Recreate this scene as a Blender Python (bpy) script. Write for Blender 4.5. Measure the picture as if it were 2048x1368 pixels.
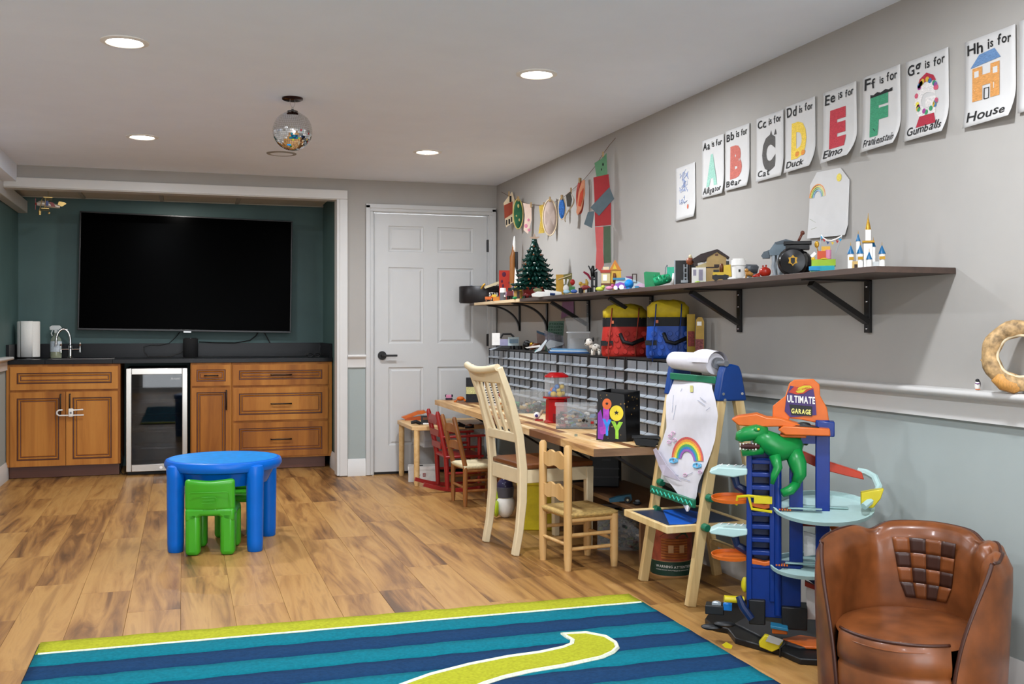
import bpy, math, random
from mathutils import Vector, Matrix
rnd = random.Random(7)
for o in list(bpy.data.objects): bpy.data.objects.remove(o)
scene = bpy.context.scene; col = scene.collection
# ---------------- camera ----------------
F = 2080.0; HOR = 659.0; YAW = math.radians(17.55); CH = 1.136
SN, CS = math.sin(YAW), math.cos(YAW)
cam = bpy.data.cameras.new('camera'); cam.sensor_width = 36; cam.lens = F/2048*36
cam.shift_y = -(684-HOR)/2048; cam.clip_start = .05
co = bpy.data.objects.new('camera', cam); col.objects.link(co)
co.location = (0, 0, CH); co.rotation_euler = (math.pi/2, 0, -YAW); scene.camera = co
# ---------------- world, exposure ----------------
w = bpy.data.worlds.new('world'); scene.world = w; w.use_nodes = True
w.node_tree.nodes['Background'].inputs[0].default_value = (.9, .95, 1, 1)
w.node_tree.nodes['Background'].inputs[1].default_value = 7.0  # sky brightness, reaches the room as fill through the added rear door
vs = scene.view_settings; vs.view_transform = 'Standard'; vs.look = 'None'; vs.gamma = 1; vs.use_curve_mapping = False
vs.exposure = 0.4
LAMP_W = 20.5
H = 2.30; XR = 2.42; XL = -1.275; YB = 8.06; YA = 9.25; XA = 1.176; YN = -2.6
# ---------------- helpers ----------------
def at(px, py, X=None, Y=None, Z=None, d=None):
    u = (px-1024)/F; w_ = (HOR-py)/F; dx = SN+u*CS; dy = CS-u*SN
    if d is None:
        d = X/dx if X is not None else Y/dy if Y is not None else (Z-CH)/w_
    return Vector((d*dx, d*dy, CH+d*w_))
def proj(p):
    d = p[0]*SN+p[1]*CS; r = p[0]*CS-p[1]*SN
    return 1024+F*r/d, HOR-F*(p[2]-CH)/d, d
def on(px, z, X=None, Y=None):
    p = at(px, HOR, X=X, Y=Y); p.z = z; return p
def lin(c):
    if isinstance(c, str):
        c = c.lstrip('#'); c = [int(c[i:i+2], 16)/255 for i in (0, 2, 4)]
        c = [x/12.92 if x <= .04045 else ((x+.055)/1.055)**2.4 for x in c]
    return (c[0], c[1], c[2], 1)
MATS = {}
def mat(name, color='#888888', rough=.5, metal=0, spec=.5, var=.06, scale=30, bump=0, trans=0, alpha=1, coat=0, emit=0, ior=1.45, sss=0, stretch=None):
    if name in MATS: return MATS[name]
    m = bpy.data.materials.new(name); m.use_nodes = True; nt = m.node_tree; N = nt.nodes; L = nt.links
    b = N['Principled BSDF']; c = lin(color)
    b.inputs['Base Color'].default_value = c; b.inputs['Roughness'].default_value = rough
    b.inputs['Metallic'].default_value = metal; b.inputs['Specular IOR Level'].default_value = spec
    b.inputs['IOR'].default_value = ior; b.inputs['Transmission Weight'].default_value = trans; b.inputs['Alpha'].default_value = alpha
    b.inputs['Coat Weight'].default_value = coat; b.inputs['Coat Roughness'].default_value = .1
    if emit: b.inputs['Emission Color'].default_value = c; b.inputs['Emission Strength'].default_value = emit
    if var or bump:
        tc = N.new('ShaderNodeTexCoord'); nz = N.new('ShaderNodeTexNoise'); nz.inputs['Scale'].default_value = scale; nz.inputs['Detail'].default_value = 4
        mp = N.new('ShaderNodeMapping'); L.new(tc.outputs['Object'], mp.inputs[0]); L.new(mp.outputs[0], nz.inputs['Vector'])
        if stretch: mp.inputs['Scale'].default_value = stretch
        if var:
            r = N.new('ShaderNodeValToRGB'); L.new(nz.outputs['Fac'], r.inputs[0])
            r.color_ramp.elements[0].position = .3; r.color_ramp.elements[1].position = .7
            r.color_ramp.elements[0].color = tuple(min(1, x*(1-var)) for x in c[:3])+(1,)
            r.color_ramp.elements[1].color = tuple(min(1, x*(1+var)) for x in c[:3])+(1,)
            L.new(r.outputs[0], b.inputs['Base Color'])
        if bump:
            bp = N.new('ShaderNodeBump'); bp.inputs['Strength'].default_value = bump; bp.inputs['Distance'].default_value = .002
            L.new(nz.outputs['Fac'], bp.inputs['Height']); L.new(bp.outputs[0], b.inputs['Normal'])
    MATS[name] = m; return m
def wood(name, cols, scale=(1, 1, 1), rough=.45, grain=14, axis=1, rand=True, bump=.15, dist=3.0, rw=.16):
    """streaky grain along one axis; every board gets its own tone through Object Info random"""
    if name in MATS: return MATS[name]
    m = bpy.data.materials.new(name); m.use_nodes = True; nt = m.node_tree; N = nt.nodes; L = nt.links
    b = N['Principled BSDF']; b.inputs['Roughness'].default_value = rough
    tc = N.new('ShaderNodeTexCoord'); mp = N.new('ShaderNodeMapping'); L.new(tc.outputs['Object'], mp.inputs[0])
    s = [grain]*3; s[axis] = grain*.09; mp.inputs['Scale'].default_value = [s[i]*scale[i] for i in range(3)]
    oi = N.new('ShaderNodeObjectInfo'); mul = N.new('ShaderNodeMath'); mul.operation = 'MULTIPLY'; mul.inputs[1].default_value = 37.0
    L.new(oi.outputs['Random'], mul.inputs[0]); cb = N.new('ShaderNodeCombineXYZ')
    for i in range(3): L.new(mul.outputs[0], cb.inputs[i])
    if rand: L.new(cb.outputs[0], mp.inputs['Location'])
    n1 = N.new('ShaderNodeTexNoise'); n1.inputs['Scale'].default_value = 1; n1.inputs['Detail'].default_value = 7; n1.inputs['Distortion'].default_value = dist*.3; n1.inputs['Roughness'].default_value = .62
    L.new(mp.outputs[0], n1.inputs['Vector'])
    n2 = N.new('ShaderNodeTexNoise'); n2.inputs['Scale'].default_value = .22; n2.inputs['Detail'].default_value = 3; n2.inputs['Distortion'].default_value = dist*.5; L.new(mp.outputs[0], n2.inputs['Vector'])
    mix = N.new('ShaderNodeMath'); mix.operation = 'MULTIPLY_ADD'; mix.inputs[1].default_value = .5; L.new(n1.outputs['Fac'], mix.inputs[0])
    h = N.new('ShaderNodeMath'); h.operation = 'MULTIPLY'; h.inputs[1].default_value = .5; L.new(n2.outputs['Fac'], h.inputs[0]); L.new(h.outputs[0], mix.inputs[2])
    ad = N.new('ShaderNodeMath'); ad.operation = 'MULTIPLY_ADD'; ad.inputs[1].default_value = rw if rand else 0
    L.new(oi.outputs['Random'], ad.inputs[0]); sub = N.new('ShaderNodeMath'); sub.operation = 'SUBTRACT'; sub.inputs[1].default_value = rw/2 if rand else 0
    L.new(mix.outputs[0], sub.inputs[0]); L.new(sub.outputs[0], ad.inputs[2])
    r = N.new('ShaderNodeValToRGB'); L.new(ad.outputs[0], r.inputs[0]); el = r.color_ramp.elements
    el[0].position = .34; el[1].position = .66; el[0].color = lin(cols[0]); el[1].color = lin(cols[-1])
    for i, c in enumerate(cols[1:-1]):
        e = el.new(.34+.32*(i+1)/(len(cols)-1)); e.color = lin(c)
    L.new(r.outputs[0], b.inputs['Base Color'])
    bp = N.new('ShaderNodeBump'); bp.inputs['Strength'].default_value = bump; bp.inputs['Distance'].default_value = .001
    L.new(n1.outputs['Fac'], bp.inputs['Height']); L.new(bp.outputs[0], b.inputs['Normal'])
    MATS[name] = m; return m
def clear(name, color, opacity, rough=.1):
    """thin clear plastic: a mix of see-through and glossy plastic"""
    if name in MATS: return MATS[name]
    m = bpy.data.materials.new(name); m.use_nodes = True; nt = m.node_tree; N = nt.nodes; L = nt.links
    b = N['Principled BSDF']; b.inputs['Base Color'].default_value = lin(color); b.inputs['Roughness'].default_value = rough
    t = N.new('ShaderNodeBsdfTransparent'); mx = N.new('ShaderNodeMixShader'); fr = N.new('ShaderNodeLayerWeight'); fr.inputs[0].default_value = .25
    ma = N.new('ShaderNodeMath'); ma.operation = 'MULTIPLY_ADD'; ma.inputs[1].default_value = .5; ma.inputs[2].default_value = opacity; ma.use_clamp = True
    L.new(fr.outputs['Facing'], ma.inputs[0]); L.new(ma.outputs[0], mx.inputs[0]); L.new(t.outputs[0], mx.inputs[1]); L.new(b.outputs[0], mx.inputs[2])
    L.new(mx.outputs[0], N['Material Output'].inputs[0]); MATS[name] = m; return m
class M:
    """mesh builder; with a frame (px0,py0,k) the p* methods take photo-scaled units in the thing's own upright frame"""
    def __init__(s, T=None, fr=None): s.v = []; s.f = []; s.T = T; s.fr = fr
    def add(s, vs, fs, T=None):
        o = len(s.v)
        for v in vs:
            v = Vector(v)
            if T is not None: v = T@v
            if s.T is not None: v = s.T@v
            s.v.append(tuple(v))
        s.f += [tuple(o+i for i in f) for f in fs]; return s
    def box(s, x0, x1, y0, y1, z0, z1, T=None):
        return s.add([(x0,y0,z0),(x1,y0,z0),(x1,y1,z0),(x0,y1,z0),(x0,y0,z1),(x1,y0,z1),(x1,y1,z1),(x0,y1,z1)],
                     [(0,3,2,1),(4,5,6,7),(0,1,5,4),(1,2,6,5),(2,3,7,6),(3,0,4,7)], T)
    def cyl(s, p0, p1, r0, r1=None, n=12, T=None): return s.tube([p0, p1], [r0, r0 if r1 is None else r1], n, T)
    def tube(s, pts, r, n=8, T=None, closed=False, sx=1.0):
        pts = [Vector(p) for p in pts]; L = len(pts)
        if not isinstance(r, (list, tuple)): r = [r]*L
        vs = []; fs = []; ref = None
        for i, p in enumerate(pts):
            if closed: t = pts[(i+1) % L]-pts[i-1]
            else: t = pts[min(i+1, L-1)]-pts[max(i-1, 0)]
            if t.length < 1e-9: t = Vector((0, 0, 1))
            t.normalize()
            if ref is None: ref = t.orthogonal().normalized()
            ref = ref-t*ref.dot(t)
            ref = ref.normalized() if ref.length > 1e-6 else t.orthogonal().normalized()
            b = t.cross(ref)
            for j in range(n):
                a = 2*math.pi*j/n; vs.append(p+(ref*math.cos(a)*sx+b*math.sin(a))*r[i])
        for i in range(L if closed else L-1):
            i2 = (i+1) % L
            for j in range(n):
                j2 = (j+1) % n; fs.append((i*n+j, i*n+j2, i2*n+j2, i2*n+j))
        if not closed: fs += [tuple(range(n))[::-1], tuple((L-1)*n+j for j in range(n))]
        return s.add(vs, fs, T)
    def lathe(s, prof, n=24, c=(0, 0, 0), T=None, sy=1.0):
        vs = []; fs = []; L = len(prof)
        for r, z in prof:
            for j in range(n):
                a = 2*math.pi*j/n; vs.append((c[0]+r*math.cos(a), c[1]+r*math.sin(a)*sy, c[2]+z))
        for i in range(L-1):
            for j in range(n):
                j2 = (j+1) % n; fs.append((i*n+j, i*n+j2, (i+1)*n+j2, (i+1)*n+j))
        if prof[0][0] > 1e-5: fs.append(tuple(range(n))[::-1])
        if prof[-1][0] > 1e-5: fs.append(tuple((L-1)*n+j for j in range(n)))
        return s.add(vs, fs, T)
    def sph(s, c, r, n=14, m=9, T=None):
        if not isinstance(r, (list, tuple)): r = (r, r, r)
        vs = []; fs = []
        for i in range(m+1):
            p = math.pi*i/m
            for j in range(n):
                a = 2*math.pi*j/n; vs.append((c[0]+r[0]*math.sin(p)*math.cos(a), c[1]+r[1]*math.sin(p)*math.sin(a), c[2]+r[2]*math.cos(p)))
        for i in range(m):
            for j in range(n):
                j2 = (j+1) % n; fs.append((i*n+j, (i+1)*n+j, (i+1)*n+j2, i*n+j2))
        return s.add(vs, fs, T)
    def prism(s, poly, a, b, plane='xz', T=None):
        """polygon extruded; plane xz -> extruded along y from a to b, xy -> along z, yz -> along x"""
        n = len(poly)
        f = {'xz': lambda p, q: (p[0], q, p[1]), 'xy': lambda p, q: (p[0], p[1], q), 'yz': lambda p, q: (q, p[0], p[1])}[plane]
        vs = [f(p, a) for p in poly]+[f(p, b) for p in poly]
        fs = [tuple(range(n)), tuple(range(n, 2*n))[::-1]]+[(i, n+i, n+(i+1) % n, (i+1) % n) for i in range(n)]
        return s.add(vs, fs, T)
    def grid(s, fn, nu, nv, cu=False):
        vs = [fn(i/nu, j/nv) for j in range(nv+1) for i in range(nu+(0 if cu else 1))]; W = nu if cu else nu+1
        fs = [(j*W+i, j*W+(i+1) % W, (j+1)*W+(i+1) % W, (j+1)*W+i) for j in range(nv) for i in range(nu)]
        return s.add(vs, fs)
    def beam(s, p0, p1, w, h, up=(0, 0, 1), T=None):
        p0, p1 = Vector(p0), Vector(p1); t = (p1-p0).normalized(); a = t.cross(Vector(up))
        a = a.normalized() if a.length > 1e-6 else t.orthogonal().normalized(); b = a.cross(t); vs = []
        for p in (p0, p1):
            for i, j in ((-1, -1), (1, -1), (1, 1), (-1, 1)): vs.append(p+a*(i*w/2)+b*(j*h/2))
        return s.add(vs, [(3,2,1,0),(4,5,6,7),(0,1,5,4),(1,2,6,5),(2,3,7,6),(3,0,4,7)], T)
    def ribbon(s, path, th, a, b, plane='xz'):
        n = len(path); L = []; Rr = []
        for i in range(n):
            p = Vector(path[i]); t = Vector(path[min(i+1, n-1)])-Vector(path[max(i-1, 0)]); t.normalize(); q = Vector((-t.y, t.x))
            w_ = (th[i] if isinstance(th, (list, tuple)) else th)/2; L.append(p+q*w_); Rr.append(p-q*w_)
        f = {'xz': lambda p, q: (p[0], q, p[1]), 'xy': lambda p, q: (p[0], p[1], q), 'yz': lambda p, q: (q, p[0], p[1])}[plane]; vs = []; fs = [(0, 1, 2, 3), (4*n-1, 4*n-2, 4*n-3, 4*n-4)]
        for i in range(n): vs += [f(L[i], a), f(Rr[i], a), f(Rr[i], b), f(L[i], b)]
        for i in range(n-1): fs += [(4*i+j, 4*i+4+j, 4*i+4+(j+1) % 4, 4*i+(j+1) % 4) for j in range(4)]
        s.add(vs, fs)
        return s
    # ---- in the upright frame of a thing, in photo pixels at its own distance ----
    def P(s, px, py, y=0):
        a, b, k = s.fr; return Vector(((px-a)*k, y*k, (b-py)*k))
    def pb(s, l, r, t, b, y0, y1, T=None):
        A = s.P(l, b, y0); B = s.P(r, t, y1); return s.box(A.x, B.x, A.y, B.y, A.z, B.z, T)
    def pc(s, x, t, b, r0, r1=None, y=0, n=12):
        k = s.fr[2]; return s.cyl(s.P(x, b, y), s.P(x, t, y), r0*k, (r0 if r1 is None else r1)*k, n)
    def ps(s, x, y_, rx, rz=None, ry=None, y=0, n=12, m=8):
        k = s.fr[2]; rz = rx if rz is None else rz; ry = rx if ry is None else ry
        return s.sph(s.P(x, y_, y), (rx*k, ry*k, rz*k), n, m)
    def pt(s, pts, r, n=6, y=0, closed=False):
        k = s.fr[2]; r = [q*k for q in r] if isinstance(r, (list, tuple)) else r*k
        return s.tube([s.P(p[0], p[1], p[2] if len(p) > 2 else y) for p in pts], r, n, closed=closed)
    def pp(s, poly, y0, y1):
        k = s.fr[2]; return s.prism([(s.P(*p).x, s.P(*p).z) for p in poly][::-1], y0*k, y1*k, 'xz')
def obj(name, m, material, parent=None, smooth=False, bevel=0, seg=2, sub=0, label=None, kind=None, solid=0):
    me = bpy.data.meshes.new(name); me.from_pydata(m.v, [], m.f); me.validate()
    o = bpy.data.objects.new(name, me); col.objects.link(o)
    for x in (material if isinstance(material, (list, tuple)) else [material]): me.materials.append(x)
    if smooth:
        for p in me.polygons: p.use_smooth = True
        if smooth is True: me.set_sharp_from_angle(angle=math.radians(40))
    if parent is not None: o.parent = parent
    if solid:
        md = o.modifiers.new('solid', 'SOLIDIFY'); md.thickness = solid; md.offset = 0
    if bevel:
        md = o.modifiers.new('bevel', 'BEVEL'); md.width = bevel; md.segments = seg; md.limit_method = 'ANGLE'; md.angle_limit = math.radians(35)
        md.harden_normals = False
        for p in me.polygons: p.use_smooth = True
        me.set_sharp_from_angle(angle=math.radians(35)) if not smooth else None
    if sub:
        md = o.modifiers.new('sub', 'SUBSURF'); md.levels = md.render_levels = sub
        for p in me.polygons: p.use_smooth = True
    if label: o['label'] = label
    if kind: o['kind'] = kind
    return o
def tag(o, label, cat=None, group=None, kind=None):
    o['label'] = label
    if cat: o['category'] = cat
    if group: o['group'] = group
    if kind: o['kind'] = kind
    return o
def thing(name, label, cat, loc=(0, 0, 0), rz=0, group=None, kind=None):
    o = bpy.data.objects.new(name, None); col.objects.link(o); o.empty_display_size = .05
    o.location = loc; o.rotation_euler = (0, 0, rz)
    return tag(o, label, cat, group, kind)
class Toy:
    """a thing whose parts are measured in photo pixels at its own distance (x right, z up, y away), standing upright at loc"""
    def __init__(s, name, label, cat, loc, group=None, parent=None):
        s.px, s.py, s.d = proj(loc); s.k = s.d/F
        s.o = thing(name, label, cat, loc, -math.atan2(loc[0], loc[1]), group)
    def m(s): return M(fr=(s.px, s.py, s.k))
    def part(s, name, m, material, parent=None, **kw): return obj(name, m, material, parent or s.o, **kw)
def struct(name, m, material, label, **kw):
    o = obj(name, m, material, **kw); o['kind'] = 'structure'; o['label'] = label; return o
def dup(root, loc=None, rz=None, label=None):
    def cp(o, p):
        c = o.copy(); col.objects.link(c); c.parent = p
        for ch in [x for x in col.objects if x.parent == o]: cp(ch, c)
        return c
    r = cp(root, None)
    if loc is not None: r.location = loc
    if rz is not None: r.rotation_euler = (0, 0, rz)
    if label: r['label'] = label
    return r
_tc = {}
def glyphs(s, size, bold=0.0, jit=0.0, seed=1, gap=1.0):
    """text as flat triangles in the xy plane from origin; returns (verts, faces, width)"""
    r = random.Random(seed); V = []; Fc = []; x = 0
    for ch in s:
        if ch == ' ': x += size*.36*gap; continue
        key = (ch, round(bold, 4))
        if key not in _tc:
            cu = bpy.data.curves.new('glyph', 'FONT'); cu.body = ch; cu.size = 1; cu.offset = bold; cu.resolution_u = 3; cu.fill_mode = 'FRONT'
            ob = bpy.data.objects.new('glyph', cu); me = ob.to_mesh()
            _tc[key] = ([tuple(v.co) for v in me.vertices], [tuple(p.vertices) for p in me.polygons]); ob.to_mesh_clear()
            bpy.data.objects.remove(ob); bpy.data.curves.remove(cu)
        vs, fs = _tc[key]
        if not vs: continue
        mn = min(v[0] for v in vs); mx = max(v[0] for v in vs)
        sc = size*(1+jit*r.uniform(-1, 1)); a = jit*r.uniform(-1, 1)*.7; dy = jit*size*r.uniform(-.4, .4); o = len(V)
        for v in vs:
            p, q = (v[0]-mn)*sc, v[1]*sc
            V.append((x+p*math.cos(a)-q*math.sin(a), dy+p*math.sin(a)+q*math.cos(a)))
        Fc += [tuple(o+i for i in f) for f in fs]; x += (mx-mn)*sc+size*.09*gap
    return V, Fc, x
def text(m, s, fn, size, bold=0, jit=0, seed=1, anchor='l', wid=None, gap=1.0):
    """put text through fn(x,y)->3D"""
    V, Fc, W = glyphs(s, size, bold, jit, seed, gap)
    sx = (wid/W) if wid and W else 1.0
    o = -W*sx/2 if anchor == 'c' else 0
    m.add([fn(o+x*sx, y) for x, y in V], Fc); return m
def ring_panels(m, xs, zs, panels, y, prof, thick, m2=None, dark=()):
    """board facing -y built of a grid; cells in panels get stepped mouldings prof [(inset, depth)]; depth>0 goes in"""
    for i in range(len(xs)-1):
        for j in range(len(zs)-1):
            x0, x1, z0, z1 = xs[i], xs[i+1], zs[j], zs[j+1]
            if (i, j) not in panels: m.add([(x0,y,z0),(x1,y,z0),(x1,y,z1),(x0,y,z1)], [(0,1,2,3)]); continue
            pv = [(0, 0)]+prof; vs = []; fs = []
            for ins, dp in pv: vs += [(x0+ins,y+dp,z0+ins),(x1-ins,y+dp,z0+ins),(x1-ins,y+dp,z1-ins),(x0+ins,y+dp,z1-ins)]
            for a in range(len(pv)-1):
                q = [(a*4+b, a*4+(b+1) % 4, a*4+4+(b+1) % 4, a*4+4+b) for b in range(4)]
                if m2 is not None and a in dark: m2.add(vs, q)
                else: fs += q
            e = (len(pv)-1)*4; fs.append((e, e+1, e+2, e+3)); m.add(vs, fs)
    X0, X1, Z0, Z1 = xs[0], xs[-1], zs[0], zs[-1]; y2 = y+thick
    m.add([(X0,y,Z0),(X1,y,Z0),(X1,y,Z1),(X0,y,Z1),(X0,y2,Z0),(X1,y2,Z0),(X1,y2,Z1),(X0,y2,Z1)], [(0,4,5,1),(1,5,6,2),(2,6,7,3),(3,7,4,0),(4,7,6,5)])
    return m
# ---------------- materials of the room ----------------
WALL = mat('wall_warm_grey', '#a6a29c', .85, var=.02, scale=6, bump=.12)
WALLLOW = mat('wall_grey_green', '#9ca4a1', .85, var=.02, scale=6, bump=.12)
TEAL = mat('wall_dark_teal', '#46605e', .55, var=.1, scale=3, bump=.25)
CEIL = mat('ceiling_paint', '#e6edf8', .9, var=.015, scale=5, bump=.08)
TRIM = mat('white_trim', '#cdcbc7', .4, var=.015, scale=8)
DOORM = mat('door_paint', '#c0c0be', .42, var=.015, scale=8)
BLACK = mat('black_metal', '#151312', .4, var=.05)
CHROME = mat('chrome', '#d8d8da', .08, metal=1, var=0)
PLANK = wood('oak_plank', ['#56381a', '#82592e', '#a2763f', '#b0854b', '#946b3a'], grain=13, rough=.42, dist=5, rw=.1)
TANW = wood('plain_maple', ['#c79c62', '#d9b47a', '#e3c48f'], grain=30, rough=.45, rand=False)
# ---------------- lamps: recessed cans in a 1.76 x 2.18 m grid ----------------
def can(x, y, label, rad=.068):
    t = thing('recessed_light', label, 'ceiling light', (x, y, H), 0, 'recessed ceiling lights')
    obj('trim_ring', M().lathe([(rad+.026, 0), (rad+.026, -.004), (rad+.006, -.008), (rad, -.004), (rad, 0)], 32), mat('can_trim', '#e6e3dd', .5, var=0), t, smooth=True)
    obj('lens', M().lathe([(.0, -.003), (rad, -.003), (rad, -.001), (0, -.001)], 32), mat('lamp_lens', '#fff6ea', .5, var=0, emit=14), t)
    l = bpy.data.lights.new('can_lamp', 'AREA'); l.shape = 'DISK'; l.size = rad*2; l.energy = LAMP_W; l.color = (.935, .985, 1.065)
    lo = bpy.data.objects.new('can_lamp', l); col.objects.link(lo); lo.parent = t; lo.location = (0, 0, -.012)
for (x, y, lb) in [(-.225, 4.48, 'recessed ceiling light nearest the camera on the left, brightest of the four'), (1.535, 4.48, 'recessed ceiling light nearest the camera on the right, above the desk chairs'),
                   (-.235, 6.66, 'recessed ceiling light further back on the left, before the screen alcove'), (1.525, 6.66, 'recessed ceiling light further back on the right, before the white door'),
                   (-.225, 2.30, 'recessed ceiling light overhead out of frame, left of the rug'), (1.535, 2.30, 'recessed ceiling light overhead out of frame, by the alphabet drawings'),
                   (-.225, .12, 'recessed ceiling light behind the camera, left'), (1.535, .12, 'recessed ceiling light behind the camera, right'),
                   (-.225, -1.9, 'recessed ceiling light at the far rear end, left'), (1.535, -1.9, 'recessed ceiling light at the far rear end, right')]:
    can(x, y, lb)
# ---------------- floor ----------------
fl = struct('floor', M().box(XL-.1, XR+.1, YN, YA+.05, -.06, -.004), mat('plank_gap', '#6b4e30', .8), 'wood plank floor running towards the screen alcove')
PW = .205; PL = 1.22; x0 = -.009-7*PW
pm = M().box(.0004, PW-.0004, .0004, PL-.0004, -.012, 0)
src = obj('plank', pm, PLANK, fl, bevel=.0008, seg=1); first = True
for i in range(19):
    off = rnd.uniform(0, PL)
    for j in range(-1, 9):
        y = YA-(j+1)*PL+off
        if y+PL < 1.6 or y > YA: continue
        o = src if first else src.copy()
        if not first: col.objects.link(o)
        first = False; o.location = (x0+i*PW, y, 0)
rest = M()
for i in range(19): rest.box(x0+i*PW+.0007, x0+(i+1)*PW-.0007, YN, 1.75, -.012, -.0005)
obj('plank_rest', rest, PLANK, fl, kind='stuff')
# ---------------- shell ----------------
struct('ceiling', M().box(XL-.1, XR+.1, YN, YB+.12, H, H+.08), CEIL, 'smooth painted ceiling with recessed lights')
ZR0, ZR1 = .842, .935
wr = M().box(XR, XR+.1, YN, YB+.1, ZR0, H)
struct('wall_right', wr, WALL, 'warm grey upper right wall with drawings and shelf')
struct('wall_right_lower', M().box(XR, XR+.1, YN, YB+.1, 0, ZR0), WALLLOW, 'grey green lower right wall under the chair rail')
XJ = 1.15; XT = 1.213; ZH = 2.142; ZHT = 2.212
XD0 = on(748.8, 0, Y=YB).x; XD1 = XD0+.915; ZD = 2.045
wb = M().box(XL, XJ, YB, YB+.1, ZH, H).box(XJ, XD0-.02, YB, YB+.1, ZR0, H).box(XD1+.02, XR, YB, YB+.1, ZR0, H).box(XD0-.02, XD1+.02, YB, YB+.1, ZD+.02, H)
struct('wall_back', wb, WALL, 'warm grey back wall around the white door')
struct('wall_back_lower', M().box(XJ, XD0-.02, YB, YB+.1, 0, ZR0).box(XD1+.02, XR, YB, YB+.1, 0, ZR0), WALLLOW, 'grey green lower back wall beside the door')
struct('wall_left', M().box(XL-.1, XL, YN, YB, 0, H), WALL, 'warm grey left wall')
GX0, GX1, GZ1 = -.75, 1.9, 2.08
struct('wall_rear', M().box(XL-.1, GX0, YN-.1, YN, 0, H).box(GX1, XR+.1, YN-.1, YN, 0, H).box(GX0, GX1, YN-.1, YN, GZ1, H), WALL, 'warm grey wall behind the camera around an added glass door for fill light')
gd = thing('fill_door', 'white framed glass door added unseen behind the camera for fill light', None, kind='structure')  # invented door, out of view, lets sky light in to lift the shadows
for x in (GX0, (GX0+GX1)/2):
    hw_ = (GX1-GX0)/2; obj('door_frame', M().box(x, x+.06, YN-.07, YN-.02, 0, GZ1).box(x+hw_-.06, x+hw_, YN-.07, YN-.02, 0, GZ1).box(x+.06, x+hw_-.06, YN-.07, YN-.02, 0, .09).box(x+.06, x+hw_-.06, YN-.07, YN-.02, GZ1-.07, GZ1), mat('fill_door_white', '#d9d9d6', .4), gd)
    obj('glass', M().box(x+.06, x+hw_-.06, YN-.05, YN-.045, .09, GZ1-.07), clear('fill_door_glass', '#ffffff', .02, .02), gd)
pl_ = bpy.data.lights.new('fill_portal', 'AREA'); pl_.shape = 'RECTANGLE'; pl_.size = GX1-GX0; pl_.size_y = GZ1; pl_.cycles.is_portal = True  # portal guiding sky fill through the added door
po_ = bpy.data.objects.new('fill_portal', pl_); col.objects.link(po_); po_.location = ((GX0+GX1)/2, YN-.12, GZ1/2); po_.rotation_euler = (-math.pi/2, 0, math.pi)
AC = 2.212
struct('wall_alcove_back', M().box(XL-.1, XA+.1, YA, YA+.1, 0, AC+.05), TEAL, 'dark teal alcove wall behind the screen')
struct('wall_alcove_left', M().box(XL-.1, XL, YB, YA, .84, AC+.05), TEAL, 'dark teal left wall of the alcove')
struct('wall_alcove_left_lower', M().box(XL-.1, XL, YB, YA, 0, .84), WALLLOW, 'grey green wall under the rail beside the cabinets')
struct('wall_alcove_right', M().box(XA, XA+.08, YB+.1, YA, 0, AC+.05), TEAL, 'dark teal right wall of the alcove')
# alcove drop ceiling: grid bars and panels
ac = struct('ceiling_alcove', M().box(XL-.1, XA+.1, YB+.1, YA+.1, AC+.03, AC+.06), mat('tile_back', '#8c867c', .9), 'dropped panel ceiling of the alcove')
gm = mat('ceiling_grid', '#b9b1a4', .5); tm = mat('ceiling_panel', '#cfc6b6', .9, bump=.4, scale=80)
xs = [XL, -.78, -.17, .44, XA]; ys = [YB+.1, 8.75, YA]
for i in range(4):
    for j in range(2):
        obj('ceiling_panel', M().box(xs[i]+.014, xs[i+1]-.014, ys[j]+.014, ys[j+1]-.014, AC+.006, AC+.02), tm, ac, bevel=.006)
for x in xs[1:-1]: obj('grid_bar', M().box(x-.014, x+.014, YB+.1, YA, AC, AC+.03), gm, ac)
for y in (8.75, YA-.012): obj('grid_bar', M().box(XL, XA, y-.012, y+.012, AC+.0005, AC+.03), gm, ac)
# soffit on the left
struct('trim_1', M().box(XL, -1.12, YN, YB, 2.18, H), CEIL, 'white boxed soffit along the top of the left wall')
struct('trim_2', M().box(XL, -1.206, YN, YA, 2.08, 2.18), TRIM, 'lower white soffit box running into the alcove', bevel=.004)
# alcove casing
def casing_board(m, x0, x1, z0, z1, y=YB, th=.018): return m.box(x0, x1, y-th, y+.002, z0, z1)
struct('trim_3', casing_board(M(), -1.206, XT, ZH, ZHT).box(-1.206, XJ, YB-.01, YB+.12, ZH-.006, ZH+.002), TRIM, 'white header casing across the alcove opening', bevel=.004)
struct('trim_4', casing_board(M(), XJ, XT, .004, ZH).box(XJ-.02, XJ+.004, YB-.012, YB+.12, .006, ZH), TRIM, 'white upright casing at the right of the alcove opening', bevel=.004)
# door casing
dc = M()
cw = .058
casing_board(dc, XD0-.012-cw, XD0-.012, .004, ZD+.012).box(XD0-.012-cw, XD0-.036, YB-.026, YB-.016, .004, ZD+cw+.002)
casing_board(dc, XD1+.012, XD1+.012+cw, .004, ZD+.012).box(XD1+.036, XD1+.012+cw, YB-.026, YB-.016, .004, ZD+cw+.002)
casing_board(dc, XD0-.012-cw, XD1+.012+cw, ZD+.012, ZD+.012+cw).box(XD0-.012-cw, XD1+.012+cw, YB-.026, YB-.016, ZD+.036, ZD+.012+cw)
dc.box(XD0-.014, XD0-.003, YB-.004, YB+.1, .004, ZD+.014).box(XD1+.003, XD1+.014, YB-.004, YB+.1, .004, ZD+.014).box(XD0-.014, XD1+.014, YB-.004, YB+.1, ZD+.004, ZD+.014)
struct('trim_5', dc, DOORM, 'white moulded casing around the six panel door', bevel=.003)
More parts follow.
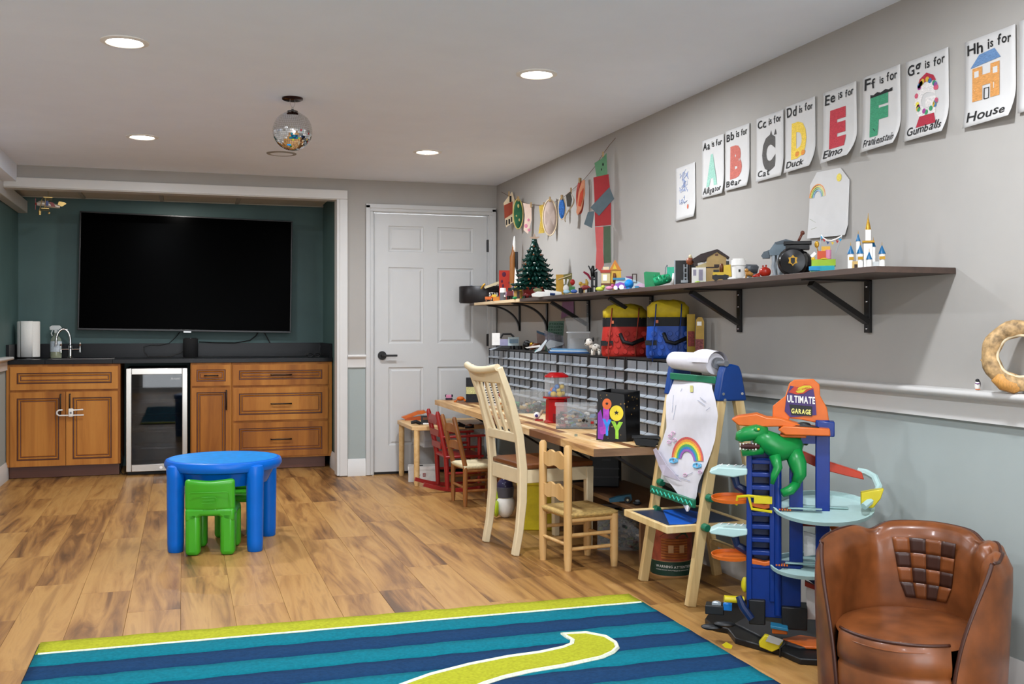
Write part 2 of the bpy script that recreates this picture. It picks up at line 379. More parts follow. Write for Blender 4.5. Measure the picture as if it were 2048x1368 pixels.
# the door
dr = thing('door_1', 'white six panel door with black lever handle', None, (0, 0, 0), kind='structure')
yd = YB+.004
def dz(py, x=860): return at(x, py, Y=yd).z
def dxp(px): return on(px, 0, Y=yd).x
ring_panels(m := M(), [XD0, dxp(777), dxp(847), dxp(875), dxp(946.5), XD1], [.022, dz(888), dz(734), dz(687), dz(536), dz(505), dz(454), ZD],
    {(1, 1), (1, 3), (1, 5), (3, 1), (3, 3), (3, 5)}, yd, [(.004, .007), (.016, .009), (.03, .002), (.034, .002)], .036)
obj('slab', m, DOORM, dr)
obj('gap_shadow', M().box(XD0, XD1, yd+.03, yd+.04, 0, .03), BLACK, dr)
hp = at(764, 711, Y=yd)
hl = obj('handle', M().cyl((hp.x, yd+.002, hp.z), (hp.x, yd-.012, hp.z), .034, n=24).cyl((hp.x, yd-.01, hp.z), (hp.x, yd-.05, hp.z), .012, n=12), BLACK, dr, smooth=True, label='black round rose of the lever handle')
obj('lever', M().box(hp.x-.006, hp.x+.112, yd-.058, yd-.046, hp.z-.008, hp.z+.008), BLACK, hl, bevel=.003)
for py in (492, 680, 900):
    z = at(973, py, Y=yd).z
    obj('hinge', M().cyl((XD1+.006, yd-.006, z-.05), (XD1+.006, yd-.006, z+.05), .007, n=10).box(XD1-.004, XD1+.012, yd-.004, yd+.002, z-.048, z+.048), BLACK, dr)
# rails and baseboards
def base_profile(): return [(0, 0), (-.016, 0), (-.016, .092), (-.013, .096), (-.013, .112), (-.008, .118), (-.007, .128), (-.003, .133), (0, .133)]
def run(prof, axis, c, a, b, sgn=1):
    m = M()
    if axis == 'y': m.prism([(c+sgn*p, z) for p, z in prof], a, b, 'xz')
    else: m.prism([(c+sgn*p, z) for p, z in prof], a, b, 'yz')
    return m
rail = [(0, .842), (-.018, .842), (-.018, .905), (-.022, .912), (-.05, .919), (-.06, .923), (-.064, .929), (-.064, .936), (-.06, .942), (-.052, .944), (0, .944)]
railb = [(0, .842), (-.014, .842), (-.014, .905), (-.018, .912), (-.03, .92), (-.034, .926), (-.034, .934), (-.03, .94), (0, .942)]
struct('baseboard_right', run(base_profile(), 'y', XR, YN, YB), TRIM, 'white moulded baseboard along the right wall', smooth=True)
struct('trim_6', run(rail, 'y', XR, YN, YB), TRIM, 'white chair rail ledge along the right wall', smooth=True)
struct('baseboard_back', run(base_profile(), 'x', YB, XT, XD0-.012-cw), TRIM, 'short white baseboard between alcove and door', smooth=True)
struct('trim_7', run(railb, 'x', YB, XT, XD0-.012-cw), TRIM, 'short white chair rail between alcove and door', smooth=True)
struct('baseboard_left', run(base_profile(), 'y', XL, YN, 8.66, -1), TRIM, 'white baseboard on the left wall', smooth=True)
struct('trim_8', run([(p, z-.012) for p, z in rail], 'y', XL, YN, 8.585, -1), TRIM, 'white chair rail on the left wall meeting the counter', smooth=True)
struct('baseboard_alcove', run(base_profile(), 'y', XA-.003, YB+.1, 8.66), TRIM, 'white baseboard on the right alcove wall', smooth=True)
# ================= alcove: cabinets, counter, screen =================
CAB = wood('cabinet_maple', ['#8a5019', '#a66622', '#bb7a30', '#c48538'], grain=9, rough=.5, axis=2, rand=True, bump=.05, dist=2)
CAB.node_tree.nodes['Principled BSDF'].inputs['Specular IOR Level'].default_value = .3
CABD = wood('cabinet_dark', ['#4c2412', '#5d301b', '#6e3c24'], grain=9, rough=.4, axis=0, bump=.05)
BRONZE = mat('dark_bronze', '#2b2018', .35, metal=.7)
YF = 8.62
def cx(px): return on(px, 0, Y=YF).x
def front(name, parent, x0, x1, z0, z1, fr=.045, mid=None):
    prof = [(.004, .006), (.010, .006), (.014, .0015), (.022, .0095), (.028, .0095), (.034, .004), (.038, .004)]
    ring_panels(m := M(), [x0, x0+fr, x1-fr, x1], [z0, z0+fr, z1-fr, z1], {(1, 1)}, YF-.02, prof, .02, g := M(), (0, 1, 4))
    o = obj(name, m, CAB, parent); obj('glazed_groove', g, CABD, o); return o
def pull(parent, x, z, L, vert=False):
    y = YF-.02; m = M()
    if vert: m.tube([(x, y+.002, z-L/2), (x, y-.024, z-L/2), (x, y-.028, z-L/2+.006), (x, y-.028, z+L/2-.006), (x, y-.024, z+L/2), (x, y+.002, z+L/2)], .0055, 8)
    else: m.tube([(x-L/2, y+.002, z), (x-L/2, y-.024, z), (x-L/2+.006, y-.028, z), (x+L/2-.006, y-.028, z), (x+L/2, y-.024, z), (x+L/2, y+.002, z)], .0055, 8)
    return obj('handle', m, BRONZE, parent, smooth=True, label='dark bronze bar handle')
ZC = .872
def carcass(t, x0, x1, kick=True):
    m = M().box(x0, x1, YF, 9.2, .095, ZC); obj('carcass', m, CAB, t, bevel=.002)
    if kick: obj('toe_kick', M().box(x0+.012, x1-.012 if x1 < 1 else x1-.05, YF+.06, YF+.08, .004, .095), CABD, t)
# sink cabinet
t = thing('sink_cabinet', 'wooden sink cabinet with two doors and a white child lock', 'cabinet', (0, 0, 0))
xa, xb = XL+.004, cx(241)
carcass(t, xa, xb)
front('false_drawer', t, cx(21), cx(236), .678, .852)
xm = (cx(21)+cx(236))/2+.008
d1 = front('door', t, cx(21), xm-.0025, .098, .66); d2 = front('door', t, xm+.0025, cx(236), .098, .66)
pull(d1, xm-.036, .562, .16, True); pull(d2, xm+.03, .562, .16, True)
# white plastic child lock looped through the two handles
lk = thing('child_lock', 'white plastic sliding child lock hooked on the sink cabinet handles', 'child lock', (xm, YF-.052, .502))
pl = [(-.02, 0, .022), (-.045, 0, .022), (-.058, 0, .012), (-.06, 0, 0), (-.058, 0, -.01), (-.045, 0, -.02), (.13, 0, -.02)]
obj('u_bar', M().tube(pl, .006, 8).tube([(.03, 0, .018), (.125, 0, .022)], .006, 8), mat('white_plastic', '#e9e6df', .35), lk, smooth=True)
obj('clasp', M().box(.022, .055, -.014, .012, -.03, .032), MATS['white_plastic'], lk, bevel=.005)
obj('release_button', M().box(.032, .045, -.018, -.012, -.008, .008), mat('grey_plastic', '#77787a', .4), lk, bevel=.002)
# narrow cabinet and wide drawers
t = thing('narrow_cabinet', 'narrow wooden base cabinet with one drawer above one door', 'cabinet')
carcass(t, cx(381), cx(463.2))
d = front('drawer', t, cx(384), cx(460), .688, .852, .034); pull(d, (cx(384)+cx(460))/2, .77, .1)
d = front('door', t, cx(384), cx(460), .098, .672, .034); pull(d, cx(460)-.03, .575, .15, True)
t = thing('drawer_cabinet', 'wide wooden base cabinet with three drawers', 'cabinet')
carcass(t, cx(463.6), XA-.006)
for z0, z1 in ((.687, .852), (.405, .667), (.112, .387)):
    d = front('drawer', t, cx(466), cx(655), z0, z1); pull(d, (cx(466)+cx(655))/2, (z0+z1)/2, .16)
# filler behind the cooler
# beverage cooler
t = thing('beverage_cooler', 'stainless steel glass door drinks cooler between the wooden cabinets', 'cooler')
a, b = on(252, 0, Y=8.585).x, on(375, 0, Y=8.585).x
m = M().box(a+.004, b-.004, 8.63, 8.66, .03, .835).box(a+.004, a+.02, 8.63, 9.12, .03, .835).box(b-.02, b-.004, 8.63, 9.12, .03, .835).box(a+.004, b-.004, 9.1, 9.12, .03, .835).box(a+.004, b-.004, 8.63, 9.12, .82, .835).box(a+.004, b-.004, 8.63, 9.12, .03, .06)
mm = M().box(a+.004, a+.02, 8.625, 9.12, .03, .835).box(b-.02, b-.004, 8.625, 9.12, .03, .835).box(a+.02, b-.02, 9.1, 9.12, .03, .835).box(a+.02, b-.02, 8.625, 9.1, .82, .835).box(a+.02, b-.02, 8.625, 9.1, .03, .06)
obj('body', mm, mat('cooler_black', '#0c0c0d', .5), t)
STEEL = mat('brushed_steel', '#b9b6b0', .3, metal=1, var=.08, scale=60, stretch=(1, 1, 30))
fw = .04
df = M().box(a, a+fw, 8.585, 8.62, .03, .833).box(b-fw, b, 8.585, 8.62, .03, .833).box(a+fw, b-fw, 8.585, 8.62, .785, .833).box(a+fw, b-fw, 8.585, 8.62, .03, .085)
dd = obj('door_frame', df, STEEL, t, bevel=.003, label='stainless steel door frame')
gl = mat('cooler_glass', '#15181a', .03, trans=0, spec=.6, var=0); 
obj('glass', M().box(a+fw, b-fw, 8.598, 8.604, .085, .785), clear('dark_glass', '#0b0e10', .68, .02), dd)
obj('lock', M().cyl(((a+b)/2+.03, 8.586, .057), ((a+b)/2+.03, 8.578, .057), .011, n=16), CHROME, dd, smooth=True)
for z in (.2, .33, .45, .56, .67):
    m = M()
    for i in range(9): y = 8.66+i*.045; m.cyl((a+.02, y, z), (b-.02, y, z), .002, n=5)
    m.cyl((a+.02, 8.655, z+.012), (b-.02, 8.655, z+.012), .004, n=6)
    obj('wire_shelf', m, CHROME, t)
obj('foot', M().box(a+.01, b-.01, 8.66, 9.1, 0, .03), MATS['cooler_black'], t)
lg = M(); text(lg, 'Avanti', lambda x, y: ((b-fw-.085)+x, 8.5972, .742+y), .026, .0)
obj('logo_print', lg, mat('silver_print', '#c9c9c9', .4), dd)
# cooler power cord on the floor gap
tag(obj('power_cord', M().tube([(a-.035, 8.72, .10), (a-.04, 8.70, .2), (a-.03, 8.7, .12), (a-.05, 8.68, .03), (a-.03, 8.67, .006), (a-.012, 8.66, .006)], .004, 6), BLACK, smooth=True), 'black power cord hanging beside the drinks cooler', 'cord')
# counter
GRAN = mat('black_granite', '#121316', .3, var=.35, scale=220, spec=.25)
t = thing('countertop', 'black granite countertop with low backsplash over the wooden cabinets', 'countertop')
c0, c1 = 8.597, YA-.002
sx0, sx1, sy0, sy1 = -1.0, -.52, 8.72, 9.06
m = M().box(XL+.002, sx0, c0, c1, ZC, .906).box(sx1, XA-.004, c0, c1, ZC, .906).box(sx0, sx1, c0, sy0, ZC, .906).box(sx0, sx1, sy1, c1, ZC, .906)
obj('slab', m, GRAN, t, bevel=.002)
obj('backsplash', M().box(XL+.002, XA-.004, c1-.02, c1, .906, 1.02), GRAN, t)
obj('side_splash', M().box(XL+.002, XL+.022, 8.63, c1-.02, .906, 1.02), GRAN, t)
obj('side_splash', M().box(XA-.024, XA-.004, 8.63, c1-.02, .906, 1.02), GRAN, t)
obj('sink_bowl', M().box(sx0, sx1, sy0, sy1, .72, .722).box(sx0-.002, sx0+.004, sy0, sy1, .72, .9).box(sx1-.004, sx1+.002, sy0, sy1, .72, .9).box(sx0, sx1, sy0-.002, sy0+.004, .72, .9).box(sx0, sx1, sy1-.004, sy1+.002, .72, .9), STEEL, t)
# faucet
p = on(141, .906, Y=9.1)
t = thing('bar_faucet', 'chrome gooseneck bridge faucet with two cross handles', 'faucet', p)
# spout swings to the left
obj('spout', M().tube([(0, 0, .0), (0, 0, .14)]+[(-.052+.052*math.cos(q*math.pi/10), -.02*q/10, .14+.095*math.sin(q*math.pi/10)*1.0) for q in range(1, 11)]+[(-.106, -.025, .1)], .0105, 12), CHROME, t, smooth=True)
obj('base', M().lathe([(.024, 0), (.024, .008), (.015, .014), (.013, .075), (.019, .082), (.019, .1), (.012, .106)], 20), CHROME, t, smooth=True)
bg = obj('bridge', M().tube([(-.072, 0, .07), (.072, 0, .07)], .0075, 10), CHROME, t, smooth=True)
for s in (-1, 1):
    h = obj('handle', M().lathe([(.012, 0), (.01, .02), (.008, .03), (.007, .05), (.0, .052)], 14, (s*.072, 0, .045)).lathe([(.0, -.004), (.013, 0), (.015, .008), (.01, .016), (0, .018)], 14, (s*.072, 0, .1)), CHROME, bg, smooth=True)
    obj('porcelain_cap', M().sph((s*.072, 0, .115), .008, 10, 6), mat('porcelain', '#f0eee8', .2), h, smooth=True)
# spray bottle
p = on(112, .906, Y=9.12)
t = thing('spray_bottle', 'clear spray bottle with white trigger beside the faucet', 'bottle', p)
obj('bottle', M().lathe([(.0, 0), (.042, 0), (.044, .01), (.044, .13), (.036, .16), (.02, .18), (.014, .19), (.014, .21)], 20, sy=.7), clear('bottle_clear', '#b8c2ae', .35), t, smooth=True)
obj('liquid', M().lathe([(0, .003), (.04, .003), (.041, .06), (0, .061)], 20, sy=.68), clear('soap_liquid', '#a8a878', .7), t, smooth=True)
obj('label', M().lathe([(.0446, .05), (.0446, .135)], 20, sy=.72), mat('paper_label', '#b9c4cc', .6, var=.2, scale=90), t, smooth=True)
tr = obj('trigger_head', M().prism([(-.045, .225), (.035, .225), (.045, .24), (.03, .262), (-.03, .262), (-.048, .25)], -.013, .013).box(-.012, .012, -.011, .011, .2, .228), clear('trigger_white', '#dfe4e4', .75), t, bevel=.004)
obj('trigger', M().tube([(-.025, 0, .226), (-.035, 0, .2), (-.028, 0, .178)], .005, 6), MATS['trigger_white'], tr, smooth=True)
# paper towel
p = on(57, .906, Y=8.98)
t = thing('paper_towel_roll', 'white paper towel roll on a black stand on the counter', 'paper towel', p)
obj('stand', M().lathe([(.0, 0), (.085, 0), (.085, .008), (.07, .012), (0, .012)], 28).cyl((0, 0, .01), (0, 0, .3), .008), BLACK, t, smooth=True)
TP = mat('tissue_paper', '#e8e6e0', .95, var=.03, scale=160, bump=.6)
r = obj('roll', M().lathe([(.02, .014), (.083, .014), (.084, .02), (.084, .288), (.082, .294), (.02, .294)], 32), TP, t, smooth=True)
obj('loose_sheet', M().grid(lambda u, v: ((.086+.003*math.sin(u*3))*math.cos(-2.2+u*1.1), (.086+.003*math.sin(u*3))*math.sin(-2.2+u*1.1), .014+v*.282), 8, 2), TP, r, smooth=True, solid=.001)
# screen
zc = 1.615; ang = math.radians(.95)
t = thing('television', 'large black flat screen television mounted in the teal alcove', 'television', (.042, 9.13, 1.603)); t.rotation_euler = (math.radians(-1.2), ang, 0)
W2, H2 = .852, .484
fm = M().box(-W2, W2, -.012, .03, H2-.012, H2).box(-W2, W2, -.012, .03, -H2, -H2+.016).box(-W2, -W2+.012, -.012, .03, -H2+.016, H2-.012).box(W2-.012, W2, -.012, .03, -H2+.016, H2-.012)
obj('bezel', fm, mat('tv_bezel', '#1b1b1d', .35), t, bevel=.002)
obj('screen', M().box(-W2+.012, W2-.012, -.006, .03, -H2+.016, H2-.012), mat('tv_screen', '#000000', .25, var=0, spec=.012), t)
obj('mount', M().box(-.3, .3, .03, .1, -.2, .2), BLACK, t)
obj('badge', M().box(-.03, .03, -.0125, -.004, -H2-.01, -H2+.002), mat('badge_silver', '#9a9a9a', .3, metal=.8), t)
# speaker and cables
p = on(381, .906, Y=9.06)
t = thing('smart_speaker', 'small black cylindrical speaker on the counter under the television', 'speaker', p)
obj('body', M().lathe([(0, 0), (.056, 0), (.06, .006), (.06, .15), (.056, .156), (0, .157)], 28), mat('speaker_fabric', '#121213', .9, bump=.5, scale=400), t, smooth=True)
obj('top_plate', M().lathe([(0, .157), (.05, .157), (.05, .16), (0, .16)], 28), mat('gloss_black', '#0a0a0a', .15), t, smooth=True)
def cable(pts, label, r=.0035): tag(obj('cable', M().tube([at(x, y, Y=Y) for x, y, Y in pts], r, 6), BLACK, smooth=True), label, 'cable')
cable([(360, 664, 9.19), (350, 676, 9.19), (338, 687, 9.18), (318, 691, 9.17), (300, 690, 9.17), (288, 694, 9.17), (288, 703, 9.17), (296, 713.5, 9.14), (340, 713.5, 9.1), (362, 706, 9.12), (370, 695, 9.15)], 'thin black cable looping from under the television to the speaker')
cable([(398, 684, 9.2), (430, 685.5, 9.2), (470, 686, 9.2), (500, 681, 9.2), (512, 672, 9.2), (517, 664, 9.2)], 'black cable hanging from the screen down to the backsplash', .005)
cable([(528, 664, 9.2), (533, 673, 9.2), (540, 686, 9.2)], 'short black cable dropping from the right side of the screen', .005)
# small black remote things on the right of counter
t = thing('sunglasses', 'small black eyeglasses lying on the right end of the counter', 'glasses', on(632, .908, Y=8.8))
obj('rim', M().tube([(-.05+.022*math.cos(q*.63), .0, .014+.014*math.sin(q*.63)) for q in range(10)], .003, 5, closed=True).tube([(.01+.022*math.cos(q*.63), .0, .014+.014*math.sin(q*.63)) for q in range(10)], .003, 5, closed=True), BLACK, t, smooth=True)
[obj('temple', M().tube([(x, 0, .015), (x*1.1, .07, .008)], .002, 5), BLACK, t, smooth=True) for x in (-.072, .032)]
# ornament hanging in the alcove: small biplane made from printed cans
o_ = at(97, 408, Y=8.35)
T = Toy('hanging_biplane', 'small toy biplane of cut printed cans hanging from the alcove ceiling', 'ornament', o_)
tin = mat('tin_white', '#cfc3b4', .35, metal=.3, var=.2, scale=200); gold = mat('tin_gold', '#b99a5c', .3, metal=.7); red = mat('tin_red', '#8e2f2a', .4); blue = mat('tin_blue', '#2b3f7e', .4)
m = T.m(); m.pt([(76, 409), (84, 407), (100, 410), (118, 413)], [3.5, 6, 5.5, 3], 10); T.part('fuselage', m, tin, smooth=True)
T.part('wing', T.m().pb(88, 104, 397, 398.5, -26, 20), gold); T.part('wing', T.m().pb(84, 98, 419, 420.5, -26, 20), gold)
for q in ([(92, 398, -20), (90, 420, -20)], [(96, 398, 14), (92, 420, 14)], [(86, 398, -8), (80, 425, -8)]): T.part('strut', T.m().pt(q, .7, 5), gold)
m = T.m(); m.pp([(113, 411), (116, 402), (126, 403), (130, 406), (122, 412)], -1, 1); T.part('tail', m, gold)
m = T.m(); m.pp([(99, 404), (106, 406), (110, 414), (102, 413)], -6.5, -5.6); T.part('red_panel', m, red)
m = T.m(); m.pp([(90, 402), (97, 403), (97, 412), (91, 412)], -7, -6); T.part('blue_panel', m, blue)
m = T.m(); m.ps(74.5, 409, 2.5); m.pb(73, 74, 398, 420, -1, 1); T.part('propeller', m, red)
T.part('wheel', T.m().pc(81, 421, 431, 2.6, y=-5), gold, smooth=True); T.part('wheel', T.m().ps(98, 426, 2.4, ry=1), gold, smooth=True)
m = T.m(); m.pt([(97, 402, 0), (96.5, 390, 0), (96, 368, 0)], .5, 5); T.part('string', m, mat('twine', '#8a7a4a', .9))
# round alcove light
pz = on(356, AC+.004, Y=8.62)
t = thing('alcove_downlight', 'small lit downlight in the alcove drop ceiling', 'ceiling light', (pz.x, 8.62, AC+.004))
obj('lens', M().lathe([(0, -.002), (.05, -.002), (.05, .0), (0, .0)], 24), MATS['lamp_lens'], t)
obj('rim', M().lathe([(.05, 0), (.05, -.004), (.062, -.003), (.062, 0)], 24), MATS['can_trim'], t, smooth=True)
l = bpy.data.lights.new('alcove_lamp', 'AREA'); l.shape = 'DISK'; l.size = .09; l.energy = 7; l.color = (1, .97, .92)
lo = bpy.data.objects.new('alcove_lamp', l); col.objects.link(lo); lo.parent = t; lo.location = (0, 0, -.01)
# ================= ceiling ornaments, play table, rug =================
pc_ = at(585, 196, Z=H); bz = at(585, 262, d=proj(pc_)[2]).z
t = thing('mirror_ball', 'silver mirror disco ball hanging from a round ceiling hook plate', 'disco ball', (pc_.x, pc_.y, H))
obj('ceiling_plate', M().lathe([(0, 0), (.052, 0), (.052, -.008), (.045, -.012), (0, -.012)], 28), mat('plate_dark', '#3a2320', .25, metal=.8), t, smooth=True)
RB = .098; zb = bz-H
obj('hook', M().tube([(-.012, 0, -.01), (-.012, 0, -.03), (-.006, 0, -.045), (0, 0, -.05), (.006, 0, -.045), (.012, 0, -.03), (.012, 0, -.01)], .0015, 6).tube([(.005*math.cos(q), .0, -.057+.009*math.sin(q)) for q in [i*.63 for i in range(10)]], .0013, 5, closed=True), CHROME, t, smooth=True)
obj('cap', M().lathe([(.0, .012), (.006, .012), (.007, .004), (.026, .002), (.028, -.004), (.02, -.01)], 20, (0, 0, zb+RB)), mat('cap_grey', '#5c5c5c', .4, metal=.7), t, smooth=True)
obj('core', M().sph((0, 0, zb), RB-.0035, 32, 20), mat('ball_core', '#5a5856', .6), t, smooth=True)
mm = M(); rows = 30
for i in range(1, rows):
    a = math.pi*i/rows; n = max(6, int(60*math.sin(a)))
    for j in range(n):
        b = 2*math.pi*(j+.5)/n; nrm = Vector((math.sin(a)*math.cos(b), math.sin(a)*math.sin(b), math.cos(a)))
        e1 = Vector((-math.sin(b), math.cos(b), 0)); e2 = nrm.cross(e1)
        nn = (nrm+Vector((rnd.uniform(-1, 1), rnd.uniform(-1, 1), rnd.uniform(-1, 1)))*.05).normalized(); e1 = (e1-nn*e1.dot(nn)).normalized(); e2 = nn.cross(e1)
        h1 = RB*math.sin(a)*math.pi/n*.93; h2 = RB*math.pi/rows*.5*.93; c = Vector((0, 0, zb))+nrm*RB
        mm.add([c-e1*h1-e2*h2, c+e1*h1-e2*h2, c+e1*h1+e2*h2, c-e1*h1+e2*h2], [(0, 1, 2, 3)])
obj('mirror_tiles', mm, mat('mirror', '#e4e4e4', .03, metal=1, var=0), t, kind='stuff', label='small square mirror facets')
p = at(563, 307, Z=H)
t = thing('ceiling_speaker', 'flush round ceiling cover disc behind the disco ball', 'ceiling cover', p)
obj('rim', M().lathe([(.075, 0), (.078, -.007), (.095, -.004), (.098, 0)], 36), mat('cover_rim', '#8e8982', .6), t, smooth=True)
obj('cover_plate', M().lathe([(0, -.003), (.076, -.003), (.076, 0), (0, 0)], 36), CEIL, t, smooth=True)
# ---- blue plastic table ----
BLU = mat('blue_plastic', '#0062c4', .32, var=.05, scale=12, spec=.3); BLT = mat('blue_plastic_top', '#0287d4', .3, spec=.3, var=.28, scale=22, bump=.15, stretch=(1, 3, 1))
t = thing('play_table', 'round blue plastic toddler table with four thick legs', 'table', (.206, 5.73, 0), math.radians(-14))
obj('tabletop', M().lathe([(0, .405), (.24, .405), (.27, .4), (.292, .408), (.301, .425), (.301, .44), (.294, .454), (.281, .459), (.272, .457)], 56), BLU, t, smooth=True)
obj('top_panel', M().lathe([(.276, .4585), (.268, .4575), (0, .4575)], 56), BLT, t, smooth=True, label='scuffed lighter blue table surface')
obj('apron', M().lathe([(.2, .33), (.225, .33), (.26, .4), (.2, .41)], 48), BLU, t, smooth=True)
for sx in (-1, 1):
    for sy in (-1, 1):
        obj('leg', M().lathe([(0, 0), (.034, 0), (.039, .006), (.041, .05), (.044, .38), (.046, .42), (.04, .437), (.02, .443), (0, .444)], 24, (sx*.2, sy*.2, 0)), BLU, t, smooth=True)
# ---- green chairs ----
GRN = mat('green_plastic', '#3b9c1e', .32, var=.05, scale=10, coat=.1)
def green_chair(label, loc, rz):
    t = thing('toddler_chair', label, 'chair', loc, rz, 'green toddler chairs at the blue table')
    # local: back towards -y, faces +y
    sec = lambda z, w, y: [(-w, y, z), (w, y, z)]
    m = M()
    def back(u, v):
        x = (u-.5)*.244; z = .225+v*.155; 
        dip = .005*math.cos((u-.5)*2*math.pi)*v*v
        return (x, -.115-.012*v-.012*math.cos((u-.5)*math.pi), z-dip*.9)
    b = M().grid(back, 12, 6); o = obj('backrest', b, GRN, t, smooth='all', solid=.042); o.modifiers['solid'].offset = .0
    md = o.modifiers.new('bevel', 'BEVEL'); md.width = .017; md.segments = 4; md.limit_method = 'ANGLE'; md.angle_limit = math.radians(50)
    e = obj('embossed_panel', M().tube([(-.095, -.163, .315), (-.085, -.165, .322), (.085, -.165, .322), (.095, -.163, .315), (.098, -.162, .25)], .0022, 5), GRN, o, smooth=True)
    obj('embossed_mark', M().tube([(-.035, -.166, .298), (.028, -.166, .298), (.036, -.166, .29), (.036, -.166, .275), (.028, -.166, .268), (-.035, -.166, .268)], .0018, 5).tube([(-.03, -.166, .283), (.026, -.166, .283)], .0018, 5), GRN, o, smooth=True)
    obj('seat', M().box(-.122, .122, -.11, .125, .19, .232), GRN, t, bevel=.02, seg=4)
    obj('seat_apron', M().prism([(-.12, .236), (-.12, .17), (-.075, .175), (-.045, .2), (.045, .2), (.075, .175), (.12, .17), (.12, .236)], -.148, -.11), GRN, t, bevel=.012, seg=3)
    for sx in (-1, 1):
        for sy in (-1, 1):
            q = (sx*.085, sy*.108-.004)
            obj('leg', M().box(q[0]-.036, q[0]+.036, q[1]-.036, q[1]+.036, 0, .225), GRN, t, bevel=.022, seg=4)
    return t
c1 = green_chair('green plastic toddler chair nearest the camera, its back in front of the blue table', (.152, 5.575, 0), math.radians(-10))
c2 = dup(c1, (.31, 5.985, 0), math.radians(166), 'green plastic toddler chair at the far side, mostly hidden under the blue table')
# ---- rug ----
RT = lambda n, c: mat(n, c, .95, var=.16, scale=90, bump=.9, spec=.1)
t = thing('area_rug', 'striped teal and navy rug with lime border and lime swirl', 'rug')
x0, x1, y1, y0 = -.487, 1.803, 4.06, 1.2
obj('backing', M().box(x0-.006, x1+.006, y0, y1+.006, .0005, .008), mat('rug_edge', '#131519', .95), t)
cuts = [4.06, 3.912, 3.77, 3.628, 3.486, 3.344, 3.2, 3.06, 2.92, 2.78, 2.64, 2.5, 2.36, 2.22, 2.08, 1.94, 1.8, 1.66, 1.52, 1.38, 1.2]
cl = [RT('rug_lime', '#a0a228'), RT('rug_teal', '#0e6a79'), RT('rug_navy', '#183759')]
for i in range(len(cuts)-1):
    mm = cl[0] if i == 0 else cl[1+(i+1) % 2]
    m = M(); nx = 60
    def pile(u, v, a=cuts[i+1], b=cuts[i]): 
        yy = a+(b-a)*v; return (x0+(x1-x0)*u, yy+.0025*math.sin(u*93+i*7), .0125+.0012*math.sin(u*61+v*5+i)*math.sin(u*17+i))
    m.grid(pile, nx, 3); n0 = nx+1
    obj('stripe', m, mm, t, smooth='all', solid=.006)
sw = [(1438,143),(1500,140),(1550,150),(1576,166),(1580,178),(1568,190),(1540,203),(1440,225),(1350,240),(1290,254),(1240,270),(1170,300),(1090,345)]
sl = [(850,345),(960,300),(1050,266),(1100,248),(1200,222),(1300,202),(1380,191),(1440,178),(1464,168),(1466,158),(1452,150)]
fl_ = lambda p: at(p[0]*.78125, 1160+p[1]*.78125, Z=.012)
poly = [fl_(p) for p in sw+sl]
c = [(p.x, p.y) for p in poly]
obj('swirl_motif', M().prism(c[::-1], .012, .0195, 'xy'), cl[0], t, label='lime curved swirl motif')
obj('swirl_outline', M().tube([(x, y, .0165) for x, y in c], .009, 6, closed=True), RT('rug_white', '#d7dcc4'), t, smooth=True)
obj('border_line', M().tube([(x0+.01, cuts[1], .015), (x1-.01, cuts[1], .015)], .006, 6), RT('rug_white', '#d7dcc4'), t, smooth=True)
# ================= desk, storage and seats along the right wall =================
BUTCH = wood('butcher_block', ['#7a4e2c', '#ad7f4e', '#cba066', '#dcb985', '#ecd5aa'], grain=18, rough=.45, rw=.42, bump=.05)
RD = -.0213
t = thing('desk', 'long butcher block desk top along the right wall', 'desk', (1.757, 4.34, 0), RD)
DL, DW, DZ = 3.40, .59, .60
rs = random.Random(3); sr = 13; sw_ = DW/sr
for i in range(sr):
    y = 0; first = True
    while y < DL-.01:
        L = rs.uniform(.35, .8); L = min(L, DL-y)
        if DL-(y+L) < .12: L = DL-y
        obj('stave', M().box(i*sw_+.0003, (i+1)*sw_-.0003, y+.0003, y+L-.0003, DZ-.036, DZ+rs.uniform(-.0003, .0003)), BUTCH, t, bevel=.0006, seg=1); y += L
for y in (.12, 1.1, 2.1, 3.2):
    obj('support_bracket', M().beam((.56, y, .30), (.14, y, .556), .03, .012).box(.1, .575, y-.018, y+.018, .555, .564).box(.565, .578, y-.018, y+.018, .28, .564), BLACK, t)
obj('end_grain', M().box(.0, DW, -.0015, .0003, DZ-.036, DZ-.0005), wood('end_grain', ['#5e422d', '#7d5d41', '#957354'], grain=30, axis=0, rand=False), t)
# drawer organisers
FRM = mat('organiser_black', '#141313', .5); DRW = clear('drawer_clear', '#93989e', .28, .2)
def drawer_mesh(w, h, dp):
    m = M().box(0, .0018, .002, w-.002, .006, h).box(.002, dp, .002, .0035, .004, h-.008).box(.002, dp, w-.0035, w-.002, .004, h-.008).box(.002, dp, .002, w-.002, .003, .0045)
    m.box(-.0006, 0, w*.48, w*.52, .02, h-.002); return m
UW, UH, UD = .54, .392, .165
lbls = ['black drawer organiser nearest the easel, under the blue bag', 'black drawer organiser second from the easel, under the red bag', 'black drawer organiser third from the easel, under the toy dog', 'black drawer organiser fourth from the easel, under the clear box', 'black drawer organiser fifth from the easel, under the silver toy pieces', 'black drawer organiser farthest from the easel, beside the white door']
cw_ = (UW-.02)/4; rh = (UH-.02)/6
dm = drawer_mesh(cw_-.006, rh-.007, .14); d0 = None; lipm = M().prism([(0, .001), (-.018, -.001), (-.019, .003), (0, .013)], .002, cw_-.008, 'xz'); LIPM = clear('lip_clear', '#a9b0b6', .6, .2)
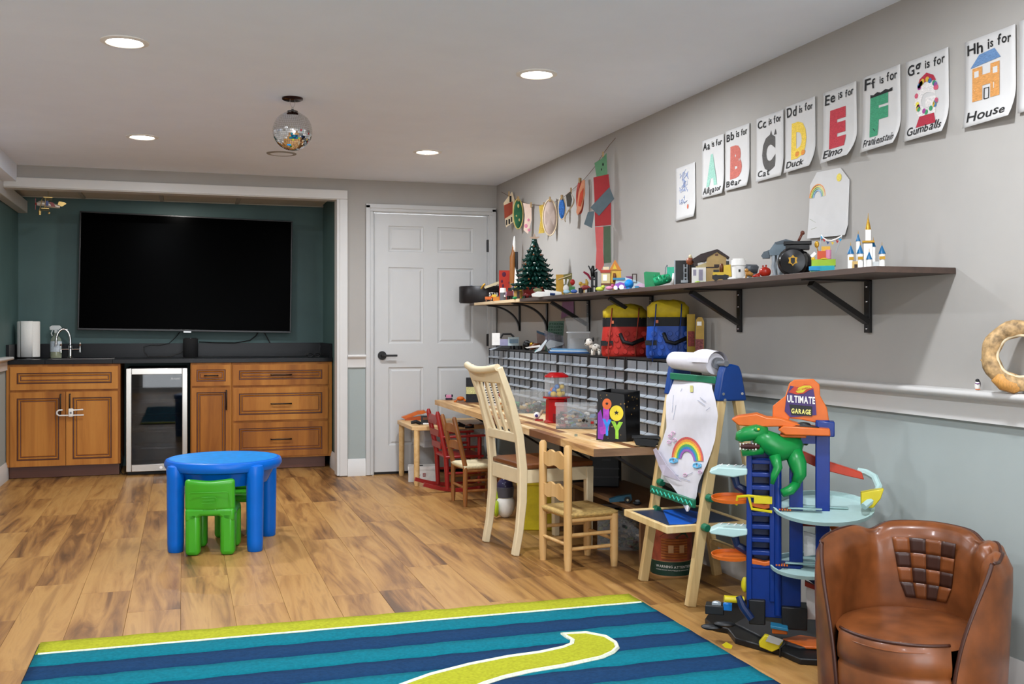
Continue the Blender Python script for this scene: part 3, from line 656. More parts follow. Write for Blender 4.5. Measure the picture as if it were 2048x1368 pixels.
for i in range(6):
    u = thing('drawer_organiser', lbls[i], 'drawer organiser', (2.193+i*.55*.0213, 4.458+i*.55, DZ), RD, 'small parts drawer organisers on the desk')
    m = M().box(-.002, UD, 0, .013, 0, UH).box(-.002, UD, UW-.013, UW, 0, UH).box(0, UD, .01, UW-.01, UH-.01, UH).box(0, UD, .01, UW-.01, 0, .01).box(UD-.006, UD, .01, UW-.01, .01, UH-.01)
    for r in range(1, 6): m.box(-.001, UD-.006, .01, UW-.01, .01+r*rh-.0035, .01+r*rh+.0015)
    for c in range(1, 4): m.box(-.0015, .05, .01+c*cw_-.0018, .01+c*cw_+.0018, .01, UH-.01)
    obj('frame', m, FRM, u)
    for r in range(6):
        for c in range(4):
            if d0 is None: d = d0 = obj('drawer', dm, DRW, u); l0 = obj('finger_lip', lipm, LIPM, d)
            else:
                d = d0.copy(); col.objects.link(d); d.parent = u; l_ = l0.copy(); col.objects.link(l_); l_.parent = d
            d.location = (.002, .013+c*cw_, .0118+r*rh)
# ---- ladder back chairs with rush seats ----
RUSH = mat('rush_seat', '#b99a5c', .8, var=.35, scale=60, bump=.6, stretch=(1, 6, 1)); RUSHL = mat('rush_seat_pale', '#d9caa2', .8, var=.25, scale=60, bump=.6, stretch=(1, 6, 1))
def rush_chair(name, label, cat, loc, rz, wd, rush, w=.25, dp=.25, sz=.265, bh=.59, r=.02, lean=0, wavy=True, group=None):
    """faces local +x"""
    t = thing(name, label, cat, loc, rz, group); hx, hy = dp/2, w/2
    for s in (-1, 1):
        obj('back_leg', M().tube([(-hx, s*hy, 0), (-hx, s*hy, .06), (-hx, s*hy, sz), (-hx-lean*.5, s*hy, (sz+bh)/2), (-hx-lean, s*hy, bh-.012), (-hx-lean, s*hy, bh)], [r*.8, r, r, r*1.02, r*.95, r*.5], 14), wd, t, smooth=True)
        obj('front_leg', M().tube([(hx, s*hy, 0), (hx, s*hy, .05), (hx, s*hy, sz-.01)], [r*.8, r, r], 14), wd, t, smooth=True)
        for z in (.10, .165): obj('stretcher', M().cyl((-hx, s*hy, z), (hx, s*hy, z), .009, n=10), wd, t, smooth=True)
    obj('stretcher', M().cyl((-hx, -hy, .12), (-hx, hy, .12), .009, n=10), wd, t, smooth=True)
    obj('stretcher', M().cyl((hx, -hy, .13), (hx, hy, .13), .009, n=10), wd, t, smooth=True)
    zs = [(bh-.115, bh-.04), (bh-.265, bh-.195)] if wavy else [(bh-.105, bh-.05), (bh-.215, bh-.16)]
    for a, b in zs:
        n = 16; top = []; bot = []
        for i in range(n+1):
            v = i/n; y = -hy+w*v; e = math.sin(math.pi*v)
            top.append((y, b-.018+.018*e+(.006*math.cos(v*6*math.pi) if wavy else 0))); bot.append((y, a+.006*math.cos(v*4*math.pi)*(1 if wavy else 0)))
        x = -hx-lean*((a+b)/2-sz)/(bh-sz)
        obj('back_slat', M().prism(top+bot[::-1], x-.006, x+.006, 'yz'), wd, t)
    m = M()
    for s in (-1, 1): m.cyl((-hx, s*hy, sz-.03), (hx, s*hy, sz-.03), .011, n=10)
    m.cyl((hx, -hy, sz-.03), (hx, hy, sz-.03), .011, n=10); obj('seat_rail', m, wd, t, smooth=True)
    st = M()
    def quad(u, v):
        x = (u-.5)*2; y = (v-.5)*2; e = max(abs(x), abs(y)); return ((hx+.012)*x, (hy+.014)*y, sz+.004-.012*(1-e)-(.012*max(0, (e-.82)/.18)))
    st.grid(quad, 16, 16); obj('seat', st, rush, t, smooth='all', solid=.024)
    return t
NAT = wood('natural_beech', ['#b88d53', '#c9a066', '#d6b27b'], grain=20, rough=.45, rand=False, axis=2); BRN = wood('brown_maple', ['#6d3f1d', '#8a5527', '#a26a36'], grain=20, rough=.4, rand=False, axis=2)
rush_chair('rush_seat_chair', 'small natural wood ladder back chair with rush seat near the desk corner', 'chair', (1.835, 4.735, 0), math.radians(7), NAT, RUSH, w=.265, group='small rush seat chairs')
rush_chair('rush_seat_chair', 'small dark brown ladder back chair with pale rush seat before the red rocker', 'chair', (1.835, 6.575, 0), math.radians(4), BRN, RUSHL, w=.245, dp=.24, sz=.258, bh=.578, r=.0155, lean=.075, wavy=False, group='small rush seat chairs')
# ---- cream dining chair ----
CRM = mat('cream_paint', '#d9c8a4', .4, var=.03, scale=20); BSE = wood('brown_seat', ['#5a3118', '#70401f', '#86522a'], grain=12, rough=.3, rand=False)
t = thing('dining_chair', 'tall cream painted slat back chair with brown seat pushed under the desk', 'chair', (1.572, 5.165, 0), math.radians(7))
path = [(-.005, 0), (.018, .12), (.034, .27), (.036, .43), (.018, .6), (-.03, .78), (-.095, .948)]
for s in (-1, 1): obj('back_leg', M().ribbon(path, [.034, .036, .042, .044, .04, .036, .032], s*.188-.018, s*.188+.018), CRM, t, bevel=.005)
def bowx(z):
    for (xa, za), (xb, zb) in zip(path, path[1:]):
        if za <= z <= zb: return xa+(xb-xa)*(z-za)/(zb-za)
    return path[-1][0]
m = M()
def crest(u, v):
    y = -.2+.4*u; z = .868+v*.082-.018*math.sin(math.pi*u)*(v); return (bowx(z)-.022*math.sin(math.pi*u), y, z)
o = obj('crest_rail', M().grid(crest, 14, 8), CRM, t, smooth='all', solid=.03); md = o.modifiers.new('b', 'BEVEL'); md.width = .01; md.segments = 3; md.limit_method = 'ANGLE'; md.angle_limit = 1
obj('crest_roll', M().tube([(bowx(.945)-.012-.022*math.sin(math.pi*u/12), -.2+.4*u/12, .947-.018*math.sin(math.pi*u/12)) for u in range(13)], .019, 10), CRM, o, smooth=True)
obj('lower_rail', M().box(bowx(.615)-.012, bowx(.615)+.012, -.172, .172, .565, .612), CRM, t, bevel=.004)
for k in range(4):
    y = -.12+k*.08; obj('back_slat', M().ribbon([(bowx(z)-.01*math.sin(math.pi*(z-.605)/.28), z) for z in (.605, .66, .72, .78, .84, .885)], .012, y-.014, y+.014), CRM, t)
obj('back_apron', M().box(bowx(.4)-.013, bowx(.4)+.013, -.165, .165, .355, .43), CRM, t, bevel=.004)
for s in (-1, 1): obj('side_apron', M().box(.04, .42, s*.188-.012, s*.188+.012, .36, .428), CRM, t, bevel=.003)
obj('front_apron', M().box(.4, .425, -.165, .165, .36, .428), CRM, t, bevel=.003)
for s in (-1, 1): obj('front_leg', M().ribbon([(.415, 0), (.415, .428)], [.03, .042], s*.188-.02, s*.188+.02), CRM, t, bevel=.004)
obj('seat', M().prism([(.03, -.2), (.3, -.215), (.43, -.21), (.445, -.16), (.448, 0), (.445, .16), (.43, .21), (.3, .215), (.03, .2)], .43, .458, 'xy'), BSE, t, bevel=.008, seg=3)
# ---- red rocking chair ----
RED = mat('red_paint', '#8e1f1c', .35, var=.06, scale=20)
t = thing('rocking_chair', 'small red painted rocking chair with arms beside the play table', 'rocking chair', (1.86, 7.2, 0), math.radians(0))
for s in (-1, 1):
    obj('rocker', M().ribbon([(-.27+.56*i/10, .012+.05*((i-5)/5)**2) for i in range(11)], .026, s*.14-.011, s*.14+.011), RED, t)
    obj('back_post', M().tube([(-.1, s*.14, .02), (-.11, s*.14, .25), (-.17, s*.14, .545), (-.172, s*.14, .565)], [.016, .018, .017, .009], 12), RED, t, smooth=True)
    obj('front_post', M().tube([(.13, s*.15, .02), (.13, s*.15, .25), (.13, s*.15, .38)], .015, 12), RED, t, smooth=True)
    obj('arm', M().beam((-.14, s*.15, .385), (.17, s*.15, .39), .035, .016), RED, t, bevel=.004)
    for z in (.13, .31): obj('side_rung', M().cyl((-.11, s*.145, z), (.13, s*.145, z), .009, n=8), RED, t, smooth=True)
for z in (.15, .12): obj('front_rung', M().cyl((.13, -.15, z), (.13, .15, z), .009, n=8), RED, t, smooth=True)
obj('seat', M().box(-.12, .16, -.165, .165, .235, .255), RED, t, bevel=.006)
for a, b in ((.3, .345), (.385, .43), (.47, .535)):
    obj('back_slat', M().box(-.165-(a-.4)*.15, -.153-(a-.4)*.15, -.13, .13, a, b), RED, t, bevel=.004)
# ---- sensory side table with clear tub ----
t = thing('side_table', 'low pale birch table with round legs and a clear tub under it by the door', 'table', (1.585, 7.385, 0), 0)
a, b = .64, .62
hole = (.13, .54, .1, .52)
pts = [(.04, 0), (a-.04, 0), (a, .04), (a, b-.04), (a-.04, b), (.04, b), (0, b-.04), (0, .04)]
BIR = wood('birch_top', ['#c59a63', '#d4ae79', '#dfc08f'], grain=10, rough=.45, rand=False)
obj('tabletop', M().prism(pts, .402, .432, 'xy'), BIR, t, bevel=.004)
for x in (.035, a-.035):
    for y in (.035, b-.035): obj('leg', M().tube([(x, y, 0), (x, y, .02), (x, y, .403)], [.017, .021, .022], 16), TANW, t, smooth=True)
TUB = clear('tub_clear', '#c9ccce', .22, .15)
obj('tub', M().box(.1, .56, .08, .085, .27, .4).box(.1, .56, .5, .505, .27, .4).box(.1, .105, .085, .5, .27, .4).box(.555, .56, .085, .5, .27, .4).box(.105, .555, .085, .5, .27, .275), TUB, t)
# ================= easel, bucket, play garage, leather chair =================
PINE = wood('pale_pine', ['#c3a069', '#d6b880', '#e2cb9b'], grain=26, rough=.5, rand=False, axis=2)
EBL = mat('easel_blue', '#0b397c', .35, var=.05); EGR = mat('easel_green', '#0e6b4c', .4, var=.05)
t = thing('easel', 'wooden childrens easel with blue hinge caps and paper roll', 'easel', (0, 0, 0))
Y0, Y1 = 3.85, 4.31
for y in (Y0, Y1):
    fl2 = obj('front_leg', M().beam((1.985, y, .0), (2.142, y, .95), .032, .04), PINE, t, bevel=.003)
    obj('back_leg', M().beam((2.36, y, .0), (2.185, y, .95), .032, .04), PINE, t, bevel=.003)
    cap = obj('hinge_cap', M().prism([(2.098, .84), (2.235, .84), (2.212, .955), (2.2, .985), (2.165, .993), (2.13, .985), (2.118, .955)], y-.024, y+.024, 'xz'), EBL, t, bevel=.008, seg=3)
    for q in ((2.123, .87), (2.21, .87), (2.13, .845)): obj('bolt', M().cyl((q[0], y-.024, q[1]), (q[0], y-.028, q[1]), .006, n=12), CHROME, cap, smooth=True)
    for z in (.445, .325):
        obj('clamp_knob', M().cyl((1.985+.165*z, y-.018, z), (1.985+.165*z, y-.05, z), .018, .016, 8), EGR, t, bevel=.003)
obj('cross_bar', M().beam((2.33, Y0, .16), (2.33, Y1, .16), .03, .02), PINE, t)
def ez(px, py, off=0.0):
    u = (px-1024)/F; w_ = (HOR-py)/F; dx = SN+u*CS; dy = CS-u*SN; d = (1.98-off+.1653*CH)/(dx-.1653*w_); return Vector((d*dx, d*dy, CH+d*w_))
obj('board', M().beam((1.98+.1653*.45+.012, (Y0+Y1)/2, .45), (1.98+.1653*.93+.012, (Y0+Y1)/2, .93), Y1-Y0-.034, .008, up=(1, 0, 0)), mat('whiteboard', '#c9cbcb', .3), t)
obj('top_clip', M().beam((2.115, Y0+.02, .925), (2.115, Y1-.02, .925), .012, .03), EGR, t, bevel=.003)
zc_ = .415
cb = obj('clip_bar', M().beam((1.98+.1653*zc_-.032, Y0+.02, zc_), (1.98+.1653*zc_-.032, Y1-.02, zc_), .014, .036), EGR, t, bevel=.004)
obj('zigzag', M().tube([(1.98+.1653*zc_-.0405, Y0+.03+i*.02, zc_+(.008 if i % 2 else -.008)) for i in range(21)], .0022, 5), mat('zig_teal', '#3fc0a4', .4), cb)
# tray
ty0, ty1, tx0, tx1, tz = 3.875, 4.285, 1.885, 2.27, .33
tr = obj('tray_frame', M().box(tx0, tx1, ty0-.012, ty0+.012, tz-.03, tz).box(tx0, tx1, ty1-.012, ty1+.012, tz-.03, tz).box(tx0, tx0+.02, ty0+.012, ty1-.012, tz-.03, tz).box(tx1-.02, tx1, ty0+.012, ty1-.012, tz-.03, tz), PINE, t, bevel=.003)
obj('tray_panel', M().box(tx0+.02, tx1-.02, ty0+.012, ty1-.012, tz-.012, tz-.006), mat('chalkboard_navy', '#1e2c44', .45, var=.15, scale=20), tr)
obj('blue_sheet', M().prism([(1.93, 3.93), (2.02, 3.9), (2.2, 4.1), (2.15, 4.25), (2.05, 4.24)], tz-.0058, tz-.004, 'xy'), mat('blue_paper', '#0f55b4', .4), tr)
# paper roll and hanging sheet
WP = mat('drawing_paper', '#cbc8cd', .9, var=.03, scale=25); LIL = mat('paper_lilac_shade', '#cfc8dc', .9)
pr = thing('paper_roll', 'roll of white drawing paper across the top of the easel', 'paper roll', (2.135, 0, .995))
obj('roll', M().tube([(0, Y1-.005, .004), (0, Y1-.03, 0), (0, Y0+.065, -.004)], [.036, .04, .045], 24), WP, pr, smooth=True)
obj('loose_lap', M().grid(lambda u, v: ((.048+.012*v*u)*math.cos(-1.2+u*4.3), Y0+.06+.17*v*u+.0*v-.02, (.05+.012*v*u)*math.sin(-1.2+u*4.3)), 16, 3), WP, pr, smooth='all')
obj('spindle', M().cyl((0, Y0-.03, 0), (0, Y1+.03, 0), .012, n=12).cyl((0, Y0+.03, 0), (0, Y0+.05, 0), .024, n=16), mat('spindle_grey', '#8a8c90', .3, metal=.6), pr, smooth=True)
rows = [(752, 1345, 1425), (775, 1337, 1424), (800, 1332, 1431), (830, 1332, 1436), (855, 1333, 1433), (880, 1325, 1430), (909, 1313, 1421), (930, 1317, 1413), (950, 1326, 1404), (967, 1340, 1397), (985, 1354, 1394), (996, 1358, 1393), (1010, 1366, 1383), (1023, 1373, 1377)]
offs = [.004, .018, .03, .034, .03, .028, .028, .03, .03, .028, .028, .028, .03, .04]
def sheet_pt(u, py, extra=0.0):
    for i in range(len(rows)-1):
        if rows[i][0] <= py <= rows[i+1][0]: break
    a = (py-rows[i][0])/(rows[i+1][0]-rows[i][0]); l = rows[i][1]*(1-a)+rows[i+1][1]*a; r = rows[i][2]*(1-a)+rows[i+1][2]*a
    of = offs[i]*(1-a)+offs[i+1]*a
    px = l+(r-l)*u; return ez(px, py, of+.007*math.sin(u*5+py*.03)+extra), px
sp = thing('easel_drawing', 'long sheet with a crayon rainbow between two clouds hanging on the easel', 'drawing', (0, 0, 0))
obj('sheet', M().grid(lambda u, v: sheet_pt(u, 752+(1023-752)*v)[0], 14, 44), WP, sp, smooth='all')
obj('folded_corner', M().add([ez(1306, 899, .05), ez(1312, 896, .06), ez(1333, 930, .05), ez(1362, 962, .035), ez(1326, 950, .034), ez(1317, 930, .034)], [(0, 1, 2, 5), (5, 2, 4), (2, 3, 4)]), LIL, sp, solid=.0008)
def ez_on(px, py, e):
    for i in range(len(rows)-1):
        if rows[i][0] <= py <= rows[i+1][0]: break
    a = (py-rows[i][0])/(rows[i+1][0]-rows[i][0]); l = rows[i][1]*(1-a)+rows[i+1][1]*a; r = rows[i][2]*(1-a)+rows[i+1][2]*a
    u = (px-l)/(r-l); of = offs[i]*(1-a)+offs[i+1]*a
    return ez(px, py, of+.007*math.sin(u*5+py*.03)+e)
CR = lambda n, c: mat('crayon_'+n, c, .9, var=.14, scale=160)
for k, (n, c) in enumerate([('red', '#c4554e'), ('orange', '#dd8f3d'), ('yellow', '#dcc73f'), ('green', '#4d9f5e'), ('blue', '#3377b4'), ('purple', '#8f57a3')]):
    f0, f1 = 1-k*.105, 1-(k+1)*.105
    def arc(u, v):
        th = math.pi*(1-u)*.98; f = f0+(f1-f0)*v; return ez_on(1374+31*f*math.cos(th)+ (3 if u > .5 else 0)*(u-.5), 918-46*f*math.sin(th)+4*u, .0035)
    obj('rainbow_band', M().grid(arc, 22, 1), CR(n, c), sp)
for cx_, cy_ in ((1347, 921), (1394, 931)):
    m = M()
    for q in range(9):
        a = q*.7; m.tube([ez_on(cx_+(6+3*math.sin(q*2.1))*math.cos(a+s*1.0), cy_+5*math.sin(a+s*1.0), .0042) for s in range(7)], .0028, 4)
    obj('cloud_scribble', m, CR('cyan', '#6fb3d6'), sp, kind='stuff')
m = M()
for (x, y, l, h) in [(1347, 790, -3, 35), (1352, 810, -6, 30), (1361, 783, 3, -6), (1420, 815, -8, 6), (1400, 795, 12, 9), (1395, 800, 15, 11), (1360, 955, 20, 7), (1345, 948, 12, 3), (1385, 945, -12, 6), (1341, 880, 5, -6)]: m.tube([ez_on(x, y, .003), ez_on(x+l/2, y+h/2, .004), ez_on(x+l, y+h, .003)], .0009, 4)
obj('scribble', m, CR('slate', '#8d95ac'), sp, kind='stuff')
m = M()
for (x, y) in [(1340, 872), (1346, 866), (1349, 880), (1338, 884), (1370, 950), (1400, 944)]: m.tube([ez_on(x+4*math.cos(q), y+3*math.sin(q), .003) for q in range(7)], .0016, 4)
obj('pink_scribble', m, CR('pink', '#d7a8c8'), sp, kind='stuff')
obj('sticker', M().add([ez_on(1380, 771, .004), ez_on(1386, 771, .004), ez_on(1386, 784, .004), ez_on(1380, 784, .004)], [(0, 1, 2, 3)]), CR('olive', '#b0ab6a'), sp)
# ---- bucket ----
T = Toy('building_log_bucket', 'round cardboard bucket printed with a log cabin under the easel', 'bucket', (2.17, 4.40, 0))
k = .096
obj('tub', M().lathe([(0, 0), (k*.97, 0), (k, .006), (k, .262), (0, .262)], 36), mat('bucket_kraft', '#b98d60', .6, var=.1), T.o, smooth=True)
obj('print', M().lathe([(k+.0006, .075), (k+.0006, .215)], 36), mat('bucket_print', '#96462f', .5, var=.35, scale=26), T.o, smooth=True)
obj('green_band', M().lathe([(k+.0008, .008), (k+.0008, .072)], 36), mat('bucket_green', '#173a2c', .5), T.o, smooth=True)
def onb(x, z, e=.0015):
    a = -math.pi/2+x/k; return ((k+e)*math.cos(a), (k+e)*math.sin(a), z)
m = M(); text(m, 'WARNING', lambda x, y: onb(x-.075, .045+y), .016, .02); text(m, 'ATTENTION', lambda x, y: onb(x+.012, .043+y), .016, .02)
text(m, 'CHOKING HAZARD Small parts', lambda x, y: onb(x-.075, .033+y), .006, .02); text(m, 'RISQUE DE SUFFOCATION', lambda x, y: onb(x+.012, .031+y), .006, .02)
T.part('lettering', m, mat('print_white', '#d8d8d0', .6))
cabin = M(); lg = mat('log_brown', '#a9602c', .5, var=.2)
for r in range(8): cabin.tube([onb(-.045+q*.02, .09+r*.012, .003) for q in range(7)], .0055, 6)
T.part('printed_cabin', cabin, lg)
m = M(); m.add([onb(-.055, .185, .003), onb(.02, .185, .003), onb(.05, .205, .003), onb(-.02, .212, .003)], [(0, 1, 2, 3)]).add([onb(.02, .18, .003), onb(.09, .178, .003), onb(.07, .205, .003), onb(.05, .205, .003)], [(0, 1, 2, 3)]); T.part('printed_roof', m, mat('roof_green', '#2d4a34', .6))
for x in (-.012, .035):
    T.part('printed_window', M().add([onb(x, .115, .0092), onb(x+.022, .115, .0092), onb(x+.022, .15, .0092), onb(x, .15, .0092)], [(0, 1, 2, 3)]), mat('window_tan', '#c99a6b', .6))
# ---- play garage ----
GB = mat('garage_blue', '#082c76', .3, var=.05); GO = mat('garage_orange', '#c9611a', .35, var=.05); GM = mat('garage_mint', '#a9c6c2', .35, var=.04); GK = mat('garage_black', '#0f1011', .45, var=.1)
GY = mat('garage_yellow', '#c4b416', .35); GD = mat('dino_green', '#0f7f39', .35, var=.08, scale=25); GN = mat('garage_navy', '#10244c', .35); WH = mat('toy_white', '#e4e2dc', .4); GR = mat('garage_red', '#b23317', .4)
G = Toy('toy_car_garage', 'tall blue and orange toy car garage with a green dinosaur', 'toy garage', (2.045, 3.27, 0))
base_y = G.py
def gp(name, fn, material, parent=None, **kw):
    m = G.m(); fn(m); return G.part(name, m, material, parent, **kw)
# base: dark road plate
pts = [(1410, 1248), (1425, 1262), (1455, 1268), (1470, 1288), (1520, 1302), (1560, 1312), (1600, 1330), (1672, 1334), (1700, 1300), (1690, 1235), (1600, 1215), (1480, 1210), (1425, 1225)]
def flat(m, poly, z0, z1):
    """floor outline given by where its points lie in the photo, put on the ground around the toy"""
    inv = Matrix.Rotation(math.atan2(G.o.location.x, G.o.location.y), 4, 'Z')
    q = []
    for p in poly:
        w_ = at(p[0], p[1], Z=.0)-G.o.location; w_ = inv@w_; q.append((w_.x, w_.y))
    m.prism(q[::-1], z0, z1, 'xy'); return q
gp('base_plate', lambda m: flat(m, pts, 0, .022), GK, bevel=.004)
gp('road_lane', lambda m: flat(m, [(1470, 1262), (1490, 1250), (1560, 1262), (1640, 1290), (1665, 1312), (1600, 1312), (1520, 1288)], .021, .03), mat('road_grey', '#2c2d30', .5), bevel=.003)
gp('orange_lane', lambda m: flat(m, [(1565, 1296), (1600, 1288), (1675, 1300), (1675, 1316), (1610, 1312)], .024, .034), GO, bevel=.003)
for i, (a, b) in enumerate([(1415, 1258), (1440, 1250), (1505, 1306)]):
    gp('ramp_bump', lambda m: m.ps(a+12, b, 22, 6, 14, y=-20), GK, smooth=True)
gp('parking_block', lambda m: m.pb(1413, 1450, 1218, 1236, -10, 25), GK, bevel=.003)
gp('blue_car', lambda m: (m.ps(1457, 1216, 9, 6, 8, y=0), m.pb(1449, 1466, 1214, 1226, -8, 8)), mat('toy_blue', '#1369b0', .3), smooth=True)
gp('silver_car', lambda m: (m.ps(1435, 1215, 9, 4, 7, y=5), m.pb(1426, 1444, 1214, 1220, -2, 10)), mat('toy_silver', '#a9b0b4', .3, metal=.5), smooth=True)
# main lattice tower (left) and slim tower (right)
def lattice(m):
    m.pb(1495, 1506, 905, 1200, -22, 22); m.pb(1540, 1550, 905, 1200, -22, 22); m.pb(1500, 1546, 900, 1200, 14, 20)
    for y in range(918, 1130, 26): m.pb(1505, 1542, y, y+9, -20, 12)
    m.pb(1496, 1600, 1125, 1232, -18, 22); m.pb(1578, 1604, 900, 1130, -16, 20)
gp('lift_tower', lattice, GB, bevel=.003)
gp('lift_screw', lambda m: m.pc(1556, 880, 1225, 7, y=-20, n=14), GB, smooth=True)
gp('lift_window', lambda m: [m.pb(1509, 1538, y, y+13, 6, 13) for y in range(929, 1120, 26)], GN)
gp('black_footing', lambda m: (m.pb(1500, 1532, 1196, 1245, -30, 20), m.pb(1563, 1612, 1206, 1250, -30, 20)), GK, bevel=.004)
gp('slim_tower', lambda m: (m.pb(1628, 1655, 838, 1252, -14, 18), m.pb(1630, 1664, 840, 870, -16, 20)), GB, bevel=.004)
gp('slim_footing', lambda m: m.pb(1630, 1668, 1246, 1290, -20, 22), GK, bevel=.004)
gp('white_door_panel', lambda m: m.pb(1611, 1630, 1170, 1234, -4, 4), WH, bevel=.002)
gp('white_wall_panel', lambda m: m.pp([(1606, 1060), (1630, 1066), (1630, 1105), (1606, 1110)], -3, 3), WH)
gp('red_lintel', lambda m: m.pp([(1608, 1158), (1632, 1168), (1632, 1176), (1608, 1168)], -6, 6), GR)
# top launch deck and sign
def deck(m):
    m.pp([(1466, 838), (1478, 832), (1515, 826), (1535, 833), (1560, 834), (1600, 846), (1600, 856), (1565, 850), (1520, 852), (1480, 850)], -34, 10)
gp('launch_ramp', deck, GO, bevel=.004)
gp('top_deck', lambda m: (m.pp([(1556, 856), (1566, 848), (1654, 852), (1655, 866), (1570, 866)], -42, 30), m.pb(1560, 1610, 866, 872, -30, 20)), GO, bevel=.004)
gp('deck_tower', lambda m: m.pb(1600, 1654, 866, 885, -10, 18), GB)
gp('deck_car', lambda m: (m.pp([(1575, 852), (1590, 846), (1615, 846), (1635, 851), (1635, 856), (1575, 856)], -34, -14), m.ps(1605, 846, 14, 5, 8, y=-24)), GK, bevel=.002)
sg = gp('sign_back', lambda m: (m.pp([(1545, 850), (1546, 812), (1570, 792), (1578, 766), (1588, 759), (1624, 757), (1636, 768), (1637, 790), (1650, 814), (1654, 840), (1640, 846), (1600, 838), (1578, 836), (1575, 850)], -3, 5)), GO, bevel=.003)
gp('sign_plate', lambda m: m.pp([(1569, 822), (1573, 790), (1580, 771), (1600, 775), (1624, 776), (1628, 800), (1630, 828), (1580, 834)], -5, -3), mat('sign_purple', '#3a2460', .4), sg)
gp('sign_black', lambda m: m.pp([(1578, 808), (1622, 811), (1622, 831), (1582, 829)], -6, -5), GK, sg)
def st(m, s, x, y, size, wid, yy, skew=.06): text(m, s, lambda a, b: m.P(x+a, y-b+skew*a, yy), size, .03, 0, wid=wid)
gp('sign_flame', lambda m: m.pp([(1576, 784), (1588, 772), (1598, 776), (1606, 768), (1618, 769), (1625, 776), (1614, 780), (1606, 786), (1592, 788)], -6.4, -5), GR, sg)
gp('sign_flame_yellow', lambda m: m.pp([(1590, 782), (1596, 774), (1606, 770), (1618, 770), (1622, 774), (1610, 778), (1604, 784), (1594, 785)], -7.2, -6.4), GY, sg)
gp('sign_lettering', lambda m: st(m, 'HOT WHEELS', 1591, 782, 5, 26, -7.6, -.25), GR, sg)
gp('sign_lettering', lambda m: st(m, 'ULTIMATE', 1574, 803, 19, 54, -6.5), WH, sg, label='white sign lettering')
gp('sign_lettering', lambda m: st(m, 'GARAGE', 1582, 825, 13, 38, -6.8), mat('sign_yellow', '#e2dc7a', .5), sg, label='pale yellow sign lettering')
# dinosaur
def dino(m):
    m.pt([(1596, 880, 10), (1585, 890, -5), (1560, 895, -18), (1535, 880, -28), (1515, 868, -32)], [14, 24, 27, 22, 16], 14)
    m.pt([(1535, 864, -30), (1515, 862, -34), (1495, 866, -36), (1484, 872, -36), (1481, 880, -36)], [12, 16, 15, 12, 8], 12)
    m.pt([(1525, 895, -30), (1505, 900, -36), (1487, 904, -36)], [12, 9, 7], 12)
    m.ps(1516, 856, 7, 5, 6, y=-46); m.ps(1516, 856, 7, 5, 6, y=-22)
    m.pt([(1585, 900, -14), (1594, 925, -20), (1598, 945, -24), (1590, 962, -26)], [18, 18, 13, 9], 12)
    m.pt([(1592, 962, -26), (1580, 974, -36), (1564, 980, -42)], [9, 10, 8], 10)
    m.pt([(1550, 908, -36), (1556, 930, -44), (1549, 945, -46), (1545, 962, -46)], [12, 9, 7, 4], 10)
    m.pt([(1604, 880, 12), (1614, 872, 20), (1610, 888, 30)], [14, 10, 6], 10)
d_ = gp('dinosaur', dino, GD, smooth='all')
gp('mouth', lambda m: m.pt([(1520, 890, -42), (1500, 889, -50), (1486, 890, -46)], [5, 6, 4], 8), mat('dino_mouth', '#3a1512', .5), d_)
gp('teeth', lambda m: [m.pt([(1484+i*6, 883 if j else 896, -47-abs(3-i)*.4), (1484+i*6, 889 if j else 891, -48)], [2, .4], 5) for i in range(6) for j in (0, 1)], WH, d_, kind='stuff')
gp('eye', lambda m: m.ps(1519, 855, 3, 2.5, 3, y=-50), GY, d_, smooth=True)
# platforms
def plate(name, material, poly, y0, y1, parent=None, th=0): return gp(name, lambda m: m.pp(poly, y0, y1), material, parent, bevel=.003)
def tray_(name, material, cx, cz, rx, ry, h, cy=0, tilt=10):
    """oval parking deck with a raised rim"""
    m = G.m(); k_ = G.k; n = 28; c = m.P(cx, cz, cy)
    pr_ = [(0, -h*.3), (.82, -h*.4), (1.0, -h*.1), (1.02, h), (.97, h), (.93, 0), (0, 0)]
    m.lathe([(a*rx*k_, z*k_) for a, z in pr_], n, (0, 0, 0), sy=ry/rx, T=Matrix.Translation(c)@Matrix.Rotation(math.radians(tilt), 4, 'X'))
    return G.part(name, m, material, smooth=True)
big = tray_('parking_deck', GM, 1642, 1014, 96, 82, 7, -4, 13)
gp('deck_marking', lambda m: (m.pb(1575, 1640, 1010, 1012.5, -30, -18), m.pb(1600, 1690, 1009, 1012.5, -5, 8)), mat('mint_dark', '#88a7a4', .4), big, bevel=.002)  # marking bars in a darker mint than the deck
gp('deck_corner', lambda m: m.pp([(1712, 975), (1742, 968), (1754, 966), (1748, 985), (1734, 1004), (1712, 1002)], -32, -10), GY, big, bevel=.003)
gp('deck_stripe', lambda m: [m.pb(1558+i*5, 1561+i*5, 1013, 1016, -28, -14) for i in range(5)], GO, big, kind='stuff')
gp('deck_rim_track', lambda m: m.pt([(1716, 1000, -40), (1738, 985, -20), (1748, 968, 5), (1742, 952, 30), (1728, 946, 50), (1712, 944, 55)], 7, 8), GM, big, smooth=True)
low = tray_('parking_deck', GM, 1612, 1130, 72, 62, 7, -6, 10)
gp('deck_marking', lambda m: (m.pb(1570, 1650, 1119, 1122, -25, -15), m.pb(1590, 1660, 1118, 1121, 0, 12)), MATS['mint_dark'], low, bevel=.002)
gp('deck_stripe', lambda m: [m.pb(1552+i*5, 1555+i*5, 1123, 1126, -28, -14) for i in range(5)], GO, low, kind='stuff')
gp('deck_arm', lambda m: m.pp([(1590, 1138), (1640, 1136), (1640, 1165), (1632, 1168)], -6, 10), GN, low)
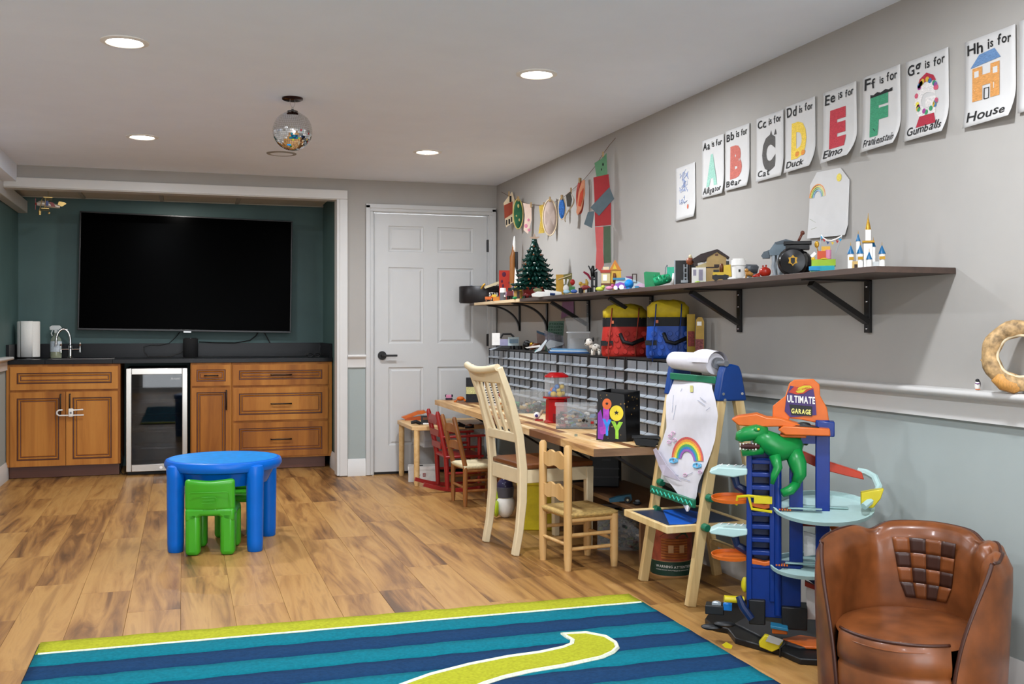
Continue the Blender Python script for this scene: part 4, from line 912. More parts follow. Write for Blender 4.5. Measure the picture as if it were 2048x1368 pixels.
for (y, nm, mt) in ((940, 'side_deck', GM), (1060, 'side_deck', GM)):
    s_ = gp(nm, lambda m: (m.pp([(1422, y+4), (1440, y-5), (1497, y-4), (1497, y+8), (1470, y+14), (1425, y+9)], -30, 24)), mt, bevel=.004)
    gp('deck_grid', lambda m: [m.pt([(1432+i*14, y+1, -20), (1446+i*14, y-6, 14)], 1.5, 5) for i in range(4)], WH, s_, kind='stuff')
    gp('deck_arm', lambda m: m.pt([(1470, y+14, 0), (1476, y+35, 0), (1498, y+48, 5)], [9, 8, 9], 8), GN, s_)
for (y, y2) in ((1003, 0), (1118, 0)):
    s_ = tray_('side_ramp', GO, 1465, y, 40, 26, 6, 0)
    gp('ramp_link', lambda m: m.pp([(1500, y-2), (1530, y+4), (1560, y-4), (1560, y+6), (1530, y+14), (1500, y+8)], -20, 0), GO, s_, bevel=.003)
gp('yellow_gate', lambda m: (m.pt([(1475, 1010, -20), (1478, 993, -24), (1500, 990, -26), (1540, 994, -26)], 3, 6), m.pb(1510, 1545, 990, 1004, -30, -16), m.pt([(1500, 992, -26), (1506, 1016, -26), (1545, 1020, -28)], 3, 6)), GY)
gp('rear_ramp', lambda m: (m.pp([(1605, 905), (1640, 920), (1718, 944), (1722, 958), (1690, 952), (1640, 940), (1605, 925)], 30, 50)), GR, bevel=.003)
gp('rear_ramp', lambda m: m.pp([(1650, 1048), (1700, 1065), (1725, 1072), (1725, 1080), (1660, 1062)], 30, 45), GO, bevel=.003)
gp('orange_track', lambda m: (m.pp([(1600, 1044), (1650, 1044), (1650, 1052), (1600, 1052)], 10, 30)), GR)
gp('crank', lambda m: (m.pt([(1452, 1197, -30), (1490, 1199, -22)], 7, 10), m.ps(1492, 1172, 8, 16, 6, y=-6)), GY, smooth=True)
gp('crank_arm', lambda m: m.pt([(1480, 1190, -30), (1488, 1210, -34), (1505, 1232, -36)], [6, 8, 8], 8), GN, smooth=True)
gp('fuel_pump', lambda m: (m.pc(1651, 1280, 1296, 6, y=-60), m.pc(1662, 1276, 1292, 6, y=-50)), GY, smooth=True)
gp('pump_hose', lambda m: m.pt([(1648, 1276, -58), (1650, 1264, -58), (1664, 1262, -50), (1666, 1274, -50)], 1.8, 6), GR)
gp('tool_station', lambda m: m.pb(1545, 1574, 1242, 1256, -45, -30), GO, bevel=.003)
gp('station_roof', lambda m: m.pp([(1542, 1238), (1575, 1242), (1576, 1248), (1542, 1244)], -52, -24), mat('toy_teal', '#1f6d8f', .35), bevel=.002)
gp('yellow_lift', lambda m: (m.pp([(1520, 1268), (1532, 1252), (1566, 1262), (1560, 1276), (1545, 1284), (1522, 1276)], -72, -58)), GY, bevel=.003)
gp('grey_ramp', lambda m: m.pp([(1533, 1262), (1540, 1250), (1566, 1258), (1558, 1268)], -78, -74), mat('grill_grey', '#9a9a94', .5))
gp('black_lever', lambda m: (m.pt([(1560, 1290, -76), (1561, 1272, -78), (1570, 1262, -78)], 2.2, 6), m.pt([(1610, 1312, -84), (1612, 1294, -84), (1600, 1290, -84), (1622, 1284, -84)], 2.6, 6)), GK)
gp('emblem', lambda m: m.pp([(1450, 1278), (1458, 1272), (1470, 1278), (1468, 1284), (1456, 1283)], -70, -67), GY)
gp('blue_panel', lambda m: m.pb(1632, 1655, 1268, 1288, -40, -36), mat('toy_blue', '#1369b0', .3))
# ---- leather tub chair ----
LEA = mat('brown_leather', '#73401f', .34, var=.38, scale=11, bump=.12, coat=.08); LED = mat('dark_leather', '#3a2118', .4, var=.15, scale=20); PIP = mat('piping_leather', '#3f1f12', .4)
LC = Vector((2.065, 2.60, 0)); t = thing('tub_armchair', 'brown leather kids tub chair with checkered patch on the backrest', 'armchair', LC, math.radians(-54))
# local: front is -y ; angle 0 at the back (+y), positive to local +x
def lobes(d):
    """top height along the shell; soft lobes at the back and arms"""
    h = .53-.045*abs(d/110)**1.5
    for c, w_, g in ((-44, 9, .02), (44, 9, .02), (72, 7, .012), (94, 7, .01)): h -= g*math.exp(-((d-c)/w_)**2)
    return h
def bulge(d):
    b = 0
    for c in (-44, 44, 72, 94): b -= .014*math.exp(-((d-c)/8)**2)
    return b
prof = [(.206, .03, 0), (.2, .2, .2), (.195, .34, .4), (.19, .44, 1), (.194, .485, 1), (.208, .515, 1), (.236, .53, 1), (.266, .518, 1), (.281, .48, .8), (.28, .4, .4), (.27, .2, 0), (.262, .03, 0)]
def shell(u, v):
    i = v*(len(prof)-1); i0 = min(int(i), len(prof)-2); f = i-i0
    r = prof[i0][0]*(1-f)+prof[i0+1][0]*f; z = prof[i0][1]*(1-f)+prof[i0+1][1]*f; w_ = prof[i0][2]*(1-f)+prof[i0+1][2]*f
    s_ = 2*u-1; am = 138-34*(z/.53)**2.2; d = s_*am; a = math.radians(d)
    e = max(0, (abs(s_)-.72)/.28); e = e*e
    mid = .232; r = r+(mid-r)*e*.86; r += .02*e*(z/.5)
    z = z*(1+(lobes(d)/.53-1)*min(1, max(0, (z-.25)/.25))); inner = v < .5
    r2 = r-(bulge(d)*w_*.7 if inner else -bulge(d)*w_*.35)*(1-e)
    return (r2*math.sin(a), r2*math.cos(a)*.98, z)
obj('shell', M().grid(shell, 84, 33), LEA, t, smooth='all')
for u_ in (0, 1):
    ring = [Vector(shell(u_, j/44)) for j in range(45)]
    obj('end_welt', M().add(ring, [tuple(range(45))]), LEA, t)
    obj('piping', M().tube([(ring[j]+ring[44-j])/2 if j < 21 else ring[j] for j in range(0, 23)], .0062, 8), PIP, t, smooth='all')
obj('piping', M().tube([Vector(shell(i/90, .6))+Vector((0, 0, .001)) for i in range(91)], .0045, 8), PIP, t, smooth='all')
# seat and front apron
n = 40
def seat(u, v):
    a = 2*math.pi*u; r = v; x = .205*r*math.sin(a); y = -.005+.215*r*math.cos(a); 
    if y < 0: y *= 1.08
    return (x, y, .272-.02*r**6-.012*max(0, -y)/.2*r)
obj('seat', M().grid(seat, n, 8, cu=True), LEA, t, smooth='all')
fr_ = lambda a, r: (r*math.sin(a), -r*math.cos(a)*1.06)
m = M()
def apron(u, v):
    a = math.radians(-46+92*u); z = [.262, .25, .2, .175, .168, .16, .1, .02][int(round(v*7))]; r = [.206, .218, .224, .222, .216, .221, .222, .216][int(round(v*7))]
    return (*fr_(a, r), z)
obj('front_apron', m.grid(apron, 24, 7), LEA, t, smooth='all')
obj('piping', M().tube([(*fr_(math.radians(-46+92*i/30), .213), .259) for i in range(31)], .0045, 8), PIP, t, smooth='all')
obj('bottom', M().lathe([(0, .004), (.25, .004), (.25, .03), (0, .03)], 40), mat('chair_base', '#1e1512', .8), t)
# checkered patch on the inner backrest
NX, NZ = 4, 4
for i in range(NX):
    for j in range(NZ):
        def cell(u, v, i=i, j=j):
            zz = .292+(j+v)*.19/NZ; wdt = .37+.17*((zz-.292)/.19); 
            if j == 0: wdt *= .86+.14*v
            a = (-.5+(i+u)/NX)*wdt*2; 
            zz_ = zz; r = .1985-(.0085*min(1, max(0, (zz-.34)/.12)))-.006
            return (r*math.sin(a), r*math.cos(a)*.98, zz_)
        obj('checker_patch', M().grid(cell, 4, 4), LED if (i+j) % 2 == 0 else LEA, t, smooth='all', solid=.004)
# ================= wall shelf, drawings and garland =================
SZ = 1.339; SX = 2.108
DKW = wood('dark_walnut', ['#2f2420', '#43342c', '#574339'], grain=14, rough=.5, rand=False); LTW = wood('light_shelf', ['#bfa47c', '#d0b78f', '#dcc6a0'], grain=14, rough=.5, rand=False)
sh = thing('wall_shelf', 'long dark wood wall shelf on black angle brackets', 'shelf', (0, 0, 0))
for (y0, y1, mt_, dz_) in ((2.815, 4.75, DKW, 0), (4.752, 6.50, DKW, 0), (6.502, 7.62, LTW, 0), (7.622, 7.75, DKW, 0)):
    obj('shelf_board', M().box(SX, XR-.002, y0, y1, SZ-.02, SZ), mt_, sh, bevel=.001)
def br_at(px): return on(px, 0, X=XR-.01).y
for px in (1735, 1478, 1302, 1176):
    y = br_at(px); b = M().box(XR-.014, XR-.002, y-.016, y+.016, SZ-.215, SZ-.0205).box(SX+.03, XR-.002, y-.016, y+.016, SZ-.026, SZ-.0205)
    k_ = obj('angle_bracket', b.beam((XR-.012, y, SZ-.175), (SX+.06, y, SZ-.036), .034, .02), BLACK, sh, bevel=.001)
    for z in (.045, .1, .2): obj('screw', M().sph((XR-.014, y, SZ-z), .005, 8, 5), CHROME, k_, smooth=True)
for px in (1093, 1038):
    y = br_at(px); b = M().box(XR-.012, XR-.002, y-.012, y+.012, SZ-.215, SZ-.0205).box(SX+.05, XR-.002, y-.012, y+.012, SZ-.026, SZ-.0205)
    n = 14; pa = [(SX+.06+(XR-.008-SX-.06)*math.sin(q/n*math.pi/2), SZ-.026-.18*(1-math.cos(q/n*math.pi/2))) for q in range(n+1)]
    obj('curved_bracket', b.ribbon(pa, .012, y-.012, y+.012), BLACK, sh)
# ---- paper sheets on the wall ----
INK = mat('marker_black', '#191818', .8); PAP = mat('sheet_paper', '#c8c6c3', .9, var=.02, scale=20)
hatch = {}
def CRW(n, c): return mat('wax_'+n, c, .9, var=.22, scale=120, stretch=(1, 1, 4))
class Sheet:
    """a sheet taped to the right wall: local a to the right on the wall, b up; curl lifts its lower edge off the wall"""
    def __init__(s, name, label, cx_, top, bot, w=.216, curl=.03, tilt=0.0, group=None, poly=None, h=None):
        c = at(cx_, (top+bot)/2, X=XR-.004); d = proj(c)[2]; s.h = h or (bot-top)*d/F; s.w = w; s.c = c; s.curl = curl; s.tilt = tilt
        s.o = thing(name, label, 'drawing', (XR-.003, c.y, c.z), 0, group)
        if poly is None: obj('sheet', M().grid(lambda u, v: s.f(u*s.w, v*s.h), 10, 14), PAP, s.o, smooth='all', solid=.0006)
        else: obj('sheet', M().add([s.f(p[0]*s.w, p[1]*s.h) for p in poly], [tuple(range(len(poly)))]), PAP, s.o, solid=.0006)
    def f(s, a, b, e=0.0):
        u = a/s.w-.5; v = b/s.h; ca, sa = math.cos(s.tilt), math.sin(s.tilt); p, q = a-s.w/2, b-s.h/2
        p, q = p*ca-q*sa, p*sa+q*ca
        lift = s.curl*(max(0, .35-v)/.35)**2*(.35+.65*max(0, u+.5))+.35*s.curl*max(0, u-.2)**2*4*max(0, v-.3)+.002
        return Vector((-lift-e, -p, q))
    def txt(s, st_, x, y, size, wid=None, bold=.018, jit=.12, seed=1):
        m = M(); text(m, st_, lambda p, q: s.f(x*s.w+p, y*s.h+q, .0022), size*s.h, bold, jit, seed, wid=wid*s.w if wid else None); return m
    def shape(s, pts, e=.0014): return M().add([s.f(p[0]*s.w, p[1]*s.h, e) for p in pts], [tuple(range(len(pts)))])
    def stroke(s, pts, r=.0016, e=.0022, m=None): return (m or M()).tube([s.f(p[0]*s.w, p[1]*s.h, e) for p in pts], r, 4)
    def blob(s, x, y, rx, ry, e=.002, n=14): return s.shape([(x+rx*math.cos(2*math.pi*i/n), y+ry*math.sin(2*math.pi*i/n)) for i in range(n)], e)
def letter(c, word, cx_, top, bot, material, lab, curl, tilt=0, big=True, y=.22, size=.66, x=.22, wid=.55):
    S = Sheet('alphabet_drawing', lab, cx_, top, bot, .216, curl, tilt, 'alphabet drawings taped in a row', h=.279)
    obj('lettering', S.txt(c+c.lower(), .06, .82, .19, .34, seed=ord(c)), INK, S.o, label='black marker heading')
    obj('lettering', S.txt('is for', .47, .84, .15, .47, seed=ord(c)+2), INK, S.o, label='black marker heading')
    obj('lettering', S.txt(word, .08, .06, .15, min(.86, .165*len(word)), seed=ord(c)+5, bold=.012), INK, S.o, label='black marker word')
    if big:
        m = M(); text(m, c, lambda p, q: S.f(x*S.w+p, y*S.h+q, .0014), size*S.h, .07, 0, wid=wid*S.w); obj('crayon_letter', m, material, S.o)
    return S
letter('A', 'Alligator', 1426, 276, 391, CRW('mint', '#93bfae'), 'child drawing of a green letter A for alligator, first of the alphabet row', .012, y=.22)
S = letter('B', 'Bear', 1475, 254, 378, CRW('rust', '#b9685c'), 'child drawing of a reddish letter B for bear between A and C', .016)
S = letter('C', 'Cat', 1540, 229, 358, CRW('grey', '#55524f'), 'child drawing of a grey letter C for cat', .014, y=.18)
for a in (.5, .66): obj('cat_ear', S.shape([(a, .66), (a+.1, .66), (a+.06, .75)], .0016), MATS['wax_grey'], S.o)
S = letter('D', 'Duck', 1601, 203, 340, CRW('yellow', '#e3c24e'), 'child drawing of a yellow letter D for duck', .03)
for a in (.42, .62): obj('duck_foot', S.blob(a, .24, .07, .04), CRW('orange', '#d98a3c'), S.o)
S = letter('E', 'Elmo', 1680, 174, 320, CRW('red', '#b53a44'), 'child drawing of a red letter E, fifth of the alphabet row', .045)
S = letter('F', 'Frankenstein', 1763, 141, 298, CRW('green', '#3f8f6a'), 'child drawing of a green letter F with black top, sixth of the row', .035)
obj('black_fringe', S.shape([(.22, .69), (.8, .7), (.8, .745), (.7, .73), (.62, .75), (.5, .725), (.4, .745), (.3, .72), (.22, .735)], .0018), INK, S.o)
obj('stitch_mark', S.stroke([(.28, .3), (.36, .24)]), INK, S.o)
S = letter('G', 'Gumballs', 1854, 107, 277, CRW('gum_white', '#d8d3cf'), 'child drawing of a gumball machine letter G full of coloured dots', .03, y=.27, size=.52)
obj('machine_top', S.shape([(.3, .66), (.34, .73), (.5, .785), (.66, .73), (.72, .66), (.5, .68)], .0016), CRW('crimson', '#a52a3c'), S.o)
obj('machine_base', S.shape([(.34, .27), (.68, .27), (.76, .14), (.28, .14)], .0016), CRW('crimson', '#a52a3c'), S.o)
rs = random.Random(5); gc = ['#c8a53a', '#3a6f9f', '#9f3f8a', '#3f8f5f', '#c2556a', '#e0cf50']
for i in range(26):
    a = rs.uniform(.35, 5.9); x, y = .5+.25*math.cos(a)*rs.uniform(.9, 1.05), .5+.2*math.sin(a)*rs.uniform(.9, 1.05)
    obj('gumball_dot', S.blob(x, y, .042, .032, .0024), CRW('dot%d' % (i % 6), gc[i % 6]), S.o)
S = letter('H', 'House', 1980, 66, 246, CRW('amber', '#c98e4f'), 'child drawing of an orange letter H as a house with blue roof', .03, big=False)
obj('crayon_house', S.shape([(.16, .28), (.36, .28), (.36, .44), (.52, .44), (.52, .28), (.7, .28), (.7, .66), (.52, .66), (.52, .56), (.36, .56), (.36, .66), (.16, .66)], .0018), CRW('amber', '#c98e4f'), S.o)
obj('crayon_roof', S.shape([(.12, .67), (.72, .7), (.6, .82), (.3, .8)], .0018), CRW('slate_blue', '#5f7fa6'), S.o)
obj('crayon_door', S.stroke([(.4, .28), (.4, .4), (.49, .4), (.49, .28), (.4, .28)]), INK, S.o)
for x, y in ((.2, .58), (.57, .57), (.2, .37), (.58, .4)): obj('crayon_window', S.shape([(x, y-.03), (x+.09, y-.03), (x+.09, y+.04), (x, y+.04)], .0022), PAP, S.o)
Sheet('alphabet_drawing', 'edge of a ninth white sheet cut off by the right picture border', 2096, 20, 215, .216, .02, 0, 'alphabet drawings taped in a row', h=.279)
# blue scribble sheet and rainbow landscape sheet
S = Sheet('crayon_drawing', 'pale sheet with blue and red scribbles left of the alphabet row', 1371, 330, 439, .216, .012, .02, h=.27)
m = M(); rs = random.Random(2)
for q in range(16):
    x, y = rs.uniform(.3, .6), rs.uniform(.5, .85)
    S.stroke([(x+rs.uniform(-.12, .12), y+rs.uniform(-.08, .08)) for _ in range(5)], .0009, .0022, m)
for q in range(5):
    x, y = rs.uniform(.25, .55), rs.uniform(.25, .42); S.stroke([(x+rs.uniform(-.1, .1), y+rs.uniform(-.06, .06)) for _ in range(4)], .001, .0022, m)
obj('scribble', m, CRW('scribble_blue', '#8fa0c8'), S.o, kind='stuff')
obj('red_mark', S.blob(.64, .22, .04, .045), CRW('mark_red', '#c0674f'), S.o)
S = Sheet('crayon_drawing', 'wrinkled sheet with a small rainbow and sun above the toy walker', 1657, 352, 462, .27, .012, -.03, h=.262, poly=[(0, 0), (.97, .0), (1, .15), (1, .8), (.78, 1), (.2, 1), (.03, .82), (.02, .4)])
for k_, (n, c) in enumerate([('o', '#d9945a'), ('y', '#d8c76a'), ('g', '#8fb98a'), ('b', '#86a9c4')]):
    m = M(); r0 = .2-k_*.032
    pts = [(.24+r0*math.cos(math.pi*(1-i/12)*.98)*1.0, .62+r0*.95*math.sin(math.pi*(1-i/12))) for i in range(13)]
    obj('rainbow_band', S.stroke(pts, .0026), CRW('pastel_'+n, c), S.o)
obj('sun', S.blob(.76, .86, .06, .06), CRW('pastel_sun', '#ddc95c'), S.o)
m = M(); S.stroke([(.05, .3), (.3, .2), (.45, .28), (.7, .22), (.95, .3)], .0008, .0022, m); S.stroke([(.1, .14), (.4, .18), (.6, .08), (.95, .16)], .001, .0022, m); obj('hill_line', m, CRW('olive', '#9a9f86'), S.o)
obj('red_house', S.shape([(.44, .25), (.55, .25), (.53, .3), (.48, .31)], .002), CRW('mark_red', '#c0674f'), S.o)
m = M()
for x in (.68, .76, .84): S.stroke([(x, .2), (x, .3)], .0012, .0022, m); S.stroke([(x-.02, .26), (x+.02, .26)], .001, .0022, m)
obj('blue_people', m, CRW('ink_blue', '#4f68a8'), S.o, kind='stuff')
# purple paper under the shelf
c = at(1137, 616, X=XR-.004); t = thing('purple_paper', 'torn purple paper taped under the wall shelf', 'paper', c)
obj('sheet', M().add([(-.002, .11, .05), (-.004, .03, .045), (-.002, -.1, .06), (-.006, -.11, -.06), (-.004, .0, -.05), (-.008, .12, -.07)], [(0, 1, 4, 5), (1, 2, 3, 4)]), mat('purple_paper', '#8f6a94', .8), t, solid=.001)
# ---- string garland ----
GX = XR-.03
def g(px, py, off=0.03): return at(px, py, X=XR-off)
st_pts = [(1003, 384), (1017, 392), (1037, 401), (1060, 409), (1088, 411), (1109, 404), (1125, 396), (1143, 381), (1170, 357), (1190, 333), (1206, 308), (1219, 290), (1231, 276)]
o = obj('twine_string', M().tube([g(x, y, .012) for x, y in st_pts], .0016, 6), mat('twine_brown', '#6a5240', .9), smooth=True); tag(o, 'thin twine string pinned up between corner and ceiling', 'string')
def garland(name, label, cat, px, py): return Toy(name, label, cat, g(px, py, .05), 'crafts hung on the twine string')
def peg(T, x, y): T.part('clothespin', T.m().pb(x-1.5, x+1.5, y-5, y+5, -4, 4), mat('peg_wood', '#a88a5e', .7))
def disc(name, label, px, py, rx, rz, material, rim=None, tilt=0, turn=0, deep=3):
    T = garland(name, label, 'craft plate', px, py); T.o.rotation_euler.z += turn; m = T.m(); k_ = T.k
    m.lathe([(0, deep*k_), (rx*.72*k_, deep*k_), (rx*.8*k_, deep*.6*k_), (rx*k_, 0), (rx*k_, -.6*k_), (rx*.8*k_, deep*.2*k_), (0, deep*.6*k_)], 32, T=Matrix.Scale(rz/rx, 4, (0, 0, 1))@Matrix.Rotation(math.radians(90), 4, 'X'))
    T.part('plate', m, material, smooth=True)
    if rim:
        m = T.m(); m.tube([(rx*k_*math.cos(q*.2618), -.5*k_, rz*k_*math.sin(q*.2618)) for q in range(24)], 1.3*k_, 5, closed=True); T.part('plate_rim', m, rim, smooth=True)
    peg(T, px, py-rz); return T
cream = mat('craft_cream', '#dcc8a6', .8); bred = mat('craft_brick', '#97402a', .8, var=.1); pgreen = mat('craft_green', '#1e5b3a', .7, var=.2); gold2 = mat('craft_gold', '#c3b06a', .5)
T = garland('paper_house_craft', 'paper house craft in brick red and cream hung first on the string', 'paper craft', 1018, 420)
T.part('card', T.m().pp([(1007, 406), (1024, 383), (1029, 400), (1027, 444), (1012, 455)], -1, 1), cream)
T.part('brick_panel', T.m().pp([(1008, 411), (1025, 403), (1025, 427), (1009, 438)], -2, -1), bred); T.part('dark_window', T.m().pb(1019, 1023, 392, 404, -2, -1), INK)
T.part('dark_bars', T.m().pb(1012, 1014.5, 440, 450, -2, -1).pb(1017, 1020, 438, 448, -2, -1).pb(1022, 1024, 434, 444, -2, -1), INK, kind='stuff'); peg(T, 1018, 388)
T = disc('paper_plate_craft', 'green paper plate with gold dots on the string', 1036, 428, 10, 30, pgreen, gold2, turn=.25)
T.part('gold_dots', T.m().ps(1036, 412, 2, 4, 1, y=-3).ps(1038, 440, 1.5, 3, 1, y=-3).ps(1032, 432, 1.5, 2, 1, y=-3), gold2, kind='stuff')
T = garland('paper_banner_craft', 'pink and cream printed paper banner on the string', 'paper craft', 1055, 438)
T.part('card', T.m().pp([(1046, 406), (1063, 409), (1063, 440), (1056, 468), (1047, 460), (1050, 430)], -1, 1), mat('craft_pinkcream', '#d8bfae', .8)); T.part('pink_spots', T.m().ps(1052, 452, 3.5, 4, .6, y=-1).ps(1058, 460, 3, 3, .6, y=-1).ps(1057, 440, 2.5, 3, .6, y=-1), mat('craft_pink', '#c7798e', .8), kind='stuff'); peg(T, 1062, 410)
T = garland('paper_strip_craft', 'yellow ruffled paper strip on the string', 'paper craft', 1084, 438)
T.part('card', T.m().pp([(1078, 412), (1090, 408), (1086, 430), (1089, 466), (1077, 467), (1081, 440)], -1, 1), mat('craft_yellow', '#cfae4a', .8, var=.2, scale=150)); peg(T, 1088, 410)
T = disc('paper_plate_craft', 'large pinkish beige oval paper plate on the string', 1100, 435, 14, 36, mat('craft_beige', '#b7a397', .8), cream, turn=-.1); T.o['label'] = 'large pinkish beige oval paper plate on the string'
disc('paper_plate_craft', 'bright blue painted paper plate on the string', 1124, 417, 7.5, 22, mat('craft_blue', '#2263ae', .4, var=.5, scale=120), cream, turn=-.3)
T = garland('paper_loop_craft', 'curled cream and black ribbed paper loop on the string', 'paper craft', 1140, 415)
T.part('loop', T.m().grid(lambda u, v: T.m().P(1138+9*math.sin(u*5.2)+2*v, 382+62*u, -6+12*v+4*math.cos(u*5)), 24, 4), cream, smooth='all', solid=.001)
T.part('ribbed_panel', T.m().pp([(1132, 392), (1141, 384), (1144, 400), (1142, 414), (1134, 414)], -8, -7), mat('craft_ribbed', '#4a463c', .6, var=.5, scale=200)); peg(T, 1142, 381)
T = disc('paper_plate_craft', 'red painted oval paper plate near the right of the string', 1160, 395, 9, 34, mat('craft_red', '#9c3322', .7, var=.15), None, turn=-.45)
T.part('plate_front', T.m().pp([(1155, 425), (1160, 385), (1168, 362), (1174, 362), (1174, 390), (1166, 420), (1158, 431)], -7, -5.6), mat('craft_coral', '#d38e6a', .8, var=.1), smooth=False)
T.part('red_blaze', T.m().pp([(1160, 412), (1164, 388), (1171, 378), (1170, 398), (1164, 414)], -8.4, -7), mat('craft_flame', '#c2462a', .8))
# construction paper figure
T = garland('paper_person_craft', 'tall construction paper figure in red, green and grey at the string end', 'paper craft', 1208, 440)
red_p = mat('paper_red', '#9e2f31', .85); gr_p = mat('paper_sage', '#5e8a66', .85); gy_p = mat('paper_slate', '#56646a', .85); sal = mat('paper_salmon', '#c25a58', .85); dgr = mat('paper_moss', '#4e5f49', .85)
hd = T.part('head', T.m().pp([(1189, 326), (1204, 317), (1213, 306), (1215, 350), (1193, 353)], -1, 1), gr_p)
T.part('face_mark', T.m().ps(1206, 329, 1.5, 3, 1, y=-1).ps(1203, 339, 1, 2.5, 1, y=-1), INK, hd)
T.part('body', T.m().pp([(1187, 355), (1217, 349), (1222, 400), (1222, 450), (1190, 453), (1189, 400)], -3, -1), red_p)
T.part('arm', T.m().pp([(1181, 415), (1219, 375), (1228, 398), (1198, 432)], -5, -3), gy_p); T.part('arm', T.m().pp([(1168, 448), (1176, 424), (1189, 422), (1184, 456)], -1, 1), gy_p)
T.part('leg', T.m().pp([(1190, 454), (1207, 453), (1206, 500), (1208, 530), (1201, 543), (1191, 535), (1193, 500)], -1, 1), sal); T.part('leg', T.m().pp([(1207, 453), (1221, 452), (1222, 525), (1207, 527)], 1, 2), dgr); peg(T, 1206, 309)
# ---- wooden ring and penguin on the chair rail ----
T = Toy('carved_ring', 'carved wooden ring with coiled animal pattern on the chair rail', 'carving', on(2042, .946, X=2.385))
RW = mat('carved_wood', '#a98a5f', .6, var=.55, scale=60, bump=.5); cxr, cyr = 2040, 712
m = T.m(); n = 36; pr_ = []
for i in range(n): 
    a = 2*math.pi*i/n; m_ = 1
k_ = T.k
m.tube([m.P(cxr+54*math.cos(2*math.pi*i/n), cyr+54*math.sin(2*math.pi*i/n)*1.02, 0) for i in range(n)], [17.5*k_*(1+.08*math.sin(i*1.3)) for i in range(n)], 12, closed=True)
T.part('ring', m, RW, smooth='all')
T.part('pale_edge', T.m().pt([(cxr+41*math.cos(2*math.pi*i/n), cyr+42*math.sin(2*math.pi*i/n), -9) for i in range(n)], 3.5, 6, closed=True), mat('carved_pale', '#d2c1a0', .6, var=.1), smooth='all')
T.part('tail_wrap', T.m().pt([(1998, 752, -3), (2012, 766, -4), (2030, 772, -3), (2044, 768, 0)], [15, 17, 16, 12], 10), mat('carved_amber', '#c08a45', .55, var=.3, scale=120, stretch=(6, 1, 1)), smooth='all')
T.part('ear', T.m().pt([(1977, 728, -2), (1968, 720, -4)], [4, 1], 6).pt([(2030, 758, -8), (2032, 748, -10)], [4, 1], 6), RW, kind='stuff')
T = Toy('penguin_figurine', 'tiny black and white bird figurine standing on the chair rail', 'figurine', on(1956, .946, X=2.392))
T.part('body', T.m().ps(1955, T.py-8, 5.5, 10, 5), WH, smooth=True); T.part('back', T.m().ps(1956, T.py-10, 5.3, 10, 5, y=2), GK, smooth=True); T.part('head', T.m().ps(1955, T.py-18, 4, 4, 4), GK, smooth=True)
T.part('feet', T.m().pb(1951, 1960, T.py-1.5, T.py, -4, 2), MATS['garage_orange']); T.part('scarf', T.m().pt([(1951, T.py-13, -3), (1955, T.py-12, -5.5), (1959, T.py-13, -3)], 1.2, 5), mat('scarf_purple', '#7a4a86', .6))
# ================= toys on the shelf =================
def put(name, label, cat, px, bot, z, X=None, Y=None, group=None):
    T = Toy(name, label, cat, on(px, z, X=X, Y=Y), group); T.py = bot; return T
def S_(name, label, cat, px, bot, X=2.2): return put(name, label, cat, px, bot, SZ, X=X, group='toys on the wall shelf')
def C(n, c, r=.35, **k):
    v = lin(c)[:3]; sat = max(v)-min(v); f = .8 if sat > .12 else 1.0
    if max(v) < .05: f = .6
    return mat('toy_'+n, tuple(x*f for x in v), r, **({'var': .1, 'spec': .35}|k))
TAN = C('tan', '#c9a765'); DBR = C('dkbrown', '#3f2a20'); BLK = C('black', '#141414'); WHT = C('white', '#dedcd6'); GRY = C('grey', '#6f757a'); LGR = C('ltgrey', '#9ca3a8'); YEL = C('yellow', '#d9b62c'); REDT = C('red', '#a8201f'); GRE = C('green', '#1f8a4f'); LIME = C('lime', '#9bbf2e'); AZ = C('azure', '#1e8fc0'); ORG = C('orange', '#d0661e'); PNK = C('pink', '#d68aa8'); PUR = C('purple', '#7a4a9c'); TEA = C('teal', '#2a8f86'); GLD = C('gold', '#b58a2c', .3, metal=.5); BRT = C('brown', '#6d3f24'); CRT = C('cream', '#d9cba4'); NVY = C('navy', '#1f3a6e'); DRD = C('darkred', '#6b1b1b'); BLUT = C('blue', '#1d57b0')
def studs(m, l, r, t, y0, y1, n, q=2):
    for i in range(n):
        for j in range(q): m.pc(l+(r-l)*(i+.5)/n, t-1, t, (r-l)/n*.28, y=y0+(y1-y0)*(j+.5)/q, n=8)
# black storage bin with white lettering
T = S_('storage_bin', 'black oval storage bin with white lettering at the shelf end', 'bin', 968, 600, 2.22); m = T.m(); k_ = T.k; c = T.m().P(964, 600, 8)
m.lathe([(0, 0), (44*k_, 0), (46*k_, 3*k_), (46*k_, 33*k_), (45*k_, 34*k_), (43*k_, 33*k_), (43*k_, 4*k_), (0, 4*k_)], 32, c, sy=.62)
T.part('bin', m, C('binblack', '#241f1f', .35), smooth=True)
lm = T.m()
def onbin(x, z):
    a = -math.pi/2+(x-964)/46; return T.m().P(964+46.6*math.cos(a), 600-z, 8+29.2*math.sin(a))
text(lm, 'STAR', lambda x, y: onbin(978+x, 14+y), 10, .04, wid=22); text(lm, 'WARS', lambda x, y: onbin(978+x, 6+y), 10, .04, wid=22); T.part('lettering', lm, WHT)
T2 = put('cloth_hat', 'faded blue folded cloth cap lying on the black bin', 'cap', 938, 567, SZ+34*T.k, X=2.20); T2.part('cloth', T2.m().ps(938, 566, 17, 5, 12, y=0), C('denim', '#5a6f96', .9, var=.2), smooth=True); T2.part('brim', T2.m().pp([(920, 567), (930, 562), (940, 566), (930, 569)], -12, -4), C('denimdk', '#2b3547', .9))
